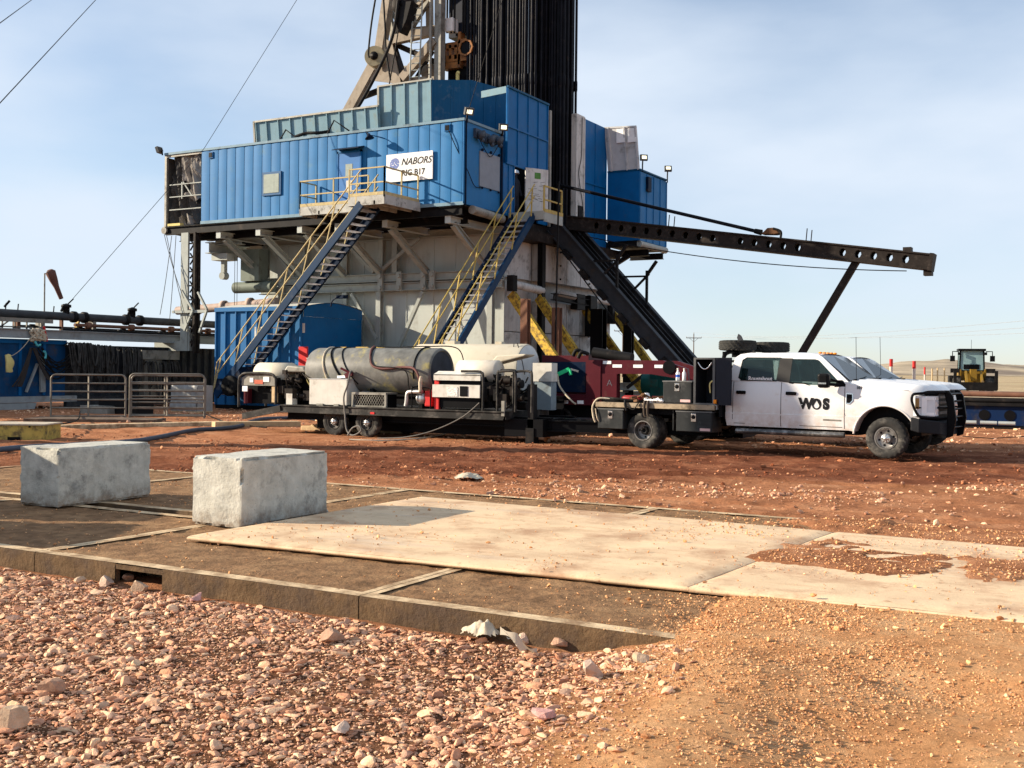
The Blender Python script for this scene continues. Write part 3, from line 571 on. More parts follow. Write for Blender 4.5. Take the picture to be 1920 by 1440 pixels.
# ================================================================ the rig
def panel_wall(m, x0, x1, y, z0, z1, w, depth=.035, bow=.016, steps=6):
    """front-facing (-y) sheet wall of bowed panels meeting in narrow grooves"""
    n = max(1, round((x1-x0)/w)); pts = []
    for i in range(n):
        a = x0+(x1-x0)*i/n; b = x0+(x1-x0)*(i+1)/n
        pts += [(a+.004, y+depth)]+[(a+.02+(b-a-.024)*k/steps, y-bow*math.sin(math.pi*min(1, .18+.82*(1-k/steps)))**1.2) for k in range(steps+1)]
    pts += [(x1, y+depth)]
    for (xa, ya), (xb, yb) in zip(pts[:-1], pts[1:]): m.add([(xa, ya, z0), (xb, yb, z0), (xb, yb, z1), (xa, ya, z1)], [(0, 1, 2, 3)])
def seamed(m, p, d, L_, z0, z1, n, nrm, rib=.05, rw=.06, lean=0):
    """flat sheet wall with n standing ribs; p start point, d direction, nrm outward, lean = outward shift at the top"""
    p = Vector(p); d = Vector(d).normalized(); nv = Vector(nrm).normalized(); q = p+d*L_; z = Vector((0, 0, 1))
    A = p+z*z0; B = q+z*z0; C_ = q+z*z1+nv*lean; D = p+z*z1+nv*lean; m.add([A, B, C_, D, A-nv*.05, B-nv*.05, C_-nv*.05, D-nv*.05], [(0, 1, 2, 3), (7, 6, 5, 4), (3, 2, 6, 7), (0, 4, 5, 1), (1, 5, 6, 2), (0, 3, 7, 4)])
    for i in range(n+1):
        t = min(max(i/n, .01), .99); a = p+d*L_*t; m.beam(a+z*(z0+.01)+nv*(rib/2), a+z*(z1-.01)+nv*(rib/2+lean), rw, rib, nv)
def rail(m, pts, h=1.07, mids=(.55,), r=.025, posts=1.4, kick=0):
    P = [Vector(p) for p in pts]
    for zz in (h,)+tuple(mids):
        for a, b in zip(P[:-1], P[1:]): m.beam(a+UPV*zz, b+UPV*zz, 2*r, 2*r)
    for a, b in zip(P[:-1], P[1:]):
        n = max(1, round((b-a).length/posts))
        for i in range(n+1): q = a.lerp(b, i/n); m.beam(q, q+UPV*h, 2*r, 2*r, (0, 1, 0))
        if kick: m.beam(a+UPV*kick/2, b+UPV*kick/2, .01, kick)

FL = 7.93; XR = -22.87; YF = 36.47; XL = -38.85
# ---- doghouse
dg = T('doghouse', 'long blue sheet metal cabin with a door and curtained window, raised high on the rig', 'cabin', (-30, 38, FL-.35))
m = MB(); panel_wall(m, -36.6, XR-.06, YF, FL+.12, 11.16, .5)
seamed(m, (XR, YF, 0), (0, 1, 0), 2.95, FL+.05, 11.2, 1, (1, 0, 0), .02, .12)
m.box((-36.6, 39.35, FL), (XR-.06, 39.42, 11.2)); m.box((-36.62, YF+.05, FL), (-36.56, 39.4, 11.2)); m.build('wall', BLUE, dg)
m = MB(); m.box((XL, YF-.05, 11.17), (XR+.05, 39.45, 11.27)); m.box((-36.6, YF-.03, FL), (XR+.02, YF+.03, FL+.13)); m.build('edge_trim', mat('dull_blue_trim', (.16, .26, .33), .5, var=.15, dirt=GRIME, dirt_amt=.2), dg)
m = MB(); m.box((XL, YF, FL-.02), (XR, 39.42, FL-.001)); m.ibeam((XL, YF+.1, 7.74), (XR-.1, YF+.1, 7.74), .2, .36); m.ibeam((XL, 39.2, 7.74), (XR-.1, 39.2, 7.74), .2, .36)
for x in np.arange(XL+.3, XR, 1.5): m.ibeam((x, YF+.2, 7.74), (x, 39.1, 7.74), .14, .3)
m.ibeam((XL, YF+1.0, 7.5), (XR-.4, YF+1.0, 7.5), .2, .3); m.build('floor_beam', DARKST, dg)
m = MB(); m.cyl((XL-.02, YF-.02, 7.77), (XL-.02, YF+.5, 7.77), .16); m.cyl((XR+.1, YF+.5, 7.8), (XR+.1, 39.3, 7.72), .17); m.build('skid_pipe', GREYST, dg)
w = MB(); w.box((-32.98, YF-.07, 8.93), (-31.94, YF+.0, 9.93)); wo = w.build('window', mat('window_surround', (.03, .10, .22), .5), dg)
MB().box((-32.88, YF-.085, 9.03), (-32.04, YF-.06, 9.83)).build('pane', GLASSB, wo)
d = MB().box((-28.85, YF-.09, 8.14), (-27.75, YF-.0, 10.38)).build('door', mat('door_blue_paint', (.05, .17, .42), .45, var=.08), dg)
m = MB(); m.box((-28.92, YF-.11, 8.1), (-28.85, YF, 10.45)); m.box((-27.75, YF-.11, 8.1), (-27.68, YF, 10.45)); m.box((-28.92, YF-.11, 10.38), (-27.68, YF, 10.45)); m.build('door_frame', BLUE_D, d)
MB().box((-28.48, YF-.1, 9.42), (-28.13, YF-.085, 9.92)).build('pane', GLASSB, d); MB().box((-28.44, YF-.1, 8.75), (-28.16, YF-.088, 9.25)).build('notice', WHITEB, d); MB().box((-27.95, YF-.13, 8.98), (-27.85, YF-.09, 9.12)).build('handle', GREYST, d)
MB().prism([(-28.95, YF-.02, 10.62), (-28.95, YF-.42, 10.50), (-28.95, YF-.42, 10.47), (-28.95, YF-.02, 10.56)], (1.35, 0, 0)).build('door_canopy', NAVY, dg)
for px, py in ((396.5, 291), (840, 240)):
    p = onY(px, py, YF); v = MB().box((p.x-.13, YF-.06, p.z-.14), (p.x+.13, YF-.02, p.z+.14)).build('vent', BLUE_D, dg); MB().box((p.x-.09, YF-.075, p.z-.1), (p.x+.09, YF-.055, p.z+.1)).build('grille', BLACK, v)
m = MB(); p = onY(700, 268, YF); m.tube(spline([(p.x-.3, YF, p.z+.35), (p.x-.15, YF-.3, p.z+.42), (p.x+.1, YF-.45, p.z+.25)]), .02, 6); m.tube([(p.x+.6, YF-.05, p.z+.1), (p.x+.1, YF-.45, p.z+.25)], .012, 5); m.lathe([(0, .05), (.06, .07), (.2, .19), (.21, .0)], (p.x+.1, YF-.45, p.z+.28), (.25, 0, -1), 14); m.build('wall_lamp', NAVY, dg)
m = MB(); m.box((XR-.0, 37.62, 8.82), (XR+.05, 39.16, 10.2)); so_ = m.build('shutter', GREYP, dg)
m = MB()
for y in (37.75, 38.4, 39.05): m.ball((XR+.08, y, 10.26), .06); m.ball((XR+.08, y, 8.76), .05)
m.build('hinge', NAVY, so_)
m = MB(); m.tube([(XR+.05, YF+.1, FL), (XR+.05, YF+.1, 11.2)], .035, 6); m.tube([(XR+.06, 39.3, FL), (XR+.06, 39.3, 11.2)], .05, 8); m.build('conduit', NAVY, dg)
m = MB(); m.tube(spline([(-23.55, YF-.05, 10.9), (-23.2, YF-.06, 10.2), (XR+.05, YF+.2, 9.3), (XR+.07, 37.2, 8.75), (XR+.07, 37.8, 8.8)]), .018, 5); m.tube(spline([(XR+.06, 37.4, 10.75), (XR+.1, 38.0, 10.2), (XR+.1, 38.4, 10.1), (XR+.1, 38.9, 10.6)]), .016, 5); m.build('cable', BLACK, dg)
m = MB()
for y, z in ((37.35, 10.8), (38.1, 10.75), (38.75, 10.82)): m.box((XR, y-.18, z-.16), (XR+.12, y+.18, z+.2)); m.lathe([(0, .1), (.1, .14), (.22, .2), (.23, 0)], (XR+.12, y, z+.04), (1, 0, -.5), 12); m.ball((XR+.2, y+.16, z-.2), .1)
m.build('siren', mat('greyish_navy_casting', (.05, .07, .1), .5), dg)
# open porch at the left end, hung with torn tarps
m = MB()
for a in ((XL+.05, YF+.05), (XL+.05, 39.3)): m.beam((*a, FL), (*a, 11.2), .12, .12, (0, 1, 0))
m.beam((XL, YF+.05, 11.12), (-36.6, YF+.05, 11.12), .1, .1); m.build('porch_frame', GREYST, dg)
m = MB(); z0 = FL+.02
for zz in (.72, 1.3, 1.85): m.beam((XL+.3, YF+.02, z0+zz), (-36.6, YF+.02, z0+zz), .045, .045)
m.beam((-37.8, YF+.04, z0+1.2), (-37.8, YF+.04, z0+1.95), .06, .06, (0, 1, 0)); m.beam((-37.75, YF+.05, z0+1.95), (-37.2, YF+.05, z0+1.3), .05, .05); m.build('porch_rail', BEAMG, dg)
def tarp(x0, x1, z0, z1, y, amp, seed, keep, mt, name='tarp'):
    def fn(u, v):
        x = x0+(x1-x0)*u; z = z0+(z1-z0)*v; f = .62-2.6*abs(float(fbm(np.array(x*1.3+seed+.3*z), np.array(z*.5+x*.35), 1.5, 4, seed))-.46)
        return (x+.06*float(vn(np.array(z), np.array(x), 2, seed)), y+amp*float(f)*2+.08*math.sin(x*9+z*1.3+seed), z)
    o = MB().grid(46, 56, fn, keep, False).build(name, mt, dg); return o
kp = lambda u, v: not ((abs(u-.52) < .10 and .80 < v < .90) or ((u-.62)**2/.022+(v-.50)**2/.012 < 1) or (u > .95 and .3 < v < .52))
tarp(XL+.12, -36.62, FL+.08, 11.1, YF+.55, -.28, 3, lambda u, v: kp(u, v), CLOTH)
tarp(-37.95, -36.66, FL+.7, 11.1, YF+.32, -.20, 11, lambda u, v: v > .2+.25*math.sin(u*7)*.3 and (u > .2-.2*v or v > .8) and not ((u-.2)**2/.05+(v-.42)**2/.012 < 1), CLOTHL, 'torn_tarp')
tarp(-38.3, -36.65, FL+.03, FL+.62, YF+.1, .3, 17, lambda u, v: v < .55+.4*math.sin(u*5), CLOTHL, 'fallen_tarp')
m = MB(); m.grid(20, 30, lambda u, v: (XL+.04+.05*math.sin(v*9+u*5), YF+.1+2.7*u, FL+.05+3.1*v), None, False); m.build('side_tarp', CLOTH, dg)
MB().box((XL+.15, YF+.02, FL+.02), (-37.9, YF+.25, FL+.13)).build('bundle', YROPE, dg)

# ---- sign on the cabin wall
sx0, sx1 = onY(727, 320, YF).x, onY(813.5, 320, YF).x
sg = T('sign', 'white sign board with black lettering and a striped blue emblem on the cabin wall', 'sign', ((sx0+sx1)/2, YF-.08, 9.0))
szb, szt = 9.02, 10.12; MB().box((sx0, YF-.10, szb), (sx1, YF-.06, szt)).build('board', mat('white_sign_face', (.8, .8, .79), .4, var=.03), sg)
text('NABORS', plane_M((sx0+1.43, YF-.101, 9.77), (1, 0, 0), (0, 0, 1)), INK, 'lettering', sg, .375, .006, .32, .004, .98)
text('RIG B17', plane_M((sx0+1.30, YF-.101, 9.33), (1, 0, 0), (0, 0, 1)), INK, 'lettering', sg, .33, .009, .0, .004, .98)
m = MB(); cx, cz, rr = sx0+.40, 9.73, .235
for i in range(9):
    a = -rr+2*rr*(i+.12)/9; b = a+2*rr/9*.62; h0 = math.sqrt(max(rr*rr-a*a, .002)); h1 = math.sqrt(max(rr*rr-b*b, .002)); k = .25*math.sin(i*1.9)
    for lo, hi in ((-1, -.12+k), (.0+k, 1)):
        q = [(a, h0*lo), (b, h1*lo), (b, h1*hi), (a, h0*hi)]; m.prism([(cx+x+.12*z, YF-.1, cz+z) for x, z in q], (0, -.004, 0))
m.build('emblem', INKB, sg)

# ---- landing in front of the cabin door and the first stair
PL = 8.05; y0 = 34.07; ys = 35.35
ld = T('landing', 'grey steel landing with yellow handrails outside the cabin door', 'landing', (-26, 35.4, 7.7))
m = MB(); m.box((-26.55, y0, 7.78), (-24.85, y0+.04, PL+.08)); m.box((-24.87, y0+.04, 7.78), (-24.83, YF-.02, PL+.08)); m.box((-30.0, ys, 7.78), (-26.55, ys+.04, PL+.08)); m.box((-26.57, y0+.04, 7.78), (-26.53, ys, PL+.08)); m.box((-30.02, ys, 7.78), (-29.98, YF-.02, PL+.08))
for x in (-29, -28, -27, -26, -25.3): m.beam((x, ys if x < -26.6 else y0, 7.86), (x, YF, 7.86), .08, .14)
m.build('frame', mat('scuffed_grey_paint', (.40, .40, .37), .6, var=.15, dirt=GRIME, dirt_amt=.35, dirt_scale=4), ld)
m = MB(); m.box((-26.53, y0+.04, PL-.03), (-24.87, YF-.03, PL)); m.box((-29.98, ys+.04, PL-.03), (-26.53, YF-.03, PL)); m.build('deck', DARKST, ld)
m = MB(); rail(m, [(-26.5, y0+.02, PL), (-24.86, y0+.02, PL), (-24.86, YF-.15, PL)], 1.12, (.56,), .025, 1.2); rail(m, [(-26.56, ys+.02, PL), (-30, ys+.02, PL), (-30, YF-.1, PL)], 1.12, (.56,), .025, 1.7)
m.box((-26.5, y0-.005, PL+.08), (-24.85, y0+.01, PL+.2)); m.box((-24.85, y0, PL+.08), (-24.83, YF-.1, PL+.2)); m.box((-30, ys-.005, PL+.08), (-26.6, ys+.01, PL+.2)); m.build('handrail', RAILC, ld)

def stair(label, top, foot, side, width, ntread, rail_mat, rail2=None, wheels=False):
    """top / foot: end points of the near stringer; side: unit vector across to the far stringer"""
    top = Vector(top); foot = Vector(foot); sv = Vector(side); run = (foot-top); dn = run.normalized(); nrm = sv.cross(dn); nrm = nrm if nrm.z > 0 else -nrm
    t = T('staircase', label, 'staircase', tuple(foot), 0, 'steep steel staircases')
    for k, o_ in ((0, sv*0), (1, sv*width)):
        m = MB(); a = top+o_; b = foot+o_; m.beam(a, b, .05, .30, nrm); s2 = sv*(.03 if k == 0 else -.03)
        m.beam(a+nrm*.14+s2, b+nrm*.14+s2, .09, .025, nrm); m.beam(a-nrm*.14+s2, b-nrm*.14+s2, .09, .025, nrm); m.build('stringer', NAVY if k else mat('stair_blue_paint', (.004, .028, .075), .45, var=.15, dirt=(.12, .12, .12), dirt_amt=.15), t)
    h = Vector((run.x, run.y, 0)).normalized()
    for i in range(ntread):
        c = top+run*((i+.7)/ntread); m = MB(); a = c+sv*.04-h*.14; b = c+sv*(width-.04)-h*.14
        m.add([a, b, b+h*.29, a+h*.29, a-UPV*.035, b-UPV*.035, b+h*.29-UPV*.035, a+h*.29-UPV*.035], [(0, 1, 2, 3), (7, 6, 5, 4), (0, 4, 5, 1), (1, 5, 6, 2), (2, 6, 7, 3), (3, 7, 4, 0)]); m.build('tread', TREAD, t)
    for k, o_ in ((0, sv*0), (1, sv*width)):
        m = MB(); a = top+o_; b = foot+o_; up = UPV
        for zz in (1.28, .80): m.tube([a+UPV*zz, b+UPV*zz-dn*.1], .027, 6)
        n = 6
        for i in range(n+1):
            q = a.lerp(b, .02+.95*i/n); m.beam(q+nrm*.12, q+UPV*1.28+dn*.0, .045, .045, sv) if i in (0,) else m.beam(q+nrm*.12+dn*.35, q+UPV*1.28-dn*.12, .04, .04, sv)
        m.tube([b+UPV*1.28-dn*.1, b+UPV*.2+dn*.15], .027, 6); m.build('handrail', (rail2 if (k and rail2) else rail_mat), t)
    if wheels:
        m = MB()
        for o_ in (-.1, width+.1): c = foot+sv*o_-h*.9; m.lathe([(-.1, .05), (-.1, .36), (-.07, .42), (.07, .42), (.1, .36), (.1, .05)], (c.x, c.y, foot.z+.42), sv, 20)
        m.build('wheel', BLACKR, t); m = MB(); c = foot-h*.9; m.box((c.x-1.0, c.y, foot.z+.35), (c.x+1.0, c.y+width, foot.z+.7)); m.prism([(c.x-1.3, c.y-.02, foot.z+.05), (c.x+.9, c.y-.02, foot.z+.1), (c.x+.3, c.y-.02, foot.z+1.2)], (0, width+.04, 0)); m.build('wheel_frame', NAVY, t)
    return t
stair('blue staircase with pale yellow handrails climbing to the cabin door landing', (-25.95, 34.09, 7.85), (-33.3, 34.09, .42), (0, 1, 0), 1.1, 30, RAILC, None, True)
# second stair with its small landing
l2 = T('landing', 'small steel landing at the open rig floor door', 'landing', (-22, 40.6, 7.7))
MB().box((XR+.03, 39.95, 7.9), (-21.2, 41.6, 7.96)).build('deck', DARKST, l2); MB().box((XR+.03, 39.93, 7.7), (-21.2, 39.97, 8.05)).box((-21.22, 39.97, 7.62), (-21.18, 41.6, 8.02)).build('frame', BEAMG, l2)
m = MB(); rail(m, [(-21.22, 39.99, 7.96), (-21.22, 41.55, 7.96)], 1.1, (.55,), .03, 1.5); m.box((-21.2, 39.99, 8.0), (-21.17, 41.6, 8.14)); m.build('handrail', RAILY, l2)
stair('blue staircase with dirty yellow handrails rising beside the cabin end wall', (-21.62, 39.9, 7.85), (-21.62, 31.6, -.1), (-1, 0, 0), .98, 32, RAILY, RAILY)

# ---- substructure
sb = T('substructure', 'tall cream steel substructure box carrying the rig floor', 'rig base', (-29, 45, -.2))
SX0, SX1, SY0, SY1 = -35.9, -23.1, 40.1, 50.4
m = MB(); m.box((SX0, SY0, -.1), (SX1, SY0+.06, 7.5)); m.box((SX0, SY1-.06, -.1), (SX1, SY1, 7.5)); m.box((SX0, SY0+.06, -.1), (SX0+.06, SY1-.06, 7.5))
for x in (-34.7, -32.2, -30.3, -28.0, -26.6, -25.5): m.box((x-.03, SY0-.03, -.1), (x+.03, SY0, 7.4))
m.build('front_panel', CREAM, sb)
m = MB(); ysg = [40.1, 42.72, 43.0, 44.15, 45.6, 47.0, 48.6, 50.4]
for a, b in zip(ysg[:-1], ysg[1:]):
    dx = -.25 if a < 42.7 else (.12 if a > 42.9 else -.4)
    for z0, z1 in ((-.1, 3.2), (3.24, 4.6), (5.5, 7.1)): m.box((SX1-.3, a+.03, z0), (SX1+dx, b-.03, z1))
m.box((SX1-.6, 40.2, -.1), (SX1-.45, SY1, 7.5)); m.build('side_panel', CREAM_W, sb)
m = MB()
for z in (5.15, 5.55): m.ibeam((-36.0, 39.75, z), (SX1+.1, 39.75, z), .3, .34)
m.ibeam((SX0, 39.8, 7.35), (SX1+.1, 39.8, 7.35), .3, .3); m.ibeam((SX0, 39.8, 1.3), (SX1, 39.8, 1.3), .3, .3); m.ibeam((SX0, 39.8, .3), (SX1, 39.8, .3), .4, .4); m.build('cross_beam', BEAMG, sb)
for x in (-31.0, -29.15, -23.5): MB().ibeam((x, 39.72, -.1), (x, 39.72, 4.95), .24, .26, (0, 1, 0)).build('column', BEAMG, sb)
for x in (-35.7, -33.4, -31.0, -29.05, -28.3, -23.6): MB().ibeam((x, 39.72, 5.75), (x, 39.72, 7.2), .26, .28, (0, 1, 0)).build('column', BEAMG, sb)
for x in (-35.6, -33.3, -31.0, -29.0, -26.6, -23.6):
    MB().ibeam((x, 36.55, 7.42), (x, 39.6, 7.42), .24, .28).beam((x, 36.53, 7.42), (x, 36.56, 7.42), .26, .3).build('bracket_beam', CREAM, sb); MB().ibeam((x, 36.95, 7.28), (x, 39.62, 5.72), .22, .24).build('knee_brace', BEAMG, sb)
for a, b in (((-29.1, 39.62, 5.8), (-27.0, 39.62, 7.2)), ((-33.2, 39.62, 5.8), (-31.4, 39.62, 7.2)), ((-31.0, 39.62, 7.2), (-29.4, 39.62, 5.8)), ((-29.2, 39.62, 2.9), (-30.6, 39.62, 4.9)), ((-28.0, 39.62, 2.6), (-26.8, 39.62, 4.9)), ((-25.4, 39.62, 4.9), (-24.3, 39.62, 1.6)), ((-35.4, 39.62, 7.2), (-33.9, 39.62, 5.8))): MB().beam(a, b, .16, .14).build('brace', BEAMG, sb)
m = MB()
for x in (-34.6, -33.2, -29.0, -28.0, -26.75, -26.3): m.box((x-.12, 39.5, 4.95), (x+.12, 39.62, 5.78)); m.cyl((x, 39.42, 5.1), (x, 39.55, 5.1), .1); m.cyl((x, 39.42, 5.6), (x, 39.55, 5.6), .1)
m.build('pin_plate', BEAMG, sb)
m = MB(); xs_ = SX1+.28
m.cyl((xs_, 40.2, 5.15), (xs_, 42.9, 5.05), .17); m.cyl((xs_+.05, 44.2, 5.05), (xs_+.05, 46.4, 4.95), .17); m.cyl((xs_, 47.6, 5.0), (xs_, 50.6, 4.95), .17); m.build('side_pipe', CREAM_W, sb)
m = MB(); m.box((xs_-.1, 40.0, 4.85), (xs_+.2, 40.35, 5.5)); m.ibeam((xs_, 42.85, -.1), (xs_, 42.85, 7.3), .3, .25, (1, 0, 0)); m.ibeam((xs_+.1, 43.8, 4.85), (xs_+.1, 47.6, 4.75), .3, .3); m.box((xs_-.1, 45.9, 4.4), (xs_+.25, 46.7, 5.1)); m.box((xs_-.1, 49.9, 3.9), (xs_+.2, 50.5, 4.9)); m.box((xs_-.1, 40.2, .2), (xs_+.2, 50.4, .75)); m.box((xs_, 47.2, 3.2), (xs_+.3, 47.9, 5.1)); m.build('side_bracket', DARKST, sb)
m = MB()
for y in (44.9, 47.9):
    for z in (.9, 1.6, 2.4, 3.2, 4.2, 5.7, 6.3, 6.9): m.ball((SX1+.16, y, z), .05, 6, 4)
m.build('bolt', DARKST, sb)
MB().box((-37.6, 39.5, 7.25), (SX0-.02, 47, 7.6)).build('floor_extension', DARKST, sb)
MB().box((SX0, SY0, 7.52), (SX1+.1, SY1, 7.9)).box((SX1-.3, 40.2, 7.1), (SX1+.5, 50.6, 7.5)).build('floor_deck', BROWNST, sb)
m = MB(); m.cyl((-36.9, 39.0, 5.28), (-34.6, 39.0, 5.28), .26); m.box((-36.3, 38.7, 5.55), (-35.2, 39.3, 7.0)); m.build('jack_cylinder', mat('grey_green_paint', (.17, .20, .17), .6, dirt=GRIME, dirt_amt=.25), sb)
# hoist beam with hook under the cabin's left end
h = T('trolley_hoist', 'cream trolley beam and hook hanging under the left of the cabin', 'hoist', (-36.6, 38, 5.6))
m = MB(); m.ibeam((-37.0, 37.4, 7.0), (-37.0, 39.8, 7.0), .5, .5); m.ibeam((-37.2, 38, 7.35), (-35.6, 38, 7.35), .5, .4); m.box((-37.15, 37.7, 6.45), (-36.2, 38.4, 6.75)); m.build('beam', CREAM, h)
m = MB(); m.box((-36.75, 37.9, 5.8), (-36.55, 38.1, 6.45)); m.cyl((-36.65, 37.85, 5.75), (-36.65, 38.15, 5.75), .17); m.build('hook_block', BEAMG, h)
p = onY(432, 450, 38); m = MB(); m.tube([(-36.0, 38, 6.6), (-36.0, 38, 4.4)], .012, 4); m.tube([(-35.85, 38, 6.6), (-35.85, 38, 4.4)], .012, 4); m.build('hoist_line', DARKST, h)
fp = MB(); fp.tube([(-40.2, 38.6, 4.25), (-36.5, 38.6, 4.4), (-34.0, 38.6, 4.55)], .2, 12)
for x in (-38.9, -37.2, -35.6): fp.lathe([(-.12, .2), (-.1, .27), (.1, .27), (.12, .2)], (x, 38.6, 4.3+(x+39)*.06), (1, 0, .05), 12)
tag(fp.build('flowline_pipe', mat('pinkish_pipe_paint', (.42, .32, .27), .6, dirt=GRIME, dirt_amt=.3)), 'pinkish flow pipe running from the lattice leg to the rig base', 'pipe')

# ---- wind walls round the rig floor
ww = T('wind_wall', 'low faded teal wind wall behind the cabin roof', 'wind wall', (-32, 40.2, 11.2), 0, 'wind walls round the rig floor')
m = MB(); xl, xr_ = onY(485, 250, 40.3).x, -29.55; seamed(m, (xl, 40.3, 0), (1, 0, 0), xr_-xl, 11.0, 13.15, 10, (0, -1, 0), .07, .05, .25); m.build('sheet', TEAL, ww)
m = MB(); m.beam((xl-.05, 40.02, 13.18), (xr_, 40.02, 13.18), .12, .08); m.beam((xl-.1, 40.28, 11.2), (xl-.02, 40.0, 13.2), .1, .1); m.build('top_rail', GREYST, ww)
m = MB(); m.tube([(xl+1.4, 39.6, 11.4), (xl+2.2, 39.7, 12.55), (xl+2.9, 39.9, 12.0)], .035, 6); m.tube([(xl+4.3, 39.6, 11.5), (xl+5.0, 39.7, 12.7), (xl+5.7, 39.9, 12.2)], .035, 6); m.build('prop', DARKST, ww)
ww2 = T('wind_wall', 'tall teal wind wall whose right half is coloured dark for shade', 'wind wall', (-27, 41, 11.2), 0, 'wind walls round the rig floor')
m = MB(); seamed(m, (-29.75, 40.45, 0), (1, 0, 0), 2.8, 10.9, 14.1, 4, (0, -1, 0), .08, .06, .12); m.build('sheet', TEAL, ww2)
m = MB(); a = Vector((-26.95, 40.4, 0)); b = Vector((-25.6, 41.4, 0)); c_ = Vector((-24.4, 43.6, 0))
for p_, q_, zt0, zt1, n in ((a, b, 14.1, 14.15, 2), (b, c_, 14.15, 13.9, 4)):
    dd = (q_-p_); nn = Vector((dd.y, -dd.x, 0)).normalized(); z0 = Vector((0, 0, 10.6)); m.add([p_+z0, q_+z0, q_+UPV*zt1+nn*.05, p_+UPV*zt0+nn*.05], [(0, 1, 2, 3)])
    for i in range(n+1): r_ = p_.lerp(q_, i/n); m.beam(r_+z0+nn*.02, r_+UPV*(zt0+(zt1-zt0)*i/n-.02)+nn*.06, .05, .04, nn)
m.build('side_sheet', TEAL_D, ww2, solid=.05)
m = MB(); m.beam((-29.8, 40.3, 14.12), (-26.9, 40.3, 14.12), .1, .07); m.beam((-29.75, 40.4, 11), (-29.75, 40.28, 14.1), .1, .08, (0, 1, 0)); m.build('top_rail', GREYST, ww2)
ww3 = T('wind_wall', 'deep blue wind wall over the open rig floor door', 'wind wall', (-23, 41.5, 8), 0, 'wind walls round the rig floor')
m = MB(); seamed(m, (XR, 39.78, 0), (0, 1, 0), 3.6, 10.05, 13.2, 4, (1, 0, 0), .04, .05); seamed(m, (XR, 39.5, 0), (0, 1, 0), .92, FL, 10.05, 2, (1, 0, 0), .03, .05); seamed(m, (XR, 42.5, 0), (0, 1, 0), .88, FL, 10.05, 1, (1, 0, 0), .03, .05)
m.beam((XR+.03, 39.8, 11.6), (XR+.03, 43.3, 11.6), .05, .06); m.beam((XR+.03, 39.7, 10.08), (XR+.03, 42.6, 10.08), .06, .07); m.build('sheet', BLUE_D, ww3)
MB().beam((XR-1.3, 39.9, 13.05), (XR-.05, 39.8, 13.1), .05, .28, (0, 0, 1)).build('front_return', TEAL, ww3)
MB().beam((XR+.03, 39.75, 13.22), (XR+.03, 43.4, 13.22), .08, .08).build('top_rail', TEAL_D, ww3)
dr = MB(); dr.box((0, -.03, 0), (1.15, .03, 2.15)); Md = Matrix.Translation((XR+.08, 41.25, 7.98)) @ Matrix.Rotation(R(62), 4, 'Z'); dr.v = [tuple(Md @ Vector(p)) for p in dr.v]; do = dr.build('door', CREAM_W, ww3)
q = MB(); q.box((.45, -.04, 1.72), (.75, -.031, 1.98)); q.v = [tuple(Md @ Vector(p)) for p in q.v]; q.build('sticker', mat('green_sticker', (.08, .22, .05), .5), do)
q = MB(); rg = random.Random(4)
for i in range(22): x, z = rg.uniform(.1, .8), rg.uniform(.7, 1.6); q.beam((x, -.034, z), (x+rg.uniform(.08, .3), -.034, z+rg.uniform(-.05, .06)), .006, .012)
q.v = [tuple(Md @ Vector(p)) for p in q.v]; q.build('scuff', DARKST, do)
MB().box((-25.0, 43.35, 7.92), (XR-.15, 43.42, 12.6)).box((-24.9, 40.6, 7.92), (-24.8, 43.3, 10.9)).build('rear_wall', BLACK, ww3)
# white post left of the V-door
tag(MB().box((XR-.02, 43.46, 7.9), (XR+.07, 43.62, 13.0)).build('door_post', GREYST), 'chipped white post at the left of the pipe opening', 'post')
ww4 = T('wind_wall', 'blue wind wall with a chipped white edge right of the pipe opening', 'wind wall', (-22.9, 48, 7), 0, 'wind walls round the rig floor')
m = MB(); seamed(m, (XR, 46.95, 0), (0, 1, 0), 2.55, 6.9, 13.35, 2, (1, 0, 0), .03, .05); m.beam((XR+.03, 47.0, 10.4), (XR+.03, 49.4, 10.45), .05, .07); m.build('sheet', BLUE_D, ww4)
m = MB(); m.box((XR-.2, 46.1, 7.5), (XR+.06, 46.93, 13.4)); m.box((XR+.06, 46.85, 7.5), (XR+.1, 46.95, 13.35)); m.build('white_edge', CREAM_W, ww4)
m = MB(); m.tube(spline([(XR+.1, 46.6, 13.3), (XR+.12, 46.5, 11.5), (XR+.1, 46.3, 10.6), (XR+.12, 46.75, 9.0), (XR+.1, 46.6, 8.2)]), .018, 5); m.box((XR+.06, 46.3, 8.5), (XR+.12, 46.7, 9.2)); m.build('cable', DARKST, ww4)
gp = T('wind_wall', 'bare grey wind wall panel leaning out above the small blue cabin', 'wind wall', (-22, 49.5, 11.3), 0, 'wind walls round the rig floor')
m = MB(); a, b = onY(1140, 322, 49.5), onY(1199, 318, 49.5); c_, d_ = onY(1193, 237, 49.3), onY(1133, 240, 49.3); m.prism([a, b, c_, d_], (0, .06, 0))
for t in (.12, .62, .97): m.beam(a.lerp(b, t)+Vector((0, -.03, 0)), d_.lerp(c_, t)+Vector((0, -.03, 0)), .08, .08, (0, 1, 0))
m.beam(d_, c_, .06, .08); m.build('sheet', GREYW, gp)
m = MB(); e = d_.lerp(c_, .45); f = d_.lerp(c_, .8)
for q_ in (e, f): m.box((q_.x-.1, q_.y-.02, q_.z-.75), (q_.x+.35, q_.y-.005, q_.z-.08))
m.build('window', REFL, gp)
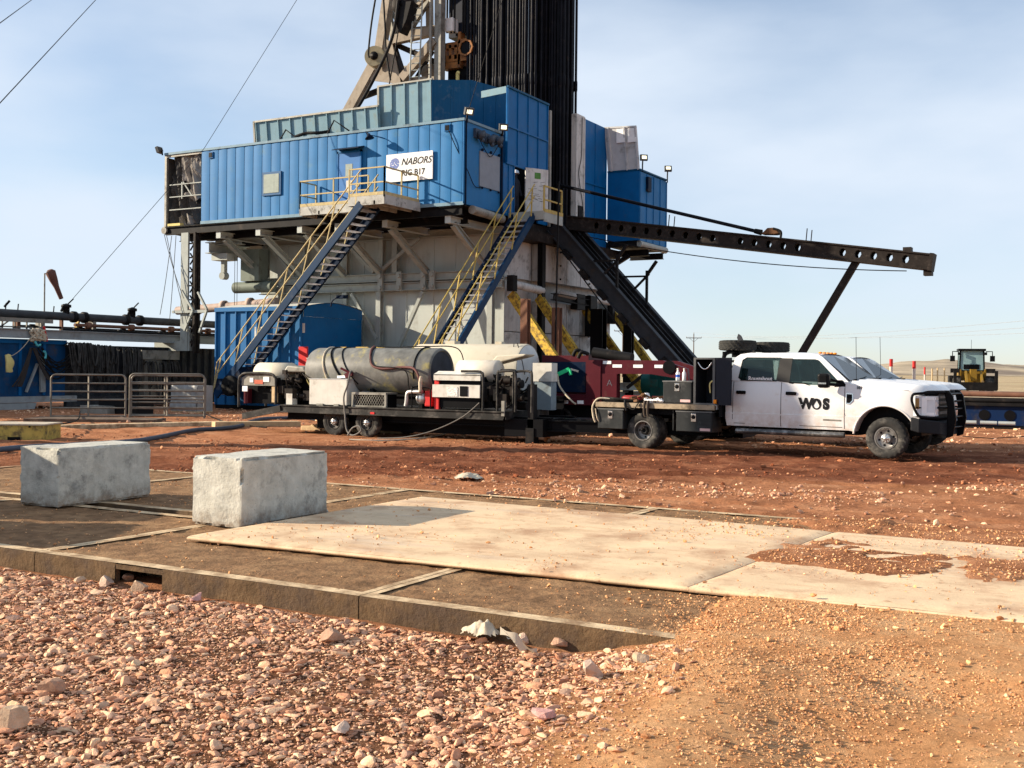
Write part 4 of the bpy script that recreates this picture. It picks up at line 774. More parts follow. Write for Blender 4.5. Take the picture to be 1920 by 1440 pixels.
# small blue cabin at the right
bc = T('small_cabin', 'small blue cabin with its front coloured dark for shade, jutting from the right side of the rig floor', 'cabin', (-22, 51, 7.4))
BX0, BX1, BY0, BY1 = -22.8, -21.12, 49.52, 52.95
MB().box((BX0, BY0, 7.86), (BX1-.03, BY1, 11.2)).build('wall', BLUE_D, bc)  # front in the darker blue: rig's shade put into its colour
m = MB(); seamed(m, (BX1, BY0+.02, 0), (0, 1, 0), BY1-BY0, 7.86, 11.15, 4, (1, 0, 0), .04, .05); m.build('side_wall', BLUE, bc)
MB().box((BX0, BY0-.04, 11.2), (BX1+.06, BY1, 11.27)).build('roof', TEAL_D, bc)
m = MB(); m.box((BX1+.02, BY0+.75, 10.3), (BX1+.14, BY0+1.15, 11.0)); m.build('junction_box', NAVY, bc)
m = MB(); m.box((BX0, BY0+.1, 7.6), (BX1-.2, BY1-.2, 7.86)); m.ibeam((BX0, BY0+1, 7.35), (BX1+.1, BY0+1, 7.35), .25, .3); m.ibeam((BX0, BY1-.6, 7.35), (BX1+.1, BY1-.6, 7.35), .25, .3); m.beam((BX0-.2, BY0+.6, 6.6), (BX0+.9, BY0+.6, 7.2), .2, .2); m.build('floor_beam', DARKST, bc)
MB().cyl((BX1-.1, BY0+.2, 7.72), (BX1-.1, BY1+.2, 7.72), .16).build('skid_pipe', BEAMG, bc)

# ---- floodlights
def flood(p, aim, post, label, lit=True):
    p = Vector(p); t = T('floodlight', label, 'floodlight', tuple(p-UPV*post), 0, 'floodlights on the rig')
    a = Vector(aim).normalized(); s = a.cross(UPV).normalized(); u = s.cross(a)
    m = MB(); m.beam(p-a*.08, p+a*.06, .36, .28, u); m.beam(p-a*.14, p-a*.08, .24, .18, u)
    for i in range(5): m.beam(p-a*.15+s*(.10-.05*i), p-a*.08+s*(.10-.05*i), .012, .2, u)
    m.build('housing', mat('lamp_housing_grey', (.10, .10, .095), .5), t, .01)
    MB().beam(p+a*.06, p+a*.07, .22, .15, u).build('lens', LAMP if lit else LAMPD, t)
    m = MB(); m.tube([p-a*.15, p-a*.2-UPV*.3, p-a*.2-UPV*post], .035, 6); m.build('bracket', DARKST, t)
flood((-22.66, 36.5, 11.5), (.75, -.5, -.45), .5, 'lit floodlight on the front corner of the long blue cabin')
flood((-22.55, 38.96, 11.35), (.7, -.75, -.2), .6, 'lit floodlight on a pole at the back of the cabin end wall')
flood((-20.95, 49.6, 11.8), (.6, -.7, .1), .6, 'floodlight on the near corner of the small blue cabin roof', True)
flood((-20.9, 52.6, 11.75), (.5, -.8, .35), .6, 'floodlight on the far corner of the small blue cabin roof', True)
flood((XL-.3, YF-.1, 11.42), (-.9, -.25, -.35), .3, 'dark floodlight at the tarp hung left end of the cabin', False)

# ---- mast
ms = T('mast', 'tan steel drilling mast with leaning legs, braces and ladder', 'mast', (-30, 44, 8))
m = MB(); m.beam((-29.0, 44, 8), (-29.0, 44, 30), .34, .34, (0, 1, 0)); m.beam((-28.72, 43.8, 8), (-28.72, 43.8, 30), .12, .4, (0, 1, 0)); m.tube([(-29.3, 43.7, 9), (-29.3, 43.7, 30)], .07, 8); m.build('front_leg', GREYST, ms)
m = MB(); P1, P2, P3 = onY(660, 200, 44), onY(712, 105, 44), onY(728, 0, 44)
dP = (P2-P1).normalized(); P0 = P1-dP*4; m.beam(P0, P2, .5, .42, (0, 1, 0)); m.beam(P2, P2+(P3-P2)*6, .45, .42, (0, 1, 0))
g1, g2, g3, g4 = onY(690, 150, 43.85), onY(752, 158, 43.85), onY(735, 80, 43.85), onY(718, 70, 43.85); m.prism([g1, g2, g3, g4], (0, .06, 0)); m.build('raking_leg', TAN, ms)
def ml(a, b, w, mt=TAN, y=44.0, nm='brace'):
    MB().beam(onY(*a, y), onY(*b, y), w, w*.8, (0, 1, 0)).build(nm, mt, ms)
ml((735, 76), (815, 58), .42, TAN); ml((738, 82), (820, 118), .26, BROWNST, 44.4); ml((735, 80), (758, 150), .30, BROWNST, 44.2); ml((755, 148), (816, 76), .40, TAN, 43.9); ml((748, -6), (812, -60), .3, TAN); ml((772, 20), (800, -8), .22, TAN, 44.3); ml((742, 100), (752, 152), .26, BROWNST); ml((762, 78), (778, -4), .22, GREYST, 44.6); ml((765, 60), (815, -20), .3, GREYST, 45.2); ml((722, -4), (738, 70), .26, GREYST, 44.6); ml((750, 152), (818, 150), .3, TAN, 44.2)
ml((726, 10), (772, 78), .2, GREYST, 44.8); ml((772, -8), (740, 66), .18, BROWNST, 45.2); ml((742, 58), (816, 52), .2, TAN, 45.4); ml((778, 150), (812, 96), .16, BROWNST, 45.0); ml((742, 128), (814, 122), .14, GREYST, 45.2); ml((805, -10), (806, 55), .3, TAN, 45.5); ml((668, 186), (716, 168), .25, BROWNST, 44.5)
m = MB(); a0, b0 = onY(768, 152, 43.4), onY(775, -4, 43.4); a1, b1 = onY(786, 150, 43.4), onY(792, -4, 43.4); b0 = a0+(b0-a0)*4; b1 = a1+(b1-a1)*4; m.tube([a0, b0], .035, 6); m.tube([a1, b1], .035, 6)
for i in range(48): m.tube([a0.lerp(b0, (i+.5)/48), a1.lerp(b1, (i+.5)/48)], .022, 5)
m.build('ladder', BEAMG, ms)
# big sheave, travelling block, hoses
sh = T('sheave', 'big cream wire sheave wheel on the leaning mast leg', 'pulley', tuple(onY(706, 130, 43.5)), 0, 'sheaves on the mast')
c = onY(704, 107, 43.5); ax = Vector((.35, -1, 0)).normalized()
MB().lathe([(-.22, .1), (-.22, .48), (-.16, .5), (-.1, .40), (.1, .40), (.16, .5), (.22, .48), (.22, .1)], c, ax, 30, False).lathe([(.2, 0), (.2, .47)], c, ax, 30, False).build('wheel', mat('cream_sheave_paint', (.38, .33, .21), .5, var=.15, dirt=GRIME, dirt_amt=.2), sh); MB().lathe([(.2, .2), (.28, .2), (.3, .1), (.34, .1), (.34, 0)], c, ax, 20).build('hub', DARKST, sh)
MB().lathe([(-.9, .1), (-.9, .46), (-.4, .46), (-.4, .1)], c-ax*.0+Vector((.1, 0, -.12)), ax, 26).build('guard', GREYST, sh)
c = onY(806, 137, 45); sh2 = T('sheave', 'small half hidden sheave at the foot of the mast', 'pulley', tuple(c-UPV*.4), 0, 'sheaves on the mast'); MB().lathe([(-.1, .08), (-.1, .42), (.1, .42), (.1, .08)], c, ax, 24).build('wheel', TAN, sh2)
tb = T('hook_block', 'dark hanging block inside the mast beside the ladder', 'hook block', tuple(onY(750, 62, 43.2)))
c = onY(757, 10, 43.2); MB().lathe([(-.2, .1), (-.2, .5), (-.12, .55), (.12, .55), (.2, .5), (.2, .1)], c, ax, 24).build('wheel', BROWNST, tb)
MB().prism([onY(744, 5, 42.9), onY(771, 2, 42.9), onY(762, 36, 42.9), onY(750, 62, 42.9), onY(744, 50, 42.9)], (0, .6, 0)).build('cheek_plate', DARKST, tb); MB().lathe([(0, .16), (.32, .16), (.34, 0)], c, ax, 14).build('hub', BLACK, tb)
def line(name, pts, r, mt, label, cat, group=None, n=6):
    return tag(MB().tube(pts, r, n).build(name, mt), label, cat, group)
line('hose', spline([onY(707, -20, 43), onY(697, 40, 43), onY(691, 95, 43), onY(692, 108, 43)]), .045, DARKST, 'dark hose looping down to the cream sheave', 'hose', 'hoses on the mast')
line('hose', spline([onY(718, -20, 43), onY(722, 50, 43), onY(724, 95, 43), onY(732, 150, 43)]), .045, DARKST, 'dark hose hanging over the leaning mast leg', 'hose', 'hoses on the mast')
line('hose', spline([onY(749, -20, 42.8), onY(738, 60, 42.8), onY(715, 120, 42.6), onY(672, 200, 42.2), onY(640, 238, 41.6), onY(607, 248, 39.7), onY(574, 250, 39.4), onY(553, 257, 39.3)]), .075, DARKST, 'thick dark hose drooping from the mast onto the cabin roof', 'hose', 'hoses on the mast', 8)
line('hose', spline([onY(748, 50, 43), onY(740, 100, 43), onY(730, 158, 43)]), .03, DARKST, 'thin dark line hanging from the hook block', 'hose', 'hoses on the mast')
# top drive
td = T('top_drive', 'orange framed top drive unit hanging in the mast', 'top drive', tuple(onY(865, 150, 44.5)))
def tb_(a, b, y0, y1, nm, mt): p, q = onY(*a, 44.5), onY(*b, 44.5); MB().box((p.x, y0, q.z), (q.x, y1, p.z)).build(nm, mt, td)
for a, b in (((834, 84), (840, 126)), ((846, 86), (850, 112)), ((856, 86), (861, 112)), ((863, 62), (867, 122)), ((882, 60), (888, 124)), ((834, 84), (864, 90)), ((834, 108), (888, 113)), ((834, 120), (866, 128)), ((864, 76), (886, 80))): tb_(a, b, 44.3, 44.7, 'frame', ORANGE)
m = MB(); p = onY(875, 90, 44.25); m.lathe([(0, .40), (.12, .40), (.12, .32), (.0, .32)], p, (0, -1, 0), 8, False); m.build('ring', ORANGE, td); MB().lathe([(0, 0), (0, .37), (.05, .37), (.05, 0)], p, (0, -1, 0), 16, False).build('motor', BLACK, td)
tb_((834, 110), (887, 123), 44.6, 45.6, 'tray', BROWNP); tb_((838, 128), (884, 150), 44.6, 45.6, 'lower_body', BLACK); tb_((836, -40), (890, 60), 44.8, 46.2, 'upper_body', mat('black_navy_casting', (.012, .016, .03), .5)); tb_((841, 38), (855, 60), 44.2, 44.7, 'white_box', REFL)
m = MB(); m.tube([onY(858, 155, 44.2), onY(858, 138, 44.2)], .09, 8); m.ball(onY(859, 137, 44.2), .1); m.build('valve', YROPE, td)
m = MB()
for px in (838, 846, 852, 868, 872, 878, 884, 888): m.tube([onY(px, 62, 44.4), onY(px+2, -90, 44.4)], .05, 6)
m.build('service_loop', DARKST, td)

# ---- racked drill pipe
pm = MB(); pm.tube([(0, 0, 0), (0, 0, 6.5)], .063, 10); pm.tube([(0, 0, 6.5), (0, 0, 6.6), (0, 0, 6.95), (0, 0, 7.05)], [.063, .083, .083, .063], 10); pm.tube([(0, 0, 7.05), (0, 0, 20)], .063, 10)
first = None; lbg = 'stand of drill pipe racked upright in the crowd of dark pipes above the wind wall'
def racked(x, y, z):
    global first
    if first is None: first = pm.build('drill_pipe', PIPE, origin=(0, 0, 0)); o = first; tag(o, lbg, 'drill pipe', 'drill pipe racked in the mast')
    else: o = first.copy(); COL.objects.link(o)
    o.location = (x, y, z)
for r_ in range(4):
    for i in range(24): racked(-27.55+i*.152+(r_ % 2)*.07+random.uniform(-.025, .025), 44.3+r_*.5+random.uniform(-.1, .1), 8.0)
lbg2 = 'stand of drill pipe racked upright in the pipe opening at the right'
n_l = 96
for r_ in range(4):
    for i in range(11):
        racked(-24.62+i*.150+random.uniform(-.03, .03), 45.3+r_*.42+random.uniform(-.08, .08), 8.0)
for o in [o for o in bpy.data.objects if o.name.startswith('drill_pipe')]:
    if o.location.y > 45.15 and o.location.x > -24.5 and o is not first: o['label'] = lbg2
m = MB()
for px, w in ((1008, .06), (1030, .05), (829, .05)): pass
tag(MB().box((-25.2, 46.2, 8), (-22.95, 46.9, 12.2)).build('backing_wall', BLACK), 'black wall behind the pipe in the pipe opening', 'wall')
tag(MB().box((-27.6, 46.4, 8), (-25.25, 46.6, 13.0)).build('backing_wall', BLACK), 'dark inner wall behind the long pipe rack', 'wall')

# ---- V-door ramp
rp_ = T('pipe_ramp', 'dark steel pipe ramp sloping from the rig floor to the ground', 'ramp', (-17, 44.6, 0))
ra, rb = Vector((-22.6, 43.6, 8.0)), Vector((-15.6, 43.6, .55)); rd = (rb-ra).normalized(); rn = Vector((-rd.z, 0, rd.x))
rn = rn if rn.z > 0 else -rn
for k, y in ((0, 43.6), (1, 45.8)):
    a = Vector((ra.x, y, ra.z)); b = Vector((rb.x, y, rb.z)); MB().beam(a-rn*.1, b-rn*.1, .12, .62, rn).beam(a+rn*.22, b+rn*.22, .34, .05, rn).beam(a-rn*.41, b-rn*.41, .3, .05, rn).build('side_girder', RAMPG, rp_)
m = MB(); a = Vector((ra.x, 44.7, ra.z)); b = Vector((rb.x, 44.7, rb.z)); m.beam(a-rn*.05, b-rn*.05, 2.1, .06, rn); m.build('deck', BLACK, rp_)
m = MB()
for y in (44.15, 44.75, 45.3): m.beam(Vector((ra.x, y, ra.z))+rn*.05, Vector((rb.x, y, rb.z))+rn*.05, .1, .16, rn)
m.build('skid_rail', DARKST, rp_)
m = MB()
for t in (.12, .24, .36, .5, .64, .8): q = ra.lerp(rb, t); m.beam(q-rn*.42+Vector((0, -.12, 0)), q-rn*.42+rd*.5+Vector((0, -.12, 0)), .25, .22, rn); 
m.build('lug', DARKST, rp_)
m = MB()
for t, yy in ((.43, 43.6), (.5, 45.7)):
    q = Vector((ra.x+(rb.x-ra.x)*t, yy, ra.z+(rb.z-ra.z)*t)); m.beam(q, q+UPV*1.75, .1, .1, (0, 1, 0)); m.beam(q-rd*1.1+rn*.1, q+UPV*1.6+Vector((.1, 0, 0)), .09, .09); m.beam(q+UPV*1.55, q+UPV*2.15+Vector((.45, 0, 0)), .12, .12, (0, 1, 0)); m.beam(q+UPV*1.5, q+UPV*1.5-Vector((1.6, 0, -.02)), .08, .08)
m.build('guide_horn', DARKST, rp_)
m = MB(); q = ra.lerp(rb, .74)
for yy in (43.5, 45.8): m.beam((q.x+.1, yy, q.z-.3), (q.x-1.6, yy, .9), .12, .12); m.beam((q.x+.1, yy, q.z-.35), (q.x+1.6, yy, .7), .1, .1); m.beam((q.x+.5, yy, q.z-1.0), (q.x-.3, yy, .9), .08, .08)
m.tube([(q.x-1.9, 43.4, 3.4), (q.x-5, 43.4, 7.2)], .03, 5); m.build('support_frame', DARKST, rp_)
line('wire_rope', [onX(1065, 470, -22.4), onX(1135, 560, -21.6)], .045, DARKST, 'taut rod running from the pipe opening down along the rig side', 'rod')

# ---- pipe-handling boom with round holes
bm = T('boom_girder', 'long dark boom girder pierced by a row of round holes', 'boom', (-14, 45, 6))
BA, BB = onY(1066, 418, 44.6), onY(1746, 492, 44.6); bd = (BB-BA).normalized(); bn = Vector((-bd.z, 0, bd.x)); Lb = (BB-BA).length; BH = .62
def holed(y, side):
    """web plate: each cell a square with an octagonal hole"""
    m = MB(); n = 26; cw = Lb/n; hh = BH/2-.04
    for i in range(n):
        c = BA+bd*cw*(i+.5)+Vector((0, y-44.6, 0)); r = .17
        sq = [c+bd*(cw/2*sx)+bn*(hh*sz) for sx, sz in ((1, 0), (1, 1), (0, 1), (-1, 1), (-1, 0), (-1, -1), (0, -1), (1, -1))]
        if i in (0, 1, 12, 18, 19, 25): m.add([sq[1], sq[3], sq[5], sq[7]], [(0, 1, 2, 3)]); continue
        ci = [c+bd*r*.8*math.cos(k*math.pi/4)+bn*r*math.sin(k*math.pi/4) for k in range(8)]
        m.add(sq+ci, [(k, (k+1) % 8, 8+(k+1) % 8, 8+k) for k in range(8)])
        tb2 = [p+Vector((0, side*.07, 0)) for p in ci]; m.add(ci+tb2, [(k, (k+1) % 8, 8+(k+1) % 8, 8+k) for k in range(8)])
    m.build('web', BROWNST, bm, solid=.025)
holed(44.35, 1); holed(44.95, -1)
for s in (1, -1): MB().beam(BA+bn*(BH/2-.03)*s+Vector((0, .05, 0)), BB+bn*(BH/2-.03)*s+Vector((0, .05, 0)), .78, .06, bn).build('flange', BROWNST, bm)
m = MB(); m.beam(BB-bd*.05, BB+bd*.1, .7, BH+.04, bn); m.box((BB.x-.25, 44.4, BB.z-.5), (BB.x+.05, 44.8, BB.z-.28)); m.box((BB.x-1.0, 44.4, BB.z+.42), (BB.x-.7, 44.8, BB.z+.6)); m.build('end_plate', BROWNST, bm)
m = MB()
for px, py in ((1253, 425), (1263, 428), (1511, 452), (1520, 455)): p = onY(px, py, 44.5); m.tube([p-UPV*.1, p+Vector((.05, 0, .5))], .022, 5)
m.build('pin', DARKST, bm)
sa, sb_ = onY(1607, 488, 44.6), onY(1500, 668, 44.6); sv = sb_-sa; MB().beam(sa, sa+sv*1.25, .26, .24, (0, 1, 0)).beam(sa+Vector((-.3, 0, .05)), sa+Vector((.5, 0, -.05)), .3, .12).build('strut', BROWNST, bm)
line('cable', sag(onY(1085, 440, 44.0), onY(1700, 508, 44.0), .35, 20), .02, DARKST, 'thin cable slung under the boom girder', 'cable')
dp = T('drill_pipe_joint', 'single drill pipe sloping from the pipe opening down onto the boom', 'drill pipe', tuple(onY(1430, 436, 44.5)))
pa, pb = onY(1048, 347, 45.2), onY(1428, 436, 44.5); m = MB(); m.tube([pa, pa.lerp(pb, .97)], .075, 10); m.build('pipe', PIPE, dp); MB().tube([pa.lerp(pb, .97), pb], [.1, .12], 10).build('tool_joint', DARKST, dp)
el = T('pipe_elevator', 'rusty lifting clamp lying on the boom at the end of the pipe', 'clamp', tuple(onY(1450, 445, 44.5)))
c = onY(1450, 438, 44.5); m = MB(); m.prism([(c.x-.45, 44.3, c.z-.02), (c.x+.1, 44.3, c.z-.05), (c.x+.3, 44.3, c.z-.02), (c.x+.1, 44.3, c.z+.22), (c.x-.2, 44.3, c.z+.22)], (0, .5, 0)); m.build('body', mat('rusty_brown_casting', (.12, .06, .03), .7, var=.3), el, .03); MB().tube(spline([(c.x+.05, 44.3, c.z+.18), (c.x+.35, 44.3, c.z+.05), (c.x+.36, 44.3, c.z-.2)]), .05, 8).build('bail', DARKST, el)

# ---- yellow struts and posts at the rig's right foot
def strut(a, b, label): tag(MB().beam(a, b, .26, .32).beam(Vector(a)+Vector((0, -.15, .0)), Vector(b)+Vector((0, -.15, 0)), .05, .38).build('strut', YELB), label, 'strut', 'chipped yellow struts')
strut((-22.9, 40.4, 4.75), (-19.2, 40.0, .2), 'chipped yellow strut behind the white tank, leftmost of the struts')
strut((-22.9, 42.8, 4.75), (-19.2, 42.2, .2), 'chipped yellow strut leaning down toward the maroon trailer')
strut((-22.9, 47.4, 4.5), (-19.3, 47.0, .2), 'darker yellow strut right of the black column')
strut((-22.9, 50.4, 4.55), (-19.2, 49.6, .2), 'yellow strut rightmost at the rig foot, nearest the ramp')
def post(x, y, z1, w, mt, label, d=.3): tag(MB().ibeam((x, y, -.2), (x, y, z1), w, d, (0, 1, 0), .04).build('post', mt), label, 'post', 'upright beams at the rig foot')
post(-21.2, 38.5, 4.4, .3, BROWNP, 'rust brown upright beam above the white tank'); post(-21.2, 41.2, 4.2, .34, BROWNP, 'brown upright beam between two yellow struts'); post(-20.9, 47.9, 4.3, .42, DARKST, 'dark upright beam standing alone right of the rig base'); post(-21.6, 46.1, 4.4, .6, BLACK, 'black column at the right foot of the rig base', .5); post(-21.7, 46.6, 4.0, .2, BROWNP, 'narrow brown beam against the black column')
tag(MB().ibeam((-22.5, 40, .9), (-19.5, 51.5, .9), .3, .35).ibeam((-21, 39.5, .4), (-21, 52, .4), .4, .5).build('sill_beam', BEAMG), 'grey sill beam lying along the rig foot', 'beam')
line('wire_rope', [onX(1048, 340, -21.0), onX(1041, 665, -21.0)], .04, DARKST, 'slack dark cable hanging down from the pipe opening', 'cable')

# ---- blue shed under the first stair
sd_ = T('shed', 'blue ribbed equipment shed with a curved roof under the first staircase', 'shed', (-32.2, 37.6, -.2))
X0, X1, Y0, Y1 = -34.62, -29.88, 35.45, 39.35
m = MB(); seamed(m, (X0, Y0, 0), (1, 0, 0), X1-X0, .0, 3.95, 8, (0, -1, 0), .09, .05)
for i in range(9):
    pass
m.build('front_wall', SHED, sd_)
m = MB(); m.box((X0, Y0-.11, 3.95), (X1+.02, Y0-.01, 4.12)); m.box((X0, Y0-.05, 0), (X0+.1, Y0-.01, 3.92)); m.box((X1-.08, Y0-.05, 0), (X1+.02, Y0-.01, 3.92)); m.build('frame_trim', SHED, sd_)
m = MB(); m.box((X1-.02, Y0+.01, 0), (X1+.04, Y1, 3.7)); n = 12; cy = (Y0+Y1)/2; m.add([(X1+.07, Y0+(Y1-Y0)*i/n, 3.7) for i in range(n+1)]+[(X1+.07, Y0+(Y1-Y0)*i/n, 4.1+.22*math.sin(math.pi*i/n)) for i in range(n+1)], [(i, i+1, n+2+i, n+1+i) for i in range(n)]); m.build('end_wall', BLUE_D, sd_)
m = MB(); m.add([(x, Y0+(Y1-Y0)*i/n, 4.12+.22*math.sin(math.pi*i/n)) for x in (X0-.03, X1+.12) for i in range(n+1)], [(i, i+1, n+2+i, n+1+i) for i in range(n)], True); m.box((X0, Y0+.02, 3.95), (X1, Y1, 4.12)); m.build('roof', mat('pale_roof_sheet', (.55, .55, .5), .6, dirt=GRIME, dirt_amt=.2), sd_)
pa = onY(563, 650, Y0); pb = onY(578, 690, Y0); MB().box((pa.x, Y0-.1, pb.z-.4), (pb.x, Y0-.02, pa.z)).build('fire_cabinet', RED, sd_)
pa = onY(567, 606, Y0); pb = onY(572, 624, Y0); MB().box((pa.x, Y0-.02, pb.z), (pb.x, Y0-.008, pa.z)).build('notice', WHITEB, sd_); pa = onY(478, 613, Y0); pb = onY(494, 632, Y0); MB().box((pa.x, Y0-.02, pb.z), (pb.x, Y0-.008, pa.z)).build('notice', WHITEB, sd_)
p = onY(620, 575, 36); m = MB(); m.tube(spline([(p.x, 36, 4.1), (p.x+.1, 36, 4.35), (p.x+.45, 36, 4.5)]), .03, 6); m.box((p.x+.35, 35.9, 4.42), (p.x+.8, 36.1, 4.55)); m.build('lamp', NAVY, sd_)
m = MB(); m.box((X0, Y0, -.25), (X1, Y1, 0)); m.build('skid', DARKST, sd_)
# pale blue skid box right of the shed
tag(MB().box((-29.6, 38.2, 1.75), (-26.4, 39.3, 2.5)).box((-29.6, 38.2, -.2), (-26.4, 39.25, 1.7)).build('pump_skid', mat('blue_grey_paint', (.20, .25, .28), .6, dirt=GRIME, dirt_amt=.25)), 'blue grey pump skid against the rig base right of the shed', 'skid')  # even blue grey paint
m = MB()
for a, b in ((630, 650), (668, 690), (698, 720)): p = onY(a, 657, 33.0); q = onY(b, 657, 33.0); rail(m, [(p.x, 33, p.z-1.2), (q.x, 33, q.z-1.2)], 1.3, (.6,), .03, 2)
tag(m.build('guard_rail', RAILY), 'dull yellow guard rail showing over the grey tank', 'rail')

# ---- lattice leg at the left
lt = T('lattice_leg', 'grey lattice column standing under the left end of the cabin', 'column', (-37.2, 36.8, 2.4))
m = MB(); x, y = -37.55, 36.5; m.beam((x, y, 2.3), (x, y, 7.6), .42, .1, (0, 1, 0)); m.beam((x-.2, y+.15, 2.3), (x-.2, y+.15, 7.6), .1, .35, (0, 1, 0)); m.prism([(x-1.9, y, 2.3), (x+.3, y, 2.3), (x+.3, y, 3.3), (x-.3, y, 2.75), (x-1.9, y, 2.7)], (0, .3, 0)); m.build('pale_leg', BEAMG, lt)
m = MB(); xx = x+.60
for yy in (y, y+.22): m.beam((xx, yy, 2.2), (xx, yy, 7.6), .12, .12, (0, 1, 0))
for i in range(8): z = 2.4+i*.63; m.beam((x+.2, y+.1, z), (xx, y+.1, z+.5), .05, .05); m.beam((xx, y+.1, z), (x+.2, y+.1, z+.5), .05, .05); m.beam((x+.2, y+.05, z+.3), (xx, y+.05, z+.3), .06, .06)
for i in range(12): m.tube(spline([(x+.22+i*.034, y+.3, 7.4), (x+.24+i*.034+random.uniform(-.05, .05), y+.2, 5.2), (x+.22+i*.032, y+.25, 2.3)]), .022, 5)
m.build('dark_lattice', BROWNST, lt)
m = MB(); m.beam((x-.6, y-.15, 4.05), (x+1.5, y-.15, 4.05), .1, .12); m.beam((x, y-.2, 5.0), (x+.75, y-.25, 4.1), .09, .09); m.beam((x+.75, y-.25, 4.1), (x+.2, y-.2, 3.2), .09, .09); m.beam((x+1.0, y-.2, 4.9), (x+1.6, y-.25, 4.1), .09, .09); m.beam((x+1.6, y-.25, 4.1), (x+1.1, y-.2, 3.1), .09, .09); m.build('bracket', BEAMG, lt)
for k, (a, b) in enumerate((((308, 440), (345, 560)), ((312, 440), (360, 640)), ((322, 442), (300, 590)), ((330, 442), (318, 600)))):
    line('tag_line', sag(onY(*a, 36.4), onY(*b, 36.0), .2, 8), .014, DARKST, ['slack line from the cabin corner to the lattice column', 'line from the cabin corner to the foot of the lattice column', 'loose thin line left of the lattice column', 'inner loose line beside the lattice column'][k], 'line', 'slack lines under the cabin', 4)
# guy wires
for k, (a, d0, b, d1) in enumerate((((300, -130), 55, (-40, 236), 20), ((100, -30), 50, (-30, 65), 20), ((600, -70), 48, (383, 278), 46), ((383, 278), 46, (128, 570), 43), ((960, -60), 40, (876, 215), 41))):
    line('guy_wire', [at(*a, d0), at(*b, d1)], .011, DARKST, ['guy wire crossing the upper left sky', 'guy wire clipping the top left corner of the sky', 'guy wire rising from the cabin roof edge into the sky', 'guy wire running from the cabin down to the pipe on the mud tanks', 'thin wire rising past the cabin corner floodlight'][k], 'guy wire', 'guy wires', 5)

# ================================================================ vehicles
def sharp(o, deg=32): o.data.polygons.foreach_set('use_smooth', [True]*len(o.data.polygons)); o.data.set_sharp_from_angle(angle=R(deg)); return o
def wheel(parent, c, r, w, dish, name='wheel', rimr=.56, tyre=None, n=60, near=-1, knob=True, rimmat=None):
    """wheel lying across local y; near=-1: the outer face looks to -y. tyre with shoulder and tread grooves, dished rim, hub, nuts"""
    c = Vector(c); ax = Vector((0, near, 0)); R_ = r*rimr
    prof = [(-w*.42, R_), (-w*.5, R_*1.08), (-w*.52, r*.80), (-w*.46, r*.95), (-w*.36, r*.985)]
    for i in range(5): a = -w*.34+w*.68*i/5; prof += [(a+.004, r), (a+w*.11, r), (a+w*.115, r*.965), (a+w*.132, r*.965)]
    prof += [(w*.36, r*.985), (w*.46, r*.95), (w*.52, r*.80), (w*.5, R_*1.08), (w*.42, R_)]
    m = MB(); m.lathe(prof, c, ax, n); k0 = len(m.v)-len(prof)*n
    for i, (a, q) in enumerate(prof):
        if q > r*.98:
            for k in range(n):
                if (k+(i//4)) % 3 == 0: v = Vector(m.v[k0+i*n+k])-c; v = v-ax*v.dot(ax); m.v[k0+i*n+k] = tuple(Vector(m.v[k0+i*n+k])-v*.022)
    wh = m.build(name, tyre or TYRE, parent, local=True); sharp(wh, 50)
    f = w*.44; m = MB(); d_ = -.10 if dish else -.015
    m.lathe([(f, R_), (f+.012, R_*.98), (f+.012, R_*.9), (f-.02, R_*.86), (f+d_-.02, R_*.80), (f+d_-.03, R_*.45), (f+d_-.02, R_*.42)], c, ax, n)
    rim = m.build('rim', rimmat or mat('dull_steel_rim', (.22, .21, .20), .4, metal=.6, var=.2, dirt=GRIME, dirt_amt=.3, dirt_scale=5), wh, local=True); sharp(rim, 45)
    m = MB(); h = f+d_; m.lathe([(h-.03, R_*.42), (h+.03, R_*.40), (h+.05, R_*.30), (h+.05, R_*.2), (h+(.0 if dish else .07), R_*.18), (h+(.0 if dish else .07), 0)], c, ax, 24)
    u = ax.orthogonal().normalized(); v = ax.cross(u)
    for k in range(8): a = k*math.pi/4; q = c+ax*(h-.0)+(u*math.cos(a)+v*math.sin(a))*R_*.33; m.cyl(q, q+ax*.065, R_*.055, None, 6)
    hb = m.build('hub', ALU if not dish else DARKST, wh, local=True)
    m = MB()
    for k in range(6 if not dish else 4): a = (k+.5)*math.pi/(3 if not dish else 2); q = c+ax*(h-.022)+(u*math.cos(a)+v*math.sin(a))*R_*.63; m.cyl(q-ax*.001, q+ax*.004, R_*.10, None, 10)
    m.build('rim_hole', BLACK, rim, local=True); return wh
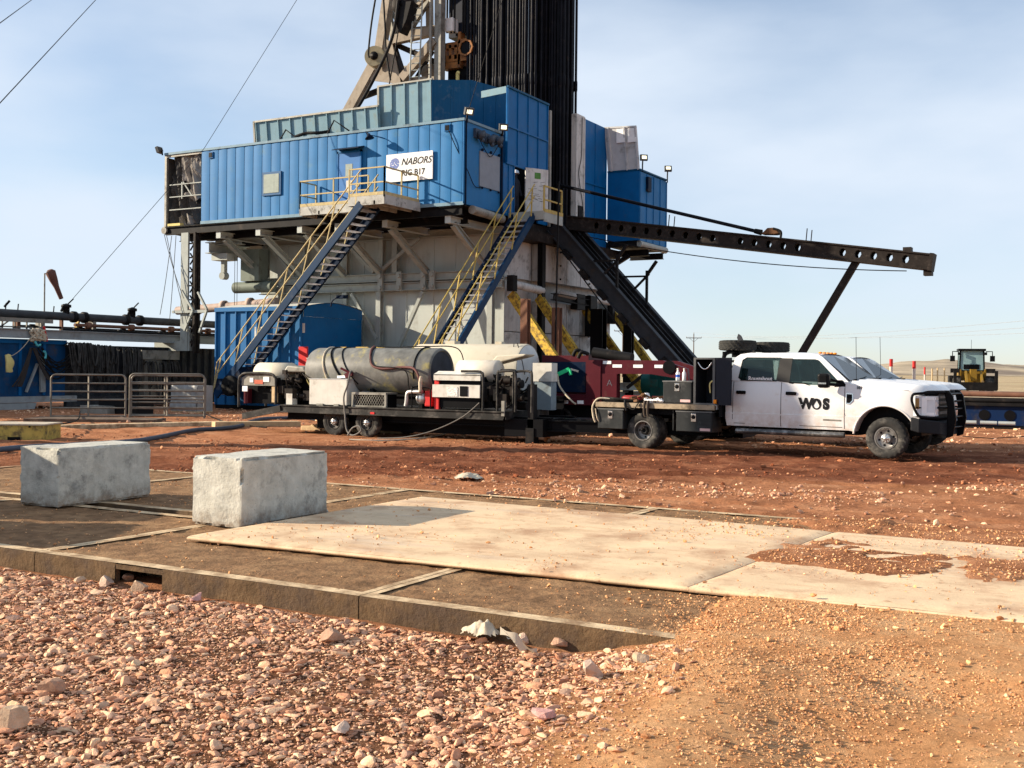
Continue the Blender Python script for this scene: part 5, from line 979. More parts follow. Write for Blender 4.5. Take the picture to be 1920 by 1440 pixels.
def shell(outline, y0, y1, zc, fy, name, mt, parent, bev=0, xc=(), planes=(), cut=None):
    """side outline (x, z) extruded from y0 to y1 and curved inward by fy(x, z); zc / xc: where to cut the flat side so it can bend"""
    import bmesh
    bm_ = bmesh.new(); A = [bm_.verts.new((x, y0, z)) for x, z in outline]; B = [bm_.verts.new((x, y1, z)) for x, z in outline]; n = len(outline)
    bm_.faces.new(A[::-1]); bm_.faces.new(B)
    for i in range(n): bm_.faces.new((A[i], A[(i+1) % n], B[(i+1) % n], B[i]))
    for z in zc: bmesh.ops.bisect_plane(bm_, geom=bm_.verts[:]+bm_.edges[:]+bm_.faces[:], plane_co=(0, 0, z), plane_no=(0, 0, 1))
    for x in xc: bmesh.ops.bisect_plane(bm_, geom=bm_.verts[:]+bm_.edges[:]+bm_.faces[:], plane_co=(x, 0, 0), plane_no=(1, 0, 0))
    for co, no in planes: bmesh.ops.bisect_plane(bm_, geom=bm_.verts[:]+bm_.edges[:]+bm_.faces[:], plane_co=co, plane_no=no)
    if cut:
        gone = [f for f in bm_.faces if all(abs(v.co.y-y0) < 1e-4 for v in f.verts) or all(abs(v.co.y-y1) < 1e-4 for v in f.verts)]
        gone = [f for f in gone if cut(f.calc_center_median().x, f.calc_center_median().z)]; bmesh.ops.delete(bm_, geom=gone, context='FACES')
    for v in bm_.verts:
        o_ = fy(v.co.x, v.co.z); v.co.y += o_ if abs(v.co.y-y0) < 1e-4 else -o_
    bmesh.ops.recalc_face_normals(bm_, faces=bm_.faces[:])
    me = bpy.data.meshes.new(name); bm_.to_mesh(me); bm_.free(); me.materials.append(mt); o = bpy.data.objects.new(name, me); COL.objects.link(o); o.parent = parent; ROOTM[o.name] = ROOTM[parent.name]
    sharp(o, 28)
    if bev: q = o.modifiers.new('bevel', 'BEVEL'); q.width = bev; q.segments = 3; q.limit_method = 'ANGLE'; q.angle_limit = R(50)
    return o
TW = 2.03
fyb = lambda x, z: .055*max(0, (z-1.05)/.42)**2+.03*max(0, (.85-z)/.35)**1.5+(.012 if z > .80 else 0)+.10*max(0, (x-.15)/.5)**2+.02*max(0, (-3.0-x)/.28)
fyg = lambda z: .055+.15*max(0, (z-1.44)/.58)
def tile(m, pts, fy, off, th=.004):
    """thin plate following the body side; pts (x, z)"""
    P = [(x, fy(x, z)-off, z) for x, z in pts]; n = len(P); Q = [(x, y+th, z) for x, y, z in P]
    m.add(P+Q, [tuple(range(n)), tuple(range(2*n-1, n-1, -1))]+[(i, n+i, n+(i+1) % n, (i+1) % n) for i in range(n)])
def pickup(loc, rot, label, first=True):
    t = T('pickup_truck', label, 'truck', loc, rot)
    L_ = dict(parent=t, local=True)
    arc = [(-.03+.585*math.cos(a), .42+.60*math.sin(a)) for a in np.linspace(R(172), R(22), 18)]
    body = shell([(-3.26, .53), (-.72, .52)]+arc+[(.60, .80), (.66, 1.0), (.63, 1.22), (.50, 1.30), (.1, 1.36), (-.72, 1.43), (-3.24, 1.47), (-3.285, 1.40), (-3.29, .68)], 0, TW, (.62, .70, .76, .795, .80, .84, .95, 1.05, 1.15, 1.22, 1.28, 1.33, 1.38, 1.42), fyb, 'body', WHITE, t, .012, (-3.1, -2.6, -1.5, .2, .35, .45, .55))
    shell([(-3.24, 1.46), (-.70, 1.43), (-.80, 1.52), (-1.30, 1.95), (-1.42, 2.01), (-1.7, 2.03), (-2.85, 2.04), (-3.05, 2.01), (-3.15, 1.93)], 0, TW, (1.55, 1.65, 1.75, 1.85, 1.95, 1.99), lambda x, z: fyg(z)+.08*max(0, (z-1.97)/.07), 'cab', WHITE, t, 0, (-2.97, -2.20, -1.93, -1.53), [((0, 0, 1.475), (0, 0, 1)), ((0, 0, 1.90), (0, 0, 1)), ((-.94, 0, 1.47), (.43, 0, .45))],
          lambda x, z: 1.475 < z < 1.90 and ((-2.97 < x < -2.20) or (x > -1.93 and .43*(x+.94)+.45*(z-1.47) < 0)))
    MB().box((-3.1, .2, 1.44), (-.85, TW-.2, 1.476)).build('interior_floor', BLACK, **L_)
    m = MB()
    for y in (.30, 1.22):
        m.beam((-2.02, y+.25, 1.40), (-2.10, y+.25, 1.80), .5, .12, (1, 0, 0)); m.beam((-2.08, y+.25, 1.80), (-2.1, y+.25, 1.93), .24, .10, (1, 0, 0))
    m.beam((-2.95, TW/2, 1.40), (-3.0, TW/2, 1.72), 1.4, .12, (1, 0, 0)); m.build('seat', mat('grey_seat_cloth', (.05, .05, .05), .9), **L_)
    m = MB(); m.lathe([(-.012, .17), (0, .185), (.012, .17), (0, .155), (-.012, .17)], (-1.28, 1.5, 1.52), (.85, 0, .5), 20); m.build('steering_wheel', BLACK, **L_); MB().box((-1.1, .25, 1.40), (-.75, TW-.25, 1.50)).build('dashboard', BLACK, **L_)
    m = MB(); tile(m, [(-1.93, 1.42), (-1.44, 1.34), (-.92, 1.34), (-.92, 1.478), (-1.93, 1.478)], lambda x, z: fyg(z), .003, .003); tile(m, [(-2.98, 1.46), (-2.2, 1.46), (-2.2, 1.478), (-2.98, 1.478)], lambda x, z: fyg(z), .003, .003); m.build('window_sill', BLACK, **L_)
    MB().grid(14, 14, lambda u, v: (-3.08+1.70*u, .30+(TW-.6)*v, 1.985+.075*math.sin(math.pi*v)**.5*math.sin(math.pi*min(1, max(0, .08+.84*u)))**.4)).build('roof', WHITE, **L_)
    # hood
    def hood(u, v):
        e = abs(2*v-1); sh = 1-max(0, (e-.72)/.28)**2.2; front = .54+.36*(1-e**2.4); x = -.74+(front+.74)*u; k = max(0, (u-.88)/.12)
        z = (1.415-.10*u)*(1-sh)+(1.525-.11*u**1.5)*sh+.018*math.sin(min(1, max(0, (e-.35)/.25))*math.pi)*(1-k)-.09*k**2
        return (x, .05+(TW-.10)*v, z)
    MB().grid(40, 40, hood).build('hood', WHITE, **L_)
    # glass
    m = MB(); m.add([(-1.30, .24, 1.955), (-1.36, TW/2, 2.0), (-1.30, TW-.24, 1.955), (-.72, TW-.10, 1.50), (-.45, TW/2, 1.53), (-.72, .10, 1.50)], [(5, 4, 1, 0), (4, 3, 2, 1)]); o = m.build('windscreen', GLASS, **L_); 
    m = MB(); m.beam((-.66, .15, 1.515), (-.40, TW/2, 1.545), .05, .015); m.beam((-.40, TW/2, 1.545), (-.66, TW-.15, 1.515), .05, .015); m.tube([(-.6, .35, 1.53), (-.62, .95, 1.58)], .012, 5); m.tube([(-.5, 1.0, 1.545), (-.6, 1.6, 1.58)], .012, 5); m.build('wiper', BLACK, **L_)
    f2 = lambda x, z: fyg(z)
    m = MB(); tile(m, [(-3.01, 1.52), (-2.93, 1.475), (-2.21, 1.475), (-2.17, 1.92), (-2.88, 1.925), (-2.96, 1.88)], f2, .006); m.build('rear_side_window', SEEGLASS, **L_)
    m = MB(); tile(m, [(-1.93, 1.44), (-1.62, 1.43), (-1.44, 1.365), (-.98, 1.36), (-.90, 1.40), (-.92, 1.46), (-1.36, 1.88), (-1.44, 1.91), (-1.91, 1.915)], f2, .006); m.build('front_side_window', SEEGLASS, **L_)
    m = MB(); tile(m, [(-2.21, 1.465), (-1.93, 1.435), (-1.91, 1.925), (-2.17, 1.93)], f2, .010); m.build('door_pillar', mat('satin_black_trim', (.035, .034, .033), .5), **L_)
    m = MB()
    for q in ([(-3.03, 1.52), (-2.95, 1.46), (-2.2, 1.455), (-2.2, 1.475), (-2.94, 1.48), (-3.01, 1.53)], [(-3.03, 1.52), (-2.98, 1.89), (-2.96, 1.88), (-3.01, 1.53)], [(-2.98, 1.89), (-2.89, 1.945), (-2.15, 1.94), (-2.15, 1.925), (-2.88, 1.925), (-2.96, 1.88)], [(-1.94, 1.43), (-1.62, 1.415), (-1.44, 1.35), (-.96, 1.345), (-.96, 1.36), (-1.44, 1.37), (-1.62, 1.435), (-1.94, 1.45)]): tile(m, q, f2, .008)
    m.build('window_seal', BLACK, **L_)
    # seams, handles, vents, lamps
    m = MB()
    def seam(pts, w=.011):
        for (xa, za), (xb, zb) in zip(pts[:-1], pts[1:]):
            if abs(za-zb) < .02: tile(m, [(xa, za-w/2), (xb, zb-w/2), (xb, zb+w/2), (xa, za+w/2)], fyb, .0025, .003)
            else:
                k = max(1, int(abs(zb-za)/.05))
                for i in range(k):
                    x0, z0, x1, z1 = xa+(xb-xa)*i/k, za+(zb-za)*i/k, xa+(xb-xa)*(i+1)/k, za+(zb-za)*(i+1)/k; tile(m, [(x0-w/2, z0), (x0+w/2, z0), (x1+w/2, z1), (x1-w/2, z1)], fyb, .0025, .003)
    seam([(-2.09, .55), (-2.09, 1.44)]); seam([(-.80, .55), (-.80, 1.35)]); seam([(-3.13, .66), (-3.12, 1.44)]); seam([(-3.10, .585), (-.84, .575)])
    m.build('door_seam', mat('dark_panel_joint', (.02, .02, .02), .8), **L_)  # dark joints between the door panels
    for x0, x1 in ((-3.05, -2.84), (-1.99, -1.77)): h = MB(); h.box((x0, fyb(x0, 1.22)-.035, 1.185), (x1, fyb(x0, 1.22)+.01, 1.255)); h.build('door_handle', BLACK, bevel=.02, **L_)
    m = MB(); tile(m, [(-.77, 1.04), (-.70, 1.03), (-.63, 1.10), (-.63, 1.24), (-.77, 1.25)], fyb, .012, .012); v = m.build('fender_vent', CHROME, **L_); m = MB(); tile(m, [(-.755, 1.06), (-.70, 1.055), (-.65, 1.11), (-.65, 1.225), (-.755, 1.23)], fyb, .016, .012); m.build('grille', BLACK, v, local=True)
    m = MB(); m.tube([(-.03+.59*math.cos(a), fyb(0, .9)+.012+.10*max(0, (-.03+.585*math.cos(a)-.15)/.5)**2, .42+.605*math.sin(a)) for a in np.linspace(R(176), R(22), 26)], .022, 8); m.build('arch_lip', WHITE, **L_)
    m = MB(); m.box((-.66, .35, .45), (.58, TW-.35, 1.1)); m.box((-3.2, .3, .42), (-.6, TW-.3, .6)); m.build('underbody', BLACK, **L_)
    m = MB(); m.tube([(-3.02, -.03, .43), (-.78, -.03, .43)], .055, 10); [m.beam((x, -.03, .43), (x, .3, .5), .06, .04) for x in (-2.8, -1.9, -1.0)]; m.build('side_step', mat('scuffed_step_steel', (.10, .10, .10), .35, metal=.6, var=.3, dirt=(.45, .44, .42), dirt_amt=.4, dirt_scale=5), **L_)
    hl = MB(); hl.prism([(.50, .055, .84), (.56, .045, .84), (.845, .25, .84), (.86, .46, .84), (.55, .46, .84)], (0, 0, .38)); hl = hl.build('headlight', CLEAR, **L_)
    m = MB(); m.prism([(.535, .035, .98), (.60, .05, .98), (.60, .08, .98), (.535, .06, .98)], (0, 0, .2)); m.build('indicator', mat('amber_brown_reflector', (.32, .18, .06), .3), hl, local=True)
    m = MB(); m.prism([(.64, .09, .86), (.72, .145, .86), (.72, .165, .86), (.64, .11, .86)], (0, 0, .33)); m.prism([(.72, .145, .86), (.855, .26, .86), (.855, .28, .86), (.72, .17, .86)], (0, 0, .05)); m.prism([(.72, .145, 1.15), (.855, .26, 1.15), (.855, .28, 1.15), (.72, .17, 1.15)], (0, 0, .05)); m.build('light_strip', REFL, hl, local=True)
    g = MB(); g.box((.60, .46, .80), (.86, TW-.46, 1.27)); g = g.build('grille', BLACK, **L_); m = MB()
    for z in (.9, 1.0, 1.1, 1.2): m.box((.86, .48, z-.025), (.89, TW-.48, z+.025))
    m.build('bar', mat('grey_grille_bar', (.14, .14, .14), .4, metal=.4), g, local=True)
    b = MB(); b.prism([(.47, -.03, .57), (.62, -.03, .53), (.95, .22, .50), (1.0, .5, .46), (1.0, TW-.5, .46), (.95, TW-.22, .50), (.62, TW+.03, .53), (.47, TW+.03, .57)], (0, 0, .25)); b.build('bumper', mat('black_plate_steel', (.016, .017, .02), .45, var=.2, bump=.3, bump_scale=70), bevel=.015, **L_)
    gg = MB()
    for y in (.58, 1.45): gg.prism([(.98, y-.035, .42), (1.10, y-.035, .46), (1.16, y-.035, .80), (1.10, y-.035, 1.22), (1.02, y-.035, 1.33), (.93, y-.035, 1.33), (1.0, y-.035, 1.0)], (0, .07, 0))
    gg = gg.build('grille_guard', BLACK, bevel=.012, **L_); m = MB()
    for z in (.62, .82, .97, 1.12, 1.26): m.tube([(1.08-.1*abs(z-.8), .58, z), (1.10-.1*abs(z-.8), 1.45, z)], .022, 6)
    for y0_, s in ((.58, -1), (1.45, 1)):
        e = .03 if s < 0 else TW-.03; m.tube(spline([(.98, y0_, 1.29), (.86, y0_+.22*s, 1.29), (.60, e-.02*s, 1.27), (.50, e+.03*s, 1.24), (.49, e+.04*s, 1.10), (.60, e+.03*s, .86), (.72, e-.08*s, .82), (.98, y0_, .80)], 6), .026, 7); m.tube([(1.0, y0_, 1.0), (.56, e, 1.0)], .018, 6)
    m.build('guard_tube', BLACK, gg, local=True)
    mi = MB(); mi.box((-1.25, -.30, 1.345), (-1.02, -.12, 1.63)); mi = mi.build('wing_mirror', BLACK, bevel=.05, **L_); m = MB(); m.tube([(-1.1, -.15, 1.42), (-.88, .08, 1.40)], .03, 8); m.tube([(-1.1, -.15, 1.53), (-.9, .1, 1.46)], .025, 8); m.build('arm', BLACK, mi, local=True)
    m = MB(); m.box((-1.22, -.315, 1.42), (-1.06, -.295, 1.45)); m.build('marker', CHROME, mi, local=True); m = MB(); tile(m, [(-1.02, 1.345), (-.80, 1.335), (-.79, 1.42), (-.86, 1.50), (-.96, 1.50)], f2, .014); m.build('mirror_base', BLACK, **L_)
    for y in (.55, .80, 1.02, 1.24, 1.48): MB().ball((-1.47, y, 2.045), .034, 8, 5, (1.3, 1.2, .6)).build('roof_marker', AMBER, **L_)
    wheel(t, (0, .14, .40), .395, .25, False)
    wh = wheel(t, (0, TW-.16, .40), .395, .25, False, near=1)
    MB().cyl((0, .3, .38), (0, TW-.3, .38), .07).build('axle', BLACK, **L_)
    return t
tk = pickup((-4.32, 22.17, -.005), R(-4.5), 'white crew cab pickup with black grille guard and flatbed, door lettering facing the viewer')
# lettering on the near door
DM = ROOTM[tk.name] @ plane_M((0, 0, 0), (1, 0, 0), (0, 0, 1))
def dtext(s, x, z, size, mt, nm, bold=0, sx=1, y=None, shear=0):
    yy = fyb(x, z) if y is None else y
    return text(s, ROOTM[tk.name] @ plane_M((x, yy-.004, z), (1, 0, 0), (0, 0, 1)), mt, nm, tk, size, bold, shear, .0015, sx)
dtext('W', -1.57, 1.015, .285, INK, 'lettering', .017, .93); dtext('S', -1.17, 1.015, .285, INK, 'lettering', .017, .84); dtext('S', -1.158, 1.015, .285, INK, 'lettering', .017, .84, fyb(-1.17, 1.0)-.0015)
m = MB(); cx, cz = -1.355, 1.02; n = 28; O = [(cx+.098*math.cos(a), cz+.112*math.sin(a)) for a in np.linspace(0, 2*math.pi, n, False)]
D_ = []
for a in np.linspace(0, 2*math.pi, n, False): s_ = math.sin(a); r_ = .056; D_.append((cx+r_*math.cos(a)*(1 if s_ < 0 else (1-s_)**.75*1.02), cz-.028+(r_*s_ if s_ < 0 else s_*.105)))
P_ = [(x, fyb(x, z)-.006, z) for x, z in O+D_]; m.add(P_, [(i, (i+1) % n, n+(i+1) % n, n+i) for i in range(n)]); m.build('lettering', INK, tk, local=True)
m = MB()   # small white pump jack over the W
for q in ([(-1.70, .915), (-1.655, .915), (-1.655, .925), (-1.70, .925)], [(-1.655, .915), (-1.645, .915), (-1.672, .99), (-1.682, .99)], [(-1.69, .915), (-1.70, .915), (-1.682, .99), (-1.672, .99)], [(-1.715, .975), (-1.64, 1.0), (-1.64, 1.01), (-1.715, .985)]): tile(m, q, fyb, .008, .002)
m.build('pump_emblem', WHITE, tk, local=True)
dtext('Roustabout', -2.55, 1.505, .115, REFL, 'window_lettering', .003, .95, fyg(1.5)-.008); dtext('101', -.52, 1.355, .075, INK, 'number', .003, 1, fyb(-.5, 1.36)-.004)
m = MB(); tile(m, [(-1.22, .70), (-.86, .695), (-.86, .725), (-1.22, .73)], fyb, .006); m.build('badge', GREYST, tk, local=True)
# flatbed
TM = ROOTM[tk.name]
BW0, BW1 = -.20, TW+.20
m = MB(); m.box((-6.24, BW0+.04, .85), (-3.42, BW1-.04, .935)); m.build('bed_deck', mat('worn_steel_deck', (.13, .10, .075), .6, metal=.3, var=.25, dirt=GRIME, dirt_amt=.4), tk, local=True)
m = MB(); m.box((-6.26, BW0, .84), (-3.44, BW0+.04, .945)); m.box((-6.26, BW1-.04, .84), (-3.44, BW1, .945)); m.box((-6.26, BW0+.04, .80), (-6.22, BW1-.04, .945)); m.build('bed_edge', mat('dusty_bed_rail', (.33, .26, .18), .7, var=.25, dirt=GRIME, dirt_amt=.4, dirt_scale=4), tk, local=True)
m = MB(); m.box((-6.0, .55, .60), (-3.2, .66, .84)); m.box((-6.0, TW-.66, .60), (-3.2, TW-.55, .84)); m.box((-6.1, .0, .70), (-3.5, TW, .84)); m.box((-6.2, .6, .5), (-6.0, TW-.6, .7)); m.build('chassis_rail', BLACK, tk, local=True)
m = MB(); m.box((-3.57, BW0+.05, .85), (-3.40, BW0+.75, .955)); m.build('corner_plate', mat('tread_plate', (.42, .42, .41), .4, metal=.6, bump=.6, bump_scale=60), tk, local=True)
TBOX = mat('charcoal_toolbox_paint', (.028, .030, .031), .4, var=.2, scale=5, dirt=(.09, .09, .088), dirt_amt=.3, dirt_scale=3)
def toolbox(x0, x1, y0, y1, z0, z1, sticker=None):
    b = MB().box((x0, y0, z0), (x1, y1, z1)).build('toolbox', TBOX, tk, .012, local=True); m = MB()
    for a, c in (((x0+.012, y0-.012, z0+.012), (x1-.012, y0, z1-.03)),): m.box(a, c)
    d = m.build('door', TBOX, b, .008, local=True); m = MB(); m.box((x0-.01, y0-.02, z1-.02), (x1+.01, y1, z1+.008)); m.build('lid', mat('scraped_box_edge', (.12, .12, .12), .4, metal=.3, var=.3), b, local=True)
    cx = (x0+x1)/2+(.0); cz = z1-.13; m = MB(); m.box((cx-.055, y0-.024, cz-.085), (cx+.055, y0-.012, cz+.085)); p = m.build('latch_plate', CHROME, b, .02, local=True); MB().lathe([(0, .044), (.012, .044), (.013, .02), (.013, 0)], (cx, y0-.024, cz+.015), (0, -1, 0), 20).build('latch', BLACK, p, local=True)
    if sticker: MB().box((x1-.26, y0-.016, z0+.03), (x1-.03, y0-.0125, z0+.085)).build('sticker', mat('red_white_sticker', (.65, .42, .40), .5), b, local=True)
    return b
toolbox(-6.21, -5.57, BW0+.02, .32, .36, .80); toolbox(-4.31, -3.50, BW0+.02, .32, .37, .80, True); toolbox(-4.64, -3.97, BW0+.05, .40, .96, 1.43, True)
cb = MB(); x0, x1, y0, y1, z0, z1 = -3.93, -3.46, BW0+.06, .45, .95, 1.93
for a, c in (((x0, y0, z0), (x0+.03, y1, z1)), ((x1-.03, y0, z0), (x1, y1, z1)), ((x0+.03, y0, z0), (x1-.03, y1, z0+.03)), ((x0+.03, y0, z1-.03), (x1-.03, y1, z1)), ((x0+.03, y1-.02, z0+.03), (x1-.03, y1, z1-.03))): cb.box(a, c)
cb = cb.build('cabinet', mat('black_cabinet_paint', (.02, .022, .028), .45), tk, local=True); m = MB()
for a, c in (((x0-.005, y0-.012, z0), (x0+.045, y0, z1)), ((x1-.045, y0-.012, z0), (x1+.005, y0, z1)), ((x0+.045, y0-.012, z0), (x1-.045, y0, z0+.03)), ((x0+.045, y0-.012, z1-.035), (x1-.045, y0, z1))): m.box(a, c)
m.build('door_frame', mat('scraped_box_edge', (.12, .12, .12), .4), cb, local=True); MB().tube(sag((x0+.08, y0+.02, z1-.1), (x1-.08, y0+.02, z1-.1), .14, 12), .016, 6).build('chain', CHROME, cb, local=True); MB().tube(spline([(x1-.05, y0+.0, 1.45), (x1-.1, y0-.02, 1.38), (x1-.1, y0, 1.2)]), .015, 6).build('strap', YROPE, cb, local=True)
m = MB(); a = Vector((x1+.01, y0, 0)); d = Vector((.42, -.18, 0)); q = Vector((.01, .02, 0)); m.prism([a+UPV*z0, a+d+UPV*z0, a+d+UPV*z1, a+UPV*z1], (.012, .028, 0)); m.build('cabinet_door', mat('navy_black_door', (.008, .011, .022), .4), cb, local=True)
m = MB(); m.box((-3.38, BW0+.1, .7), (-3.33, BW1-.1, 1.0)); m.box((-3.40, .1, 1.0), (-3.36, .2, 2.06)); m.box((-3.40, TW-.2, 1.0), (-3.36, TW-.1, 2.06)); m.tube(spline([(-3.38, .12, 1.8), (-3.38, .16, 1.98), (-3.34, .28, 2.05), (-3.30, .5, 2.06), (-3.30, TW-.5, 2.06), (-3.38, TW-.14, 1.9)]), .045, 8)
for z in (1.12, 1.24, 1.36, 1.48, 1.6, 1.72, 1.84): m.box((-3.40, .2, z), (-3.37, TW-.2, z+.05))
m.build('headache_rack', BLACK, tk, local=True)
m = MB(); m.box((-3.46, BW0+.0, .98), (-3.40, BW0+.05, 1.06)); m.build('side_marker', AMBER, tk, local=True)
m = MB(); m.box((-4.45, -.06, .38), (-4.43, .35, .84)); m.build('mud_flap', TBOX, tk, local=True)
wheel(tk, (-5.16, .05, .345), .395, .22, True); 
wheel(tk, (-5.16, .30, .345), .39, .20, True); wheel(tk, (-5.16, TW-.05, .345), .395, .22, True, near=1)
MB().cyl((-5.16, .2, .34), (-5.16, TW-.2, .34), .08).box((-5.3, .8, .2), (-5.0, 1.2, .5)).build('rear_axle', BLACK, tk, local=True)
def onbed(x, y, z): return TM @ Vector((x, y, z))
def loose(name, label, cat, fn, mt, group=None, bevel=0):
    m = MB(TM); fn(m); return tag(m.build(name, mt, None, bevel), label, cat, group)
for k, (x, lab) in enumerate(((-4.36, 'white oil bottle with blue label on the black toolbox, left of the pair'), (-4.21, 'plain white oil bottle on the black toolbox, right of the pair'))):
    t = T('bottle', lab, 'bottle', tuple(onbed(x, -.02, 1.44)), 0, 'bottles on the toolbox'); c = onbed(x, -.02, 1.44)
    MB().lathe([(0, .0), (0, .042), (.16, .042), (.2, .018), (.235, .018)], c, (0, 0, 1), 14).build('body', REFL, t); MB().lathe([(.235, .022), (.265, .022), (.265, 0)], c, (0, 0, 1), 12).build('cap', WHITEB, t)
    if k == 0: MB().lathe([(.07, .0425), (.13, .0425)], c, (0, 0, 1), 14).build('label_band', INKB, t)
# spare wheels lying flat on the rack over the cab
def spare(x, y, z, label):
    t = T('spare_tyre', label, 'tyre', tuple(onbed(x, y, z)), R(-4.5), 'spare tyres on the cab rack'); m = MB(); n = 72; w = .215; r = .40; prof = [(-.1, .24), (-.11, .30), (-.1, .375), (-.08, .39)]
    for i in range(4): a = -.075+.15*i/4; prof += [(a+.003, r), (a+.028, r), (a+.03, .383), (a+.036, .383)]
    prof += [(.08, .39), (.1, .375), (.11, .30), (.1, .24), (-.1, .24)]
    m.lathe(prof, (0, 0, .1), (0, 0, 1), n); v = m.v
    for i, (a, q) in enumerate(prof):
        if q >= .39:
            for k in range(n):
                if (k+i) % 3 == 0: p = Vector(v[i*n+k]); f = .93; v[i*n+k] = (p.x*f, p.y*f, p.z)
    sharp(m.build('tyre', TYRE_CLEAN, t, local=True), 40); MB().lathe([(-.09, .24), (-.06, .2), (-.05, .06), (-.05, 0)], (0, 0, .1), (0, 0, 1), 24).build('rim', GREYST, t, local=True)
spare(-3.28, .62, 2.10, 'nearer spare tyre lying flat on the rack behind the white cab')
spare(-2.85, 1.42, 2.08, 'second spare tyre lying behind the nearer one over the white cab roof')
loose('paddle', 'dark blade shaped bar sticking up behind the spare tyre', 'blade', lambda m: m.prism([(-3.34, .98, 2.1), (-3.2, .98, 2.1), (-3.36, .98, 2.42), (-3.42, .98, 2.46), (-3.45, .98, 2.38)], (0, .03, 0)), mat('dark_plastic', (.04, .042, .05), .5))
loose('tyre_carrier', 'black post carrying the spare tyres behind the cab', 'carrier', lambda m: m.box((-3.36, .5, 1.95), (-3.2, .75, 2.11)).box((-3.0, 1.3, 1.95), (-2.8, 1.5, 2.09)), BLACK)
# clutter along the bed edge
rg = random.Random(11)
loose('hose', 'coiled black hose at the rear corner of the flatbed', 'hose', lambda m: m.tube(spline([(-5.2, .05, .97), (-5.7, -.05, .98), (-6.1, -.1, .99), (-6.22, -.12, 1.0), (-6.3, -.15, .85), (-6.3, -.1, .6)]), .035, 8).tube(spline([(-5.3, .2, .97), (-5.9, .15, 1.0), (-6.15, .05, 1.03), (-5.8, -.1, 1.02), (-5.4, 0, .98)]), .03, 8), BLACKR)
loose('strap', 'cream strap hanging round the rear corner of the flatbed', 'strap', lambda m: m.tube(spline([(-5.9, -.05, 1.0), (-6.2, -.16, 1.02), (-6.33, -.2, .85), (-6.3, -.22, .62), (-6.26, -.2, .5)]), .022, 6).tube(spline([(-6.25, -.22, .8), (-6.2, -.23, .6), (-6.17, -.2, .52)]), .015, 6), LITTER)
loose('fire_extinguisher', 'red cylinder lying on the flatbed with a yellow end', 'cylinder', lambda m: m.lathe([(0, 0), (.0, .04), (.06, .07), (.48, .07), (.52, .03), (.56, .03)], (-5.75, .1, 1.03), (1, 0, 0), 14), mat('dull_red_paint', (.22, .02, .02), .4))
loose('jack', 'maroon tool lying behind the black hooks on the flatbed', 'tool', lambda m: m.beam((-5.05, .2, 1.05), (-4.75, .2, 1.05), .1, .09), MAROON)
def junk(m):
    for i in range(16):
        x = rg.uniform(-5.55, -4.75); z = rg.uniform(.97, 1.10); y = rg.uniform(-.12, .2)
        if i % 2: m.tube(spline([(x, y, z), (x+rg.uniform(-.1, .1), y-.05, z+rg.uniform(-.03, .08)), (x+rg.uniform(-.15, .15), y+.06, z-.03)]), rg.uniform(.015, .03), 6)
        else: m.beam((x, y, z), (x+rg.uniform(-.2, .2), y+rg.uniform(-.1, .1), z+rg.uniform(-.02, .05)), .04, .05)
loose('shackle_heap', 'heap of rusty hooks, shackles and chain on the flatbed', 'hardware', junk, mat('rusty_brown_casting', (.12, .06, .03), .7))
loose('rope', 'bright white rope bunched in front of the black toolbox', 'rope', lambda m: [m.tube(spline([(-5.05+i*.05, -.15+rg.uniform(-.03, .05), .98+rg.uniform(0, .05)), (-4.95+i*.05, -.18, 1.0+rg.uniform(0, .05)), (-4.85+i*.04, -.1, .98+rg.uniform(0, .08))]), .02, 6) for i in range(7)], REFL)
loose('rag', 'crumpled white cloth heap beside the hooks on the flatbed', 'cloth', lambda m: m.prism([(-5.3, .1, .95), (-5.1, .1, .95), (-5.18, .1, 1.15), (-5.22, .1, 1.16)], (.02, .12, 0)).ball((-5.12, .05, 1.02), .07, 8, 6), REFL)
loose('hook', 'pair of brown tow hooks hanging over the rear wheel', 'hook', lambda m: [m.tube(spline([(x, -.22, 1.0), (x, -.25, .9), (x, -.25, .72), (x+.03, -.24, .66)]), .03, 8) for x in (-5.03, -4.95)], mat('greasy_brown_iron', (.06, .045, .035), .6))
loose('hook', 'grab hook with chain hanging on the bed edge left of the rear wheel', 'hook', lambda m: m.tube(spline([(-5.52, -.2, 1.0), (-5.5, -.24, .9), (-5.46, -.25, .78)]), .03, 8).tube(spline([(-5.5, -.24, .9), (-5.3, -.26, .8), (-5.2, -.24, .92), (-5.18, -.22, .96)]), .012, 5).lathe([(0, .035), (.02, .035)], (-5.18, -.23, .9), (0, 1, 0), 10), DARKST)

# second white pickup parked behind
tk2 = dup(tk, (0, 0, 0), 'second white pickup mostly hidden behind the first, only roof, windscreen and hood edge showing')
off = Vector((-.42, 3.4, -.02)); tk2.location = Vector((-4.32, 22.17, -.005))+Matrix.Rotation(R(-4.5), 3, 'Z') @ off
drop = ('lettering', 'pump_emblem', 'window_lettering', 'number', 'toolbox', 'cabinet', 'bed_', 'corner', 'headache', 'roof_marker', 'rear_axle', 'chassis', 'mud_flap')
def kill(o):
    for c in list(o.children): kill(c)
    bpy.data.objects.remove(o)
for c in list(tk2.children):
    if c.name.startswith(('lettering', 'pump_emblem', 'window_lettering', 'number', 'toolbox', 'cabinet', 'corner', 'headache', 'mud_flap', 'side_marker', 'grille_guard', 'roof_marker', 'bumper', 'headlight', 'grille')): kill(c)
for k, (x, y) in enumerate(((-.62, .12), (.1, 3.3))):
    p = at(1606 if k == 0 else 1652, 715, 22.0+k*3.4); q = at(1605 if k == 0 else 1650, 632, 22.0+k*3.4)
    tag(MB().tube([p-UPV*.1, q], .006, 4).build('whip_aerial', DARKST), ['whip aerial on the nearer white pickup', 'whip aerial on the hidden second pickup'][k], 'aerial')

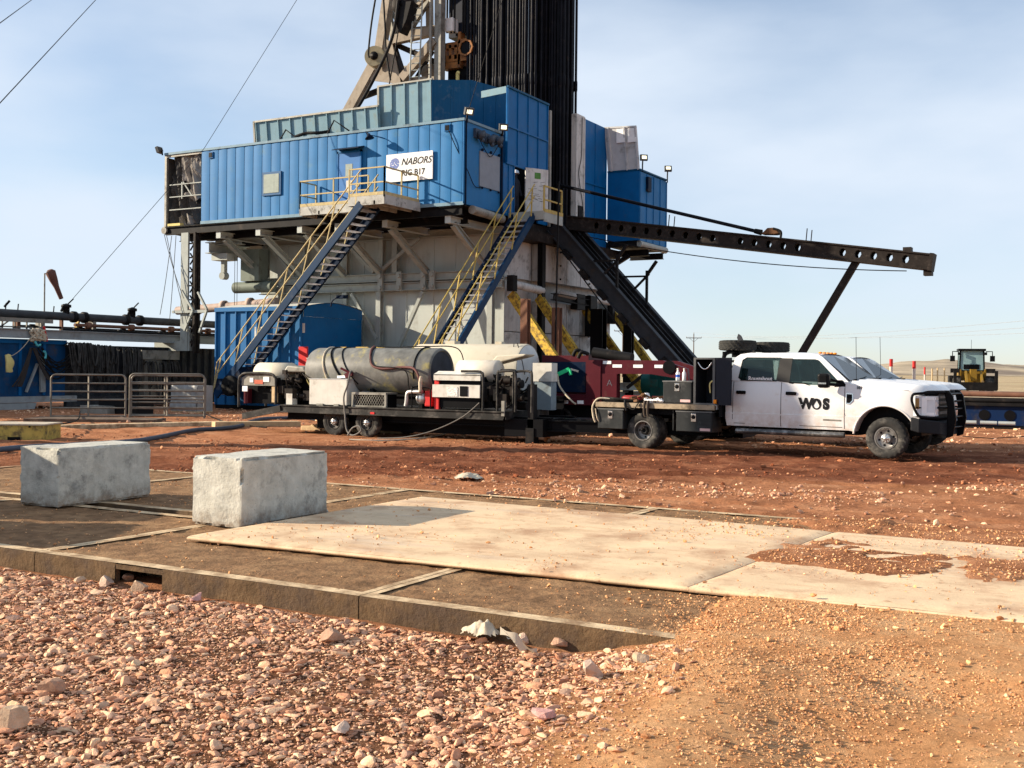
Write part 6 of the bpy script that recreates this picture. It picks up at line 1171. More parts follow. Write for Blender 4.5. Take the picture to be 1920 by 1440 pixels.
# ---------------------------------------------------------------- equipment trailer
tr = T('equipment_trailer', 'long black flat deck trailer carrying tanks and washers, rear ramp end to the left', 'trailer', (-16.5, 23.3, -.08))
DZ = .66; TY0, TY1 = 22.28, 24.4
m = MB(); m.box((-19.45, TY0+.05, DZ-.03), (-12.85, TY1-.05, DZ)); m.prism([(-19.45, TY0+.05, DZ-.03), (-19.45, TY0+.05, DZ), (-20.75, TY0+.05, .42), (-20.75, TY0+.05, .39)], (0, TY1-TY0-.1, 0)); m.build('deck', mat('oily_plank_deck', (.07, .06, .05), .8, var=.3, dirt=(.2, .15, .1), dirt_amt=.3), tr)
m = MB()
for y in (TY0, TY1): m.ibeam((-19.45, y, DZ-.09), (-12.8, y, DZ-.09), .1, .2); m.beam((-19.45, y, DZ-.1), (-20.75, y, .33), .1, .16)
m.beam((-12.8, TY0, DZ-.09), (-12.8, TY1, DZ-.09), .1, .2); m.build('edge_rail', mat('dusty_black_frame', (.022, .021, .02), .6, var=.3, dirt=(.10, .09, .08), dirt_amt=.4, dirt_scale=3), tr)
m = MB()
for y in (TY0+.45, TY1-.45): m.ibeam((-19.6, y, DZ-.25), (-11.8, y, DZ-.25), .12, .26)
for x in np.arange(-19.2, -12.5, .8): m.beam((x, TY0, DZ-.14), (x, TY1, DZ-.14), .06, .1)
m.box((-19.0, TY0+.9, .04), (-13.0, TY0+1.1, .5)); m.build('chassis', BLACK, tr)  # low black box added under the deck to darken the view there
for x in np.linspace(-19.9, -20.6, 3): z = .42+(x+20.75)*.18; MB().box((x-.06, TY0-.02, z-.08), (x+.06, TY0+.5, z-.02)).build('ramp_cleat', BLACK, tr)
def twheel(parent, x, y, r, near, rim=None, z=-.085):
    Mi = ROOTM[parent.name].inverted(); c = Mi @ Vector((x, y, z+r)); return wheel(parent, c, r, .2, False, near=near, rimr=.58, n=40, rimmat=rim)
rimd = mat('rusty_dark_rim', (.055, .05, .046), .6, metal=.3, var=.3)
for x in (-17.83, -16.80): twheel(tr, x, TY0+.22, .36, -1, rimd); twheel(tr, x, TY1-.22, .36, 1, rimd)
m = MB(); m.box((-18.3, TY0+.0, .50), (-16.35, TY0+.1, .545)); m.build('fender', BLACK, tr)
m = MB(); m.box((-16.58, TY0-.03, .50), (-16.46, TY0, .55)); m.build('side_lamp', RED, tr)
m = MB(); m.ibeam((-12.8, TY0+.35, .35), (-8.0, 23.2, .38), .14, .26); m.ibeam((-12.8, TY1-.35, .35), (-8.0, 23.4, .38), .14, .26); m.box((-12.9, TY0+.2, .1), (-11.9, TY1-.2, .5)); m.box((-11.6, 22.9, .45), (-10.6, 23.8, .52)); m.build('tongue', BLACK, tr)
m = MB(); m.box((-12.3, TY0+.2, .25), (-12.15, TY0+.38, 1.3)); m.box((-12.33, TY0+.17, -.12), (-12.12, TY0+.42, .3)); m.build('jack_leg', DARKST, tr)
m = MB(); m.box((-12.86, TY0-.03, DZ-.1), (-12.78, TY0+.05, DZ+.25)); m.build('stake', GREYST, tr)
# grey water tank
gt = T('water_tank', 'grey cylindrical tank with worn yellow patches strapped on the trailer', 'tank', (-17.1, 23.15, DZ)); gc = (-19.02, 23.12, 1.56); Rr = .585; Lg = 3.95
m = MB(); m.lathe([(.0, 0), (.0, .30), (.04, .45), (.10, .55), (.18, Rr), (Lg-.04, Rr), (Lg, Rr-.015), (Lg+.03, Rr-.06), (Lg-.01, Rr-.09), (Lg-.02, 0)], gc, (1, 0, 0), 48); o = m.build('shell', TANKG, gt); sharp(o, 35)
MB().lathe([(Lg-.005, Rr-.09), (Lg-.0, .0)], gc, (1, 0, 0), 40).build('end_plate', mat('black_tank_end', (.028, .033, .045), .5, var=.3), gt)
for x, mt, w in ((-18.45, LITTER, .05), (-18.3, BLACK, .05), (-17.95, BLACK, .03)):
    sl = .45 if x > -18.4 else .2
    MB().tube([(x+sl*(1-math.sin(a))*1.0, 23.12-(Rr+.012)*math.cos(a), 1.56+(Rr+.012)*math.sin(a)) for a in np.linspace(-.6, math.pi-.2, 24)], w*.5, 6).build('strap', mt, gt)
MB().tube([(-15.5, 23.12-(Rr+.012)*math.cos(a), 1.56+(Rr+.012)*math.sin(a)) for a in np.linspace(-.3, math.pi-.2, 24)], .02, 6).build('strap', BLACK, gt)
m = MB()
for x in (-18.4, -16.9, -15.4): m.prism([(x, 22.62, DZ), (x, 23.62, DZ), (x, 23.58, 1.12), (x, 23.12, .98), (x, 22.66, 1.12)], (.1, 0, 0))
m.build('saddle', BLACK, gt)
text('A/C', plane_M((-17.35, 23.12-Rr*.995, 1.62), (1, 0, 0), (0, 0, 1)), LITTER, 'chalk_mark', gt, .0001)
m = MB(); m.tube(spline([(-17.1, 23.1, 2.18), (-16.95, 22.75, 2.05), (-16.75, 22.52, 1.72), (-16.4, 22.48, 1.62), (-15.8, 22.5, 1.66), (-15.4, 22.42, 1.62), (-15.2, 22.36, 1.35), (-15.18, 22.36, 1.05)]), .03, 8); tag(m.build('hose', mat('dull_red_hose', (.12, .05, .045), .6)), 'red brown hose draped over the grey tank down to the pump', 'hose', 'hoses on the trailer')
m = MB(); m.tube(spline([(-17.0, 23.1, 2.17), (-16.2, 23.0, 2.16), (-15.4, 23.0, 2.18), (-14.7, 23.3, 2.12), (-14.5, 23.3, 1.5)]), .014, 6).tube(spline([(-17.05, 23.1, 2.17), (-16.9, 22.7, 2.0), (-16.7, 22.5, 1.7), (-15.75, 22.47, 1.6), (-15.55, 22.4, 1.2), (-15.5, 22.35, .9)]), .016, 6); tag(m.build('hose', BLACKR), 'thin black hose hanging from the top of the grey tank', 'hose', 'hoses on the trailer')
# white box, mesh locker, pump, washers
def wbox(a, b): p = Vector(a); q = Vector(b); return tuple(p), tuple(q)
t = T('storage_box', 'pale battered sheet metal box on the trailer edge above its wheels', 'box', (-17.95, 22.55, DZ)); MB().box((-18.56, 22.32, DZ+.03), (-17.36, 22.85, 1.34)).build('body', WHITEB, t, .012); MB().box((-18.58, 22.31, 1.335), (-17.34, 22.87, 1.35)).build('lid', GREYW, t); MB().box((-18.3, 22.29, DZ), (-18.1, 22.33, DZ+.06)).box((-17.75, 22.29, DZ), (-17.6, 22.33, DZ+.06)).build('foot', GREYST, t)
tag(MB().box((-17.3, 22.85, DZ), (-16.95, 23.0, 1.33)).build('panel', GREYW), 'grey plate standing between the pale box and the grey tank', 'plate')
t = T('mesh_locker', 'grey framed locker with expanded metal mesh front', 'locker', (-16.7, 22.6, DZ)); m = MB()
for z in (DZ+.02, 1.0): m.box((-17.2, 22.31, z-.03), (-16.16, 22.36, z+.03))
for x in (-17.18, -16.18): m.box((x-.03, 22.315, DZ), (x+.03, 22.365, 1.0))
m.box((-17.2, 22.36, .99), (-16.16, 22.8, 1.03)); m.build('frame', GREYST, t); m = MB()
for i in range(14):
    x = -17.2+i*.075
    for s in (1, -1):
        z0, z1 = (DZ+.05, .97) if s > 0 else (.97, DZ+.05); zz = [z0+(z1-z0)*k/8 for k in range(9)]
        m.tube([(min(max(x+k*.022, -17.18), -16.18), 22.335, zz[k]) for k in range(9)], .005, 4)
m.build('mesh', GREYST, t); MB().box((-17.18, 22.42, DZ), (-16.18, 22.8, .98)).build('contents', BLACK, t)
t = T('water_pump', 'small pump with elbow pipe in a black tube frame', 'pump', (-15.3, 22.5, DZ)); m = MB(); m.lathe([(0, 0), (0, .1), (.06, .14), (.16, .14), (.22, .08), (.3, .08), (.3, 0)], (-15.25, 22.42, .9), (0, 1, 0), 18); m.tube(spline([(-15.62, 22.4, .72), (-15.6, 22.4, .82), (-15.58, 22.4, 1.0), (-15.52, 22.4, 1.06), (-15.3, 22.4, 1.07), (-15.15, 22.4, 1.07)]), .055, 10); m.build('pump_body', ALU, t)
m = MB()
for x in (-15.42, -14.88): m.tube(spline([(x, 22.36, DZ), (x, 22.36, 1.14), (x, 22.42, 1.18), (x, 22.8, 1.18), (x, 22.85, 1.12), (x, 22.85, DZ)], 4), .016, 6)
m.tube([(-15.42, 22.4, 1.17), (-14.88, 22.4, 1.17)], .016, 6); m.build('tube_frame', BLACK, t); MB().box((-15.12, 22.45, .72), (-14.92, 22.8, 1.1)).build('engine', RED, t, .03); MB().tube([(-15.18, 22.36, 1.08), (-15.18, 22.36, 1.3), (-15.16, 22.36, 1.45)], [.04, .05, .03], 8).build('valve', LITTER, t)
def engine(m, a, b, seed, n=26):
    rg_ = random.Random(seed)
    for i in range(n):
        x, y, z = [rg_.uniform(a[k], b[k]) for k in range(3)]; s = rg_.uniform(.04, .13)
        if i % 3 == 0: m.cyl((x-s, y, z), (x+s, y, z), s*.8, None, 10)
        elif i % 3 == 1: m.box((x-s, y-s*.7, z-s), (x+s, y+s*.7, z+s))
        else: m.tube(spline([(x, y, z), (x+rg_.uniform(-.25, .25), y-.05, z+rg_.uniform(-.2, .2)), (x+rg_.uniform(-.3, .3), y, z+rg_.uniform(-.25, .25))]), .018, 6)
t = T('pressure_washer', 'dirty pressure washer in a rounded tube frame at the left end of the trailer', 'pressure washer', (-20.2, 22.9, DZ)); m = MB()
for y in (22.35, 23.4): m.tube(spline([(-20.98, y, DZ-.1), (-20.98, y, 1.25), (-20.9, y, 1.40), (-20.7, y, 1.46), (-19.95, y, 1.46), (-19.75, y, 1.38), (-19.7, y, 1.25), (-19.7, y, DZ)], 4), .035, 8)
m.build('tube_frame', MATS['dusty_black_frame'], t); m = MB(); m.prism([(-20.92, 22.38, 1.14), (-19.75, 22.38, 1.14), (-19.75, 22.38, 1.38), (-20.0, 22.38, 1.44), (-20.7, 22.38, 1.44), (-20.9, 22.38, 1.34)], (0, .05, 0)); m.build('control_panel', mat('grimy_grey_panel', (.25, .24, .21), .6, dirt=GRIME, dirt_amt=.4), t)
m = MB()
for a, b, z0, z1 in ((-20.62, -20.5, 1.22, 1.34), (-20.15, -19.95, 1.24, 1.37), (-20.88, -20.7, .98, 1.12)): m.box((a, 22.365, z0), (b, 22.385, z1))
m.build('white_switch', REFL, t); MB().box((-20.46, 22.365, 1.18), (-20.16, 22.38, 1.29)).build('red_plate', mat('faded_red_plate', (.5, .13, .08), .5), t)
MB().lathe([(0, 0), (0, .33), (1.05, .33), (1.1, .25), (1.1, 0)], (-20.75, 22.95, 1.42), (1, 0, 0), 28).build('boiler_cover', TANKW, t); MB().box((-19.85, 22.36, DZ+.05), (-19.68, 22.42, 1.12)).build('board', WOOD, t); MB().box((-20.9, 22.45, DZ), (-20.75, 22.6, 1.05)).build('filter', MAROON, t)
m = MB(); engine(m, (-20.7, 22.5, DZ+.1), (-19.2, 23.2, 1.35), 3, 40); m.build('engine', DARKST, t); m = MB(); engine(m, (-19.6, 22.4, DZ+.1), (-18.75, 22.8, 1.5), 8, 26); m.build('fittings', BROWNST, t); m = MB(); m.box((-20.9, 22.6, DZ), (-19.75, 23.3, 1.15)); m.box((-19.5, 22.9, DZ), (-18.7, 23.3, 1.5)); m.build('casing', BLACK, t); MB().prism([(-19.7, 22.6, 1.5), (-18.9, 22.6, 1.5), (-19.0, 22.6, 1.64), (-19.55, 22.6, 1.68)], (0, .7, 0)).build('hood', GREYST, t, .04); MB().prism([(-19.25, 23.0, 1.88), (-18.75, 23.0, 1.9), (-18.75, 23.0, 1.55), (-18.98, 23.0, 1.62), (-19.1, 23.0, 1.75)], (0, .4, 0)).build('funnel', TANKW, t); MB().box((-19.35, 22.35, DZ), (-19.15, 22.55, .95)).build('can', WHITEB, t)
t = T('pressure_washer', 'pressure washer with white slotted panels at the right end of the trailer', 'pressure washer', (-14.1, 22.9, DZ)); m = MB(); m.box((-14.8, 22.36, 1.36), (-13.5, 22.42, 1.5)); m.prism([(-14.8, 22.36, 1.5), (-13.5, 22.36, 1.5), (-13.5, 22.5, 1.58), (-14.75, 22.5, 1.58)], (0, .0, -.02)); m.box((-14.82, 22.34, .96), (-13.5, 22.38, 1.26)); m.build('panel', WHITEB, t)
m = MB(); m.box((-14.04, 22.325, .99), (-13.82, 22.335, 1.23)); m.build('window', BLACK, t, .03); MB().box((-14.4, 22.328, .98), (-14.1, 22.337, 1.2)).build('tread_panel', mat('tread_plate', (.42, .42, .41), .4), t); m = MB(); m.box((-14.8, 22.4, DZ), (-14.68, 22.5, 1.45)); m.build('red_post', RED, t)
MB().lathe([(0, 0), (.0, .27), (1.05, .27), (1.08, .24), (1.08, 0)], (-14.4, 22.95, 1.58), (1, 0, 0), 28).build('boiler', mat('cream_boiler_paint', (.55, .50, .42), .5, dirt=(.3, .2, .12), dirt_amt=.25), t); MB().box((-14.7, 22.45, DZ+.05), (-13.55, 23.3, 1.45)).build('casing', BLACK, t); m = MB(); engine(m, (-13.5, 22.45, DZ+.1), (-12.4, 22.9, 1.5), 5, 46); m.build('engine', DARKST, t); m = MB(); engine(m, (-13.2, 22.4, DZ+.2), (-12.5, 22.6, 1.45), 6, 18); m.build('fittings', BROWNST, t)
m = MB()
for x, y in ((-13.42, 22.36), (-12.15, 22.4), (-12.55, 22.36)): m.tube(spline([(x, y, DZ), (x, y, 1.45), (x-.05, y, 1.55), (x-.15, y, 1.58), (x-.6, y, 1.58)] if x < -12.6 else [(x, y, DZ), (x, y, 1.5), (x-.05, y, 1.58), (x-.15, y, 1.6), (x-.42, y, 1.58), (x-.48, y, 1.5), (x-.48, y, DZ)], 4), .03, 8)
m.build('tube_frame', MATS['dusty_black_frame'], t); MB().prism([(-13.75, 23.1, 1.72), (-12.75, 23.1, 1.95), (-12.7, 23.1, 2.0), (-12.85, 23.1, 2.0), (-13.5, 23.1, 1.96)], (0, .5, 0)).build('cover', TANKW, t, .03); MB().box((-13.0, 24.0, 1.35), (-12.48, 24.3, 1.80)).build('white_cabinet', WHITEB, t); MB().box((-12.95, 24.02, DZ), (-12.5, 24.3, 1.34)).build('lower_cabinet', mat('blue_grey_paint', (.20, .25, .28), .6), t)
# hoses trailing on the ground
def ground_line(pts, r, mt, label, cat='hose', nm='hose', group='hoses on the ground', n=8):
    P = []
    for a in pts:
        p = onZ(a[0], a[1], -.05) if len(a) == 2 else Vector(a)
        if len(a) == 2: p.z = float(gz(p.x, p.y))+r
        P.append(p)
    return tag(MB().tube(spline(P, 10), r, n).build(nm, mt), label, cat, group)
ground_line([(-20, 855), (50, 848), (250, 832), (360, 810), (415, 805), (450, 800), (470, 790), (500, 785), (560, 783), (600, 786)], .055, HOSEB, 'blue grey hose snaking from the yellow box to the trailer')
ground_line([(380, 770), (430, 792), (500, 800)], .02, BLACKR, 'thin dark line lying between the gate and the trailer ramp')
ground_line([(655, 826), (720, 827), (800, 822), (840, 812)], .018, LITTER, 'pale cord lying in front of the trailer wheels')
h = T('hose', 'grey cord swooping from the right washer down to the ground', 'hose', (-15, 22.2, 0), 0, 'hoses on the trailer'); pts = [(-13.45, 22.25, .85), (-13.9, 22.2, .5), (-14.6, 22.1, .18), (-15.3, 21.95, .0), (-16.1, 21.9, -.06)]; MB().tube(spline(pts), .013, 6).build('cord', MATS.get('grey_rubber') or mat('grey_rubber', (.16, .15, .135), .7), h)
h = T('hose', 'pale hose looped down the trailer edge to a coil by the second wheel', 'hose', (-17.0, 22.15, 0), 0, 'hoses on the trailer'); MB().tube(spline([(-17.35, 22.5, 1.55), (-17.25, 22.3, 1.5), (-17.25, 22.2, 1.2), (-17.36, 22.2, .9), (-17.32, 22.2, .5), (-17.22, 22.15, .1), (-17.0, 22.1, -.03), (-16.75, 22.1, .08), (-16.8, 22.1, .2), (-17.0, 22.1, .15), (-17.15, 22.1, -.04)]), .022, 7).build('loop', mat('grey_rubber', (.16, .15, .135), .7), h)
t = T('spray_gun', 'red and white spray gun lying on the pale box', 'tool', (-17.4, 22.5, 1.36)); MB().beam((-17.75, 22.45, 1.40), (-17.5, 22.45, 1.41), .06, .06).build('handle', REFL, t); m = MB(); m.beam((-17.5, 22.45, 1.42), (-17.3, 22.45, 1.5), .08, .12); m.beam((-17.3, 22.45, 1.48), (-17.62, 22.4, 1.62), .04, .05); m.build('body', MAROON, t)
tag(MB().box((-20.0, 24.1, -.12), (-16.9, 24.4, .06)).box((-20.3, 24.05, -.12), (-19.6, 24.3, .02)).build('timber', WOOD, None, .03), 'pale timber lying on the ground behind the trailer ramp', 'timber')

# ---------------------------------------------------------------- white tank trailer and maroon gooseneck behind
wt = T('tank_trailer', 'white cylindrical tank trailer parked behind the grey tank', 'trailer', (-15.9, 26.2, -.1))
o = MB().lathe([(0, 0), (0, .5), (.1, .62), (.2, .68), (3.55, .68), (3.62, .66), (3.62, 0)], (-17.95, 26.2, 1.64), (1, 0, 0), 48).build('tank', TANKW, wt); sharp(o, 35)
MB().lathe([(3.625, .64), (3.66, .5), (3.68, 0)], (-17.95, 26.2, 1.64), (1, 0, 0), 40).build('tank_end', mat('white_tank_end_paint', (.6, .6, .58), .5, dirt=(.35, .24, .14), dirt_amt=.2), wt)
m = MB(); m.ibeam((-18.6, 25.7, .75), (-13.0, 25.7, .75), .12, .25); m.ibeam((-18.6, 26.7, .75), (-13.0, 26.7, .75), .12, .25); m.box((-18.5, 25.6, .85), (-13.2, 26.8, .95)); m.box((-18.4, 26.1, .0), (-13.3, 26.3, .85)); m.build('chassis', BLACK, wt)  # low black box added between the rails to darken the underside
for x in (-15.6, -14.6): twheel(wt, x, 25.5, .4, -1, rimd, -.1); twheel(wt, x, 26.9, .4, 1, rimd, -.1)
MB().tube([(-14.6, 25.9, 2.32), (-14.55, 25.6, 1.2)], .012, 5).tube(spline([(-14.5, 25.9, 2.33), (-14.25, 25.7, 1.9), (-14.1, 25.6, 1.5)]), .012, 5).build('cord', BLACK, wt); MB().box((-16.9, 26.1, 2.3), (-16.6, 26.4, 2.4)).box((-15.3, 26.1, 2.3), (-15.1, 26.3, 2.38)).build('hatch', TANKW, wt)
gn = T('gooseneck_trailer', 'maroon gooseneck trailer with white reflectors behind the flatbed', 'trailer', (-12, 27, -.1)); G0 = 26.45
m = MB(); m.prism([(-12.72, G0, 1.90), (-10.6, G0, 1.90), (-9.95, G0, 1.70), (-9.9, G0, 1.2), (-10.1, G0, 1.2), (-10.2, G0, 1.45), (-10.9, G0, 1.55), (-12.72, G0, 1.55)], (0, .14, 0)); m.prism([(-12.72, G0+1.0, 1.90), (-10.6, G0+1.0, 1.90), (-9.95, G0+1.0, 1.70), (-9.9, G0+1.0, 1.3), (-10.9, G0+1.0, 1.55), (-12.72, G0+1.0, 1.55)], (0, .14, 0)); m.box((-12.72, G0+.14, 1.55), (-11.0, G0+1.0, 1.6)); m.build('neck', MAROON, gn)
m = MB(); m.box((-12.72, G0-.03, .75), (-11.85, G0+.2, 1.55)); m.box((-12.45, G0-.05, .75), (-12.3, G0, 1.88)); m.build('riser', MAROON, gn); m = MB()
for x in (-11.9, -11.2, -10.95): pass
for x0 in (-11.98, -11.4, -10.82): m.box((x0, G0-.008, 1.71), (x0+.26, G0-.002, 1.79))
m.box((-12.25, G0-.008, 1.80), (-12.02, G0-.002, 1.88)); m.build('reflector', REFL, gn); MB().lathe([(0, .17), (.03, .17), (.03, 0)], (-10.42, G0, 1.73), (0, -1, 0), 18, False).build('coupling_disc', BLACK, gn)
m = MB(); m.box((-14.2, G0, .85), (-12.72, G0+1.6, 1.0)); m.box((-14.15, G0+.2, 1.0), (-12.75, G0+.3, 2.02)); m.box((-14.15, G0+.3, 1.95), (-12.75, G0+1.4, 2.02)); m.box((-12.8, G0+.1, 1.5), (-12.72, G0+1.4, 2.05)); m.build('front_box', MAROON, gn); MB().box((-14.0, G0+.1, 1.05), (-12.8, G0+.19, 1.85)).build('side_panel', NAVY, gn)
m = MB(); m.box((-14.3, G0-.06, .72), (-12.2, G0, .88)); m.build('marker_rail', MAROON, gn); m = MB()
for x in (-14.2, -13.85, -13.4, -12.95): m.box((x, G0-.07, .75), (x+.18, G0-.062, .84))
m.build('marker', REFL, gn); m = MB(); m.box((-14.3, G0+.1, .3), (-8.0, G0+.3, .72)); m.box((-13.0, G0+1.3, .3), (-8, G0+1.5, .72)); m.build('chassis', BLACK, gn)
for x in (-14.6, -13.5): twheel(gn, x, G0+.2, .4, -1, rimd, -.1)
MB().tube([(-12.6, 26.6, 2.1), (-11.5, 26.6, 1.95)], .14, 12).build('roll', DARKST, gn); MB().tube(spline([(-12.75, 26.3, 2.1), (-12.9, 26.2, 2.15), (-13.0, 26.2, 2.0)]), .05, 6).tube(spline([(-12.6, 26.3, 2.05), (-12.75, 26.2, 2.1), (-12.85, 26.2, 1.95)]), .05, 6).build('claw', DARKST, gn)
text('A', plane_M((-12.05, G0-.034, 1.3), (1, 0, 0), (0, 0, 1)), GREYP, 'chalk_mark', gn, .25, -.008)
t = T('fuel_nozzle', 'bright green fuel nozzle hung on the maroon trailer with a white hose', 'nozzle', (-13.2, 26.2, 1.6)); m = MB(); m.beam((-13.15, 26.3, 1.66), (-13.45, 26.25, 1.52), .07, .1); m.beam((-13.15, 26.3, 1.66), (-13.1, 26.28, 1.5), .05, .07); m.build('handle', GREEN, t); MB().beam((-13.12, 26.32, 1.66), (-12.9, 26.35, 1.6), .05, .05).build('spout', CHROME, t); MB().tube(spline([(-13.45, 26.2, 1.52), (-13.35, 26.15, 1.2), (-13.0, 26.1, .85), (-12.85, 26.1, .75)]), .025, 7).build('hose', LITTER, t)
# green machine behind the flatbed
gm = T('generator', 'dark green generator standing behind the flatbed', 'generator', (-10.9, 28.5, 0)); MB().box((-11.6, 28, .3), (-9.2, 29.2, 1.62)).build('casing', GREENM, gm, .03); m = MB()
for i in range(7): m.box((-10.1, 27.97, .8+i*.1), (-9.4, 28, .85+i*.1))
m.build('louvre', BLACK, gm); MB().lathe([(0, .32), (.5, .32), (.5, 0)], (-11.85, 28.3, 1.3), (1, 0, 0), 18).build('drum', GREENM, gm); MB().box((-11.0, 28.1, 1.62), (-10.9, 28.2, 1.82)).build('filler', REFL, gm); MB().box((-11.9, 28, -.15), (-9, 29.2, .3)).build('skid', BLACK, gm)

# ================================================================ mud tanks, pipework and yard at the left
TX = -38.5
def tz(px, py, x=TX): return onX(px, py, x)
bt = T('mud_tank', 'dark blue steel mud tank at the left edge with a pale diagonal strut', 'tank', (TX, 27.5, -.2))
ye_ = tz(122, 690).y
m = MB(); m.box((TX-2.4, 20, .35), (TX, ye_, 2.62)); m.build('wall', mat('dusty_deep_blue_paint', (.005, .055, .15), .5, var=.2, dirt=(.07, .06, .055), dirt_amt=.3, streak=.3), bt)
m = MB()
for y in np.arange(21, ye_, 1.1): m.box((TX, y, .4), (TX+.06, y+.12, 2.6))
m.box((TX, 20, 2.45), (TX+.1, ye_, 2.62)); m.build('rib', BLUE_D, bt)
a, b = tz(70, 682, TX+.12), tz(49, 735, TX+.12); MB().beam(a, b, .1, .08).beam(tz(78, 668, TX+.1), tz(80, 735, TX+.1), .1, .22, (0, 1, 0)).build('strut', PALEG, bt)
m = MB(); m.box((TX-2.4, 20, .12), (TX+.12, ye_+.5, .36)); m.prism([(TX+.1, 20, -.25), (TX+.1, tz(60, 760).y, -.25), (TX+.1, tz(66, 748).y, .1), (TX+.1, 20, .1)], (-.4, 0, 0)); m.build('skid', PALEG, bt)
dc = T('container', 'dark ribbed container behind the hanging hoses at the left', 'container', (TX, 34, -.2))
m = MB(); y0, y1 = ye_+.02, 41.5; n = 46; pts = []
for i in range(n+1): y = y0+(y1-y0)*i/n; pts += [(TX-.05-(.10 if i % 2 else 0), y), (TX-.05-(.10 if i % 2 else 0), y+(y1-y0)/n*.7)]
for (xa, ya), (xb, yb) in zip(pts[:-1], pts[1:]): m.add([(xa, ya, .3), (xb, yb, .3), (xb, yb, 2.45), (xa, ya, 2.45)], [(0, 1, 2, 3)])
m.box((TX-2.4, y0, .3), (TX-.2, y1, 2.45)); m.box((TX-.1, y0, -.1), (TX+.1, y1, .32)); m.build('wall', mat('grimy_black_sheet', (.03, .034, .04), .6, var=.3, dirt=(.12, .10, .085), dirt_amt=.3), dc)
MB().box((TX-.5, 34.6, 1.9), (TX+.35, 36.8, 2.3)).box((TX-.2, 34.9, .2), (TX+.2, 35.9, 1.9)).build('manifold_box', GREYST, dc)
# walkway on top
wk = T('walkway', 'pale grey walkway beam with a thin railing along the top of the tanks', 'walkway', (TX, 31, 2.6))
m = MB(); m.ibeam((TX+.25, 20, 2.83), (TX+.25, 42, 2.83), .2, .36); m.build('beam', PALEG, wk); m = MB(); m.box((TX-1.2, 20, 2.98), (TX+.2, 42, 3.02)); m.build('deck', DARKST, wk)
m = MB()
for z in (3.1, 3.32): m.beam((TX-.3, 20, z), (TX-.3, 29.6, z), .05, .05)
m.beam((TX+.1, 20, 3.36), (TX+.1, 30.2, 3.36), .06, .16)
for y in np.arange(20.5, 30, .55): m.beam((TX-.3, y, 3.0), (TX-.3, y, 3.36), .05, .05, (0, 1, 0))
for y in (21, 23.2, 25.6, 28): m.beam((TX-.3, y, 3.0), (TX-.3, y+.5, 3.34), .05, .05)
m.build('railing', GREYST, wk)
pp = T('pipe_line', 'large dark pipe with flanges running above the mud tanks', 'pipe', (TX-.4, 31, 3.5)); xP = TX-.4; m = MB(); pl_a, pl_b = tz(0, 590, xP), tz(400, 606, xP); zP = (pl_a.z+pl_b.z)/2
m.tube([(xP, 18, zP), (xP, 44, zP)], .17, 14); m.build('pipe', mat('slate_pipe_paint', (.055, .058, .062), .5, var=.2, dirt=GRIME, dirt_amt=.25), pp)
m = MB()
for px in (138, 158, 236, 262): y = tz(px, 600, xP).y; m.lathe([(-.1, .17), (-.08, .24), (.08, .24), (.1, .17)], (xP, y, zP), (0, 1, 0), 16)
m.build('flange', DARKST, pp)
for px, h in ((124, .45), (248, .48)):
    y = tz(px, 590, xP).y; m = MB(); m.lathe([(0, .14), (h*.6, .14), (h*.62, .2), (h*.85, .2), (h*.9, .13), (h, .0)], (xP, y, zP+.1), (0, 0, 1), 14); m.tube([(xP, y, zP+h), (xP, y+.35, zP+h+.3)], .03, 5); m.tube([(xP, y-.25, zP+.2), (xP, y-.1, zP+.5)], .05, 6); m.build('valve', DARKST, pp)
for px in (10, 33, 100): y = tz(px, 585, xP).y; MB().tube([(xP, y, zP+.1), (xP, y+.03, zP+.4)], .025, 5).build('stub', DARKST, pp)
MB().beam((xP, tz(8, 580, xP).y, zP+.25), (xP, tz(18, 570, xP).y, zP+.5), .04, .08).build('lever', DARKST, pp)
for k, (za, r, y0_, xx) in enumerate(((3.28, .07, 31.5, TX-.2), (3.06, .06, 30.8, TX-.1), (3.15, .05, 29, TX-.5))):
    m = MB(); m.tube([(xx, y0_, za), (xx, 43, za)], r, 8)
    for y in np.arange(y0_+.7, 42, 2.3): m.lathe([(-.12, r), (-.1, r*2), (.1, r*2), (.12, r)], (xx, y, za), (0, 1, 0), 10)
    tag(m.build('pipe_line', [BROWNP, DARKST, DARKST][k]), ['reddish pipe under the large dark pipe', 'dark pipe with couplings lying along the walkway', 'thin dark pipe behind the walkway railing'][k], 'pipe', 'smaller pipes over the tanks')
for k, (px, w, mt, lab) in enumerate(((31, .3, BROWNP, 'red brown post under the large pipe at the far left'), (75, .35, GREYST, 'grey post under the large pipe near the windsock'), (115, .16, BROWNP, 'rusty post beside the first valve'), (141, .16, YELB, 'slanting yellow prop under the pipe flange'), (172, .35, GREYST, 'square grey block end under the reddish pipe'))):
    p = tz(px, 615, TX-.5); q = p+Vector((0, 0, .42)) if k != 3 else tz(150, 590, TX-.5)
    tag(MB().beam((p.x, p.y, 3.0), q, w, w*.5, (0, 1, 0)).build('pipe_post', mt), lab, 'post', 'posts carrying the pipes')
# windsock
p = tz(83, 590, TX-1); ws = T('windsock', 'limp faded red windsock on a thin pole above the mud tanks', 'windsock', (p.x, p.y, 3.0)); top = onX(83, 512, p.x)
MB().tube([(p.x, p.y, 3.0), (p.x, p.y, top.z)], .03, 6).build('pole', GREYST, ws); a, b = onX(93, 506, p.x), onX(115, 560, p.x); d = b-a; MB().tube([a, a+d*.08, a+d*.35, a+d*.6, b], [.10, .21, .17, .11, .09], 9).build('sock', SOCK, ws); MB().tube([(p.x, p.y, top.z-.05), a], .015, 4).build('arm', GREYST, ws)
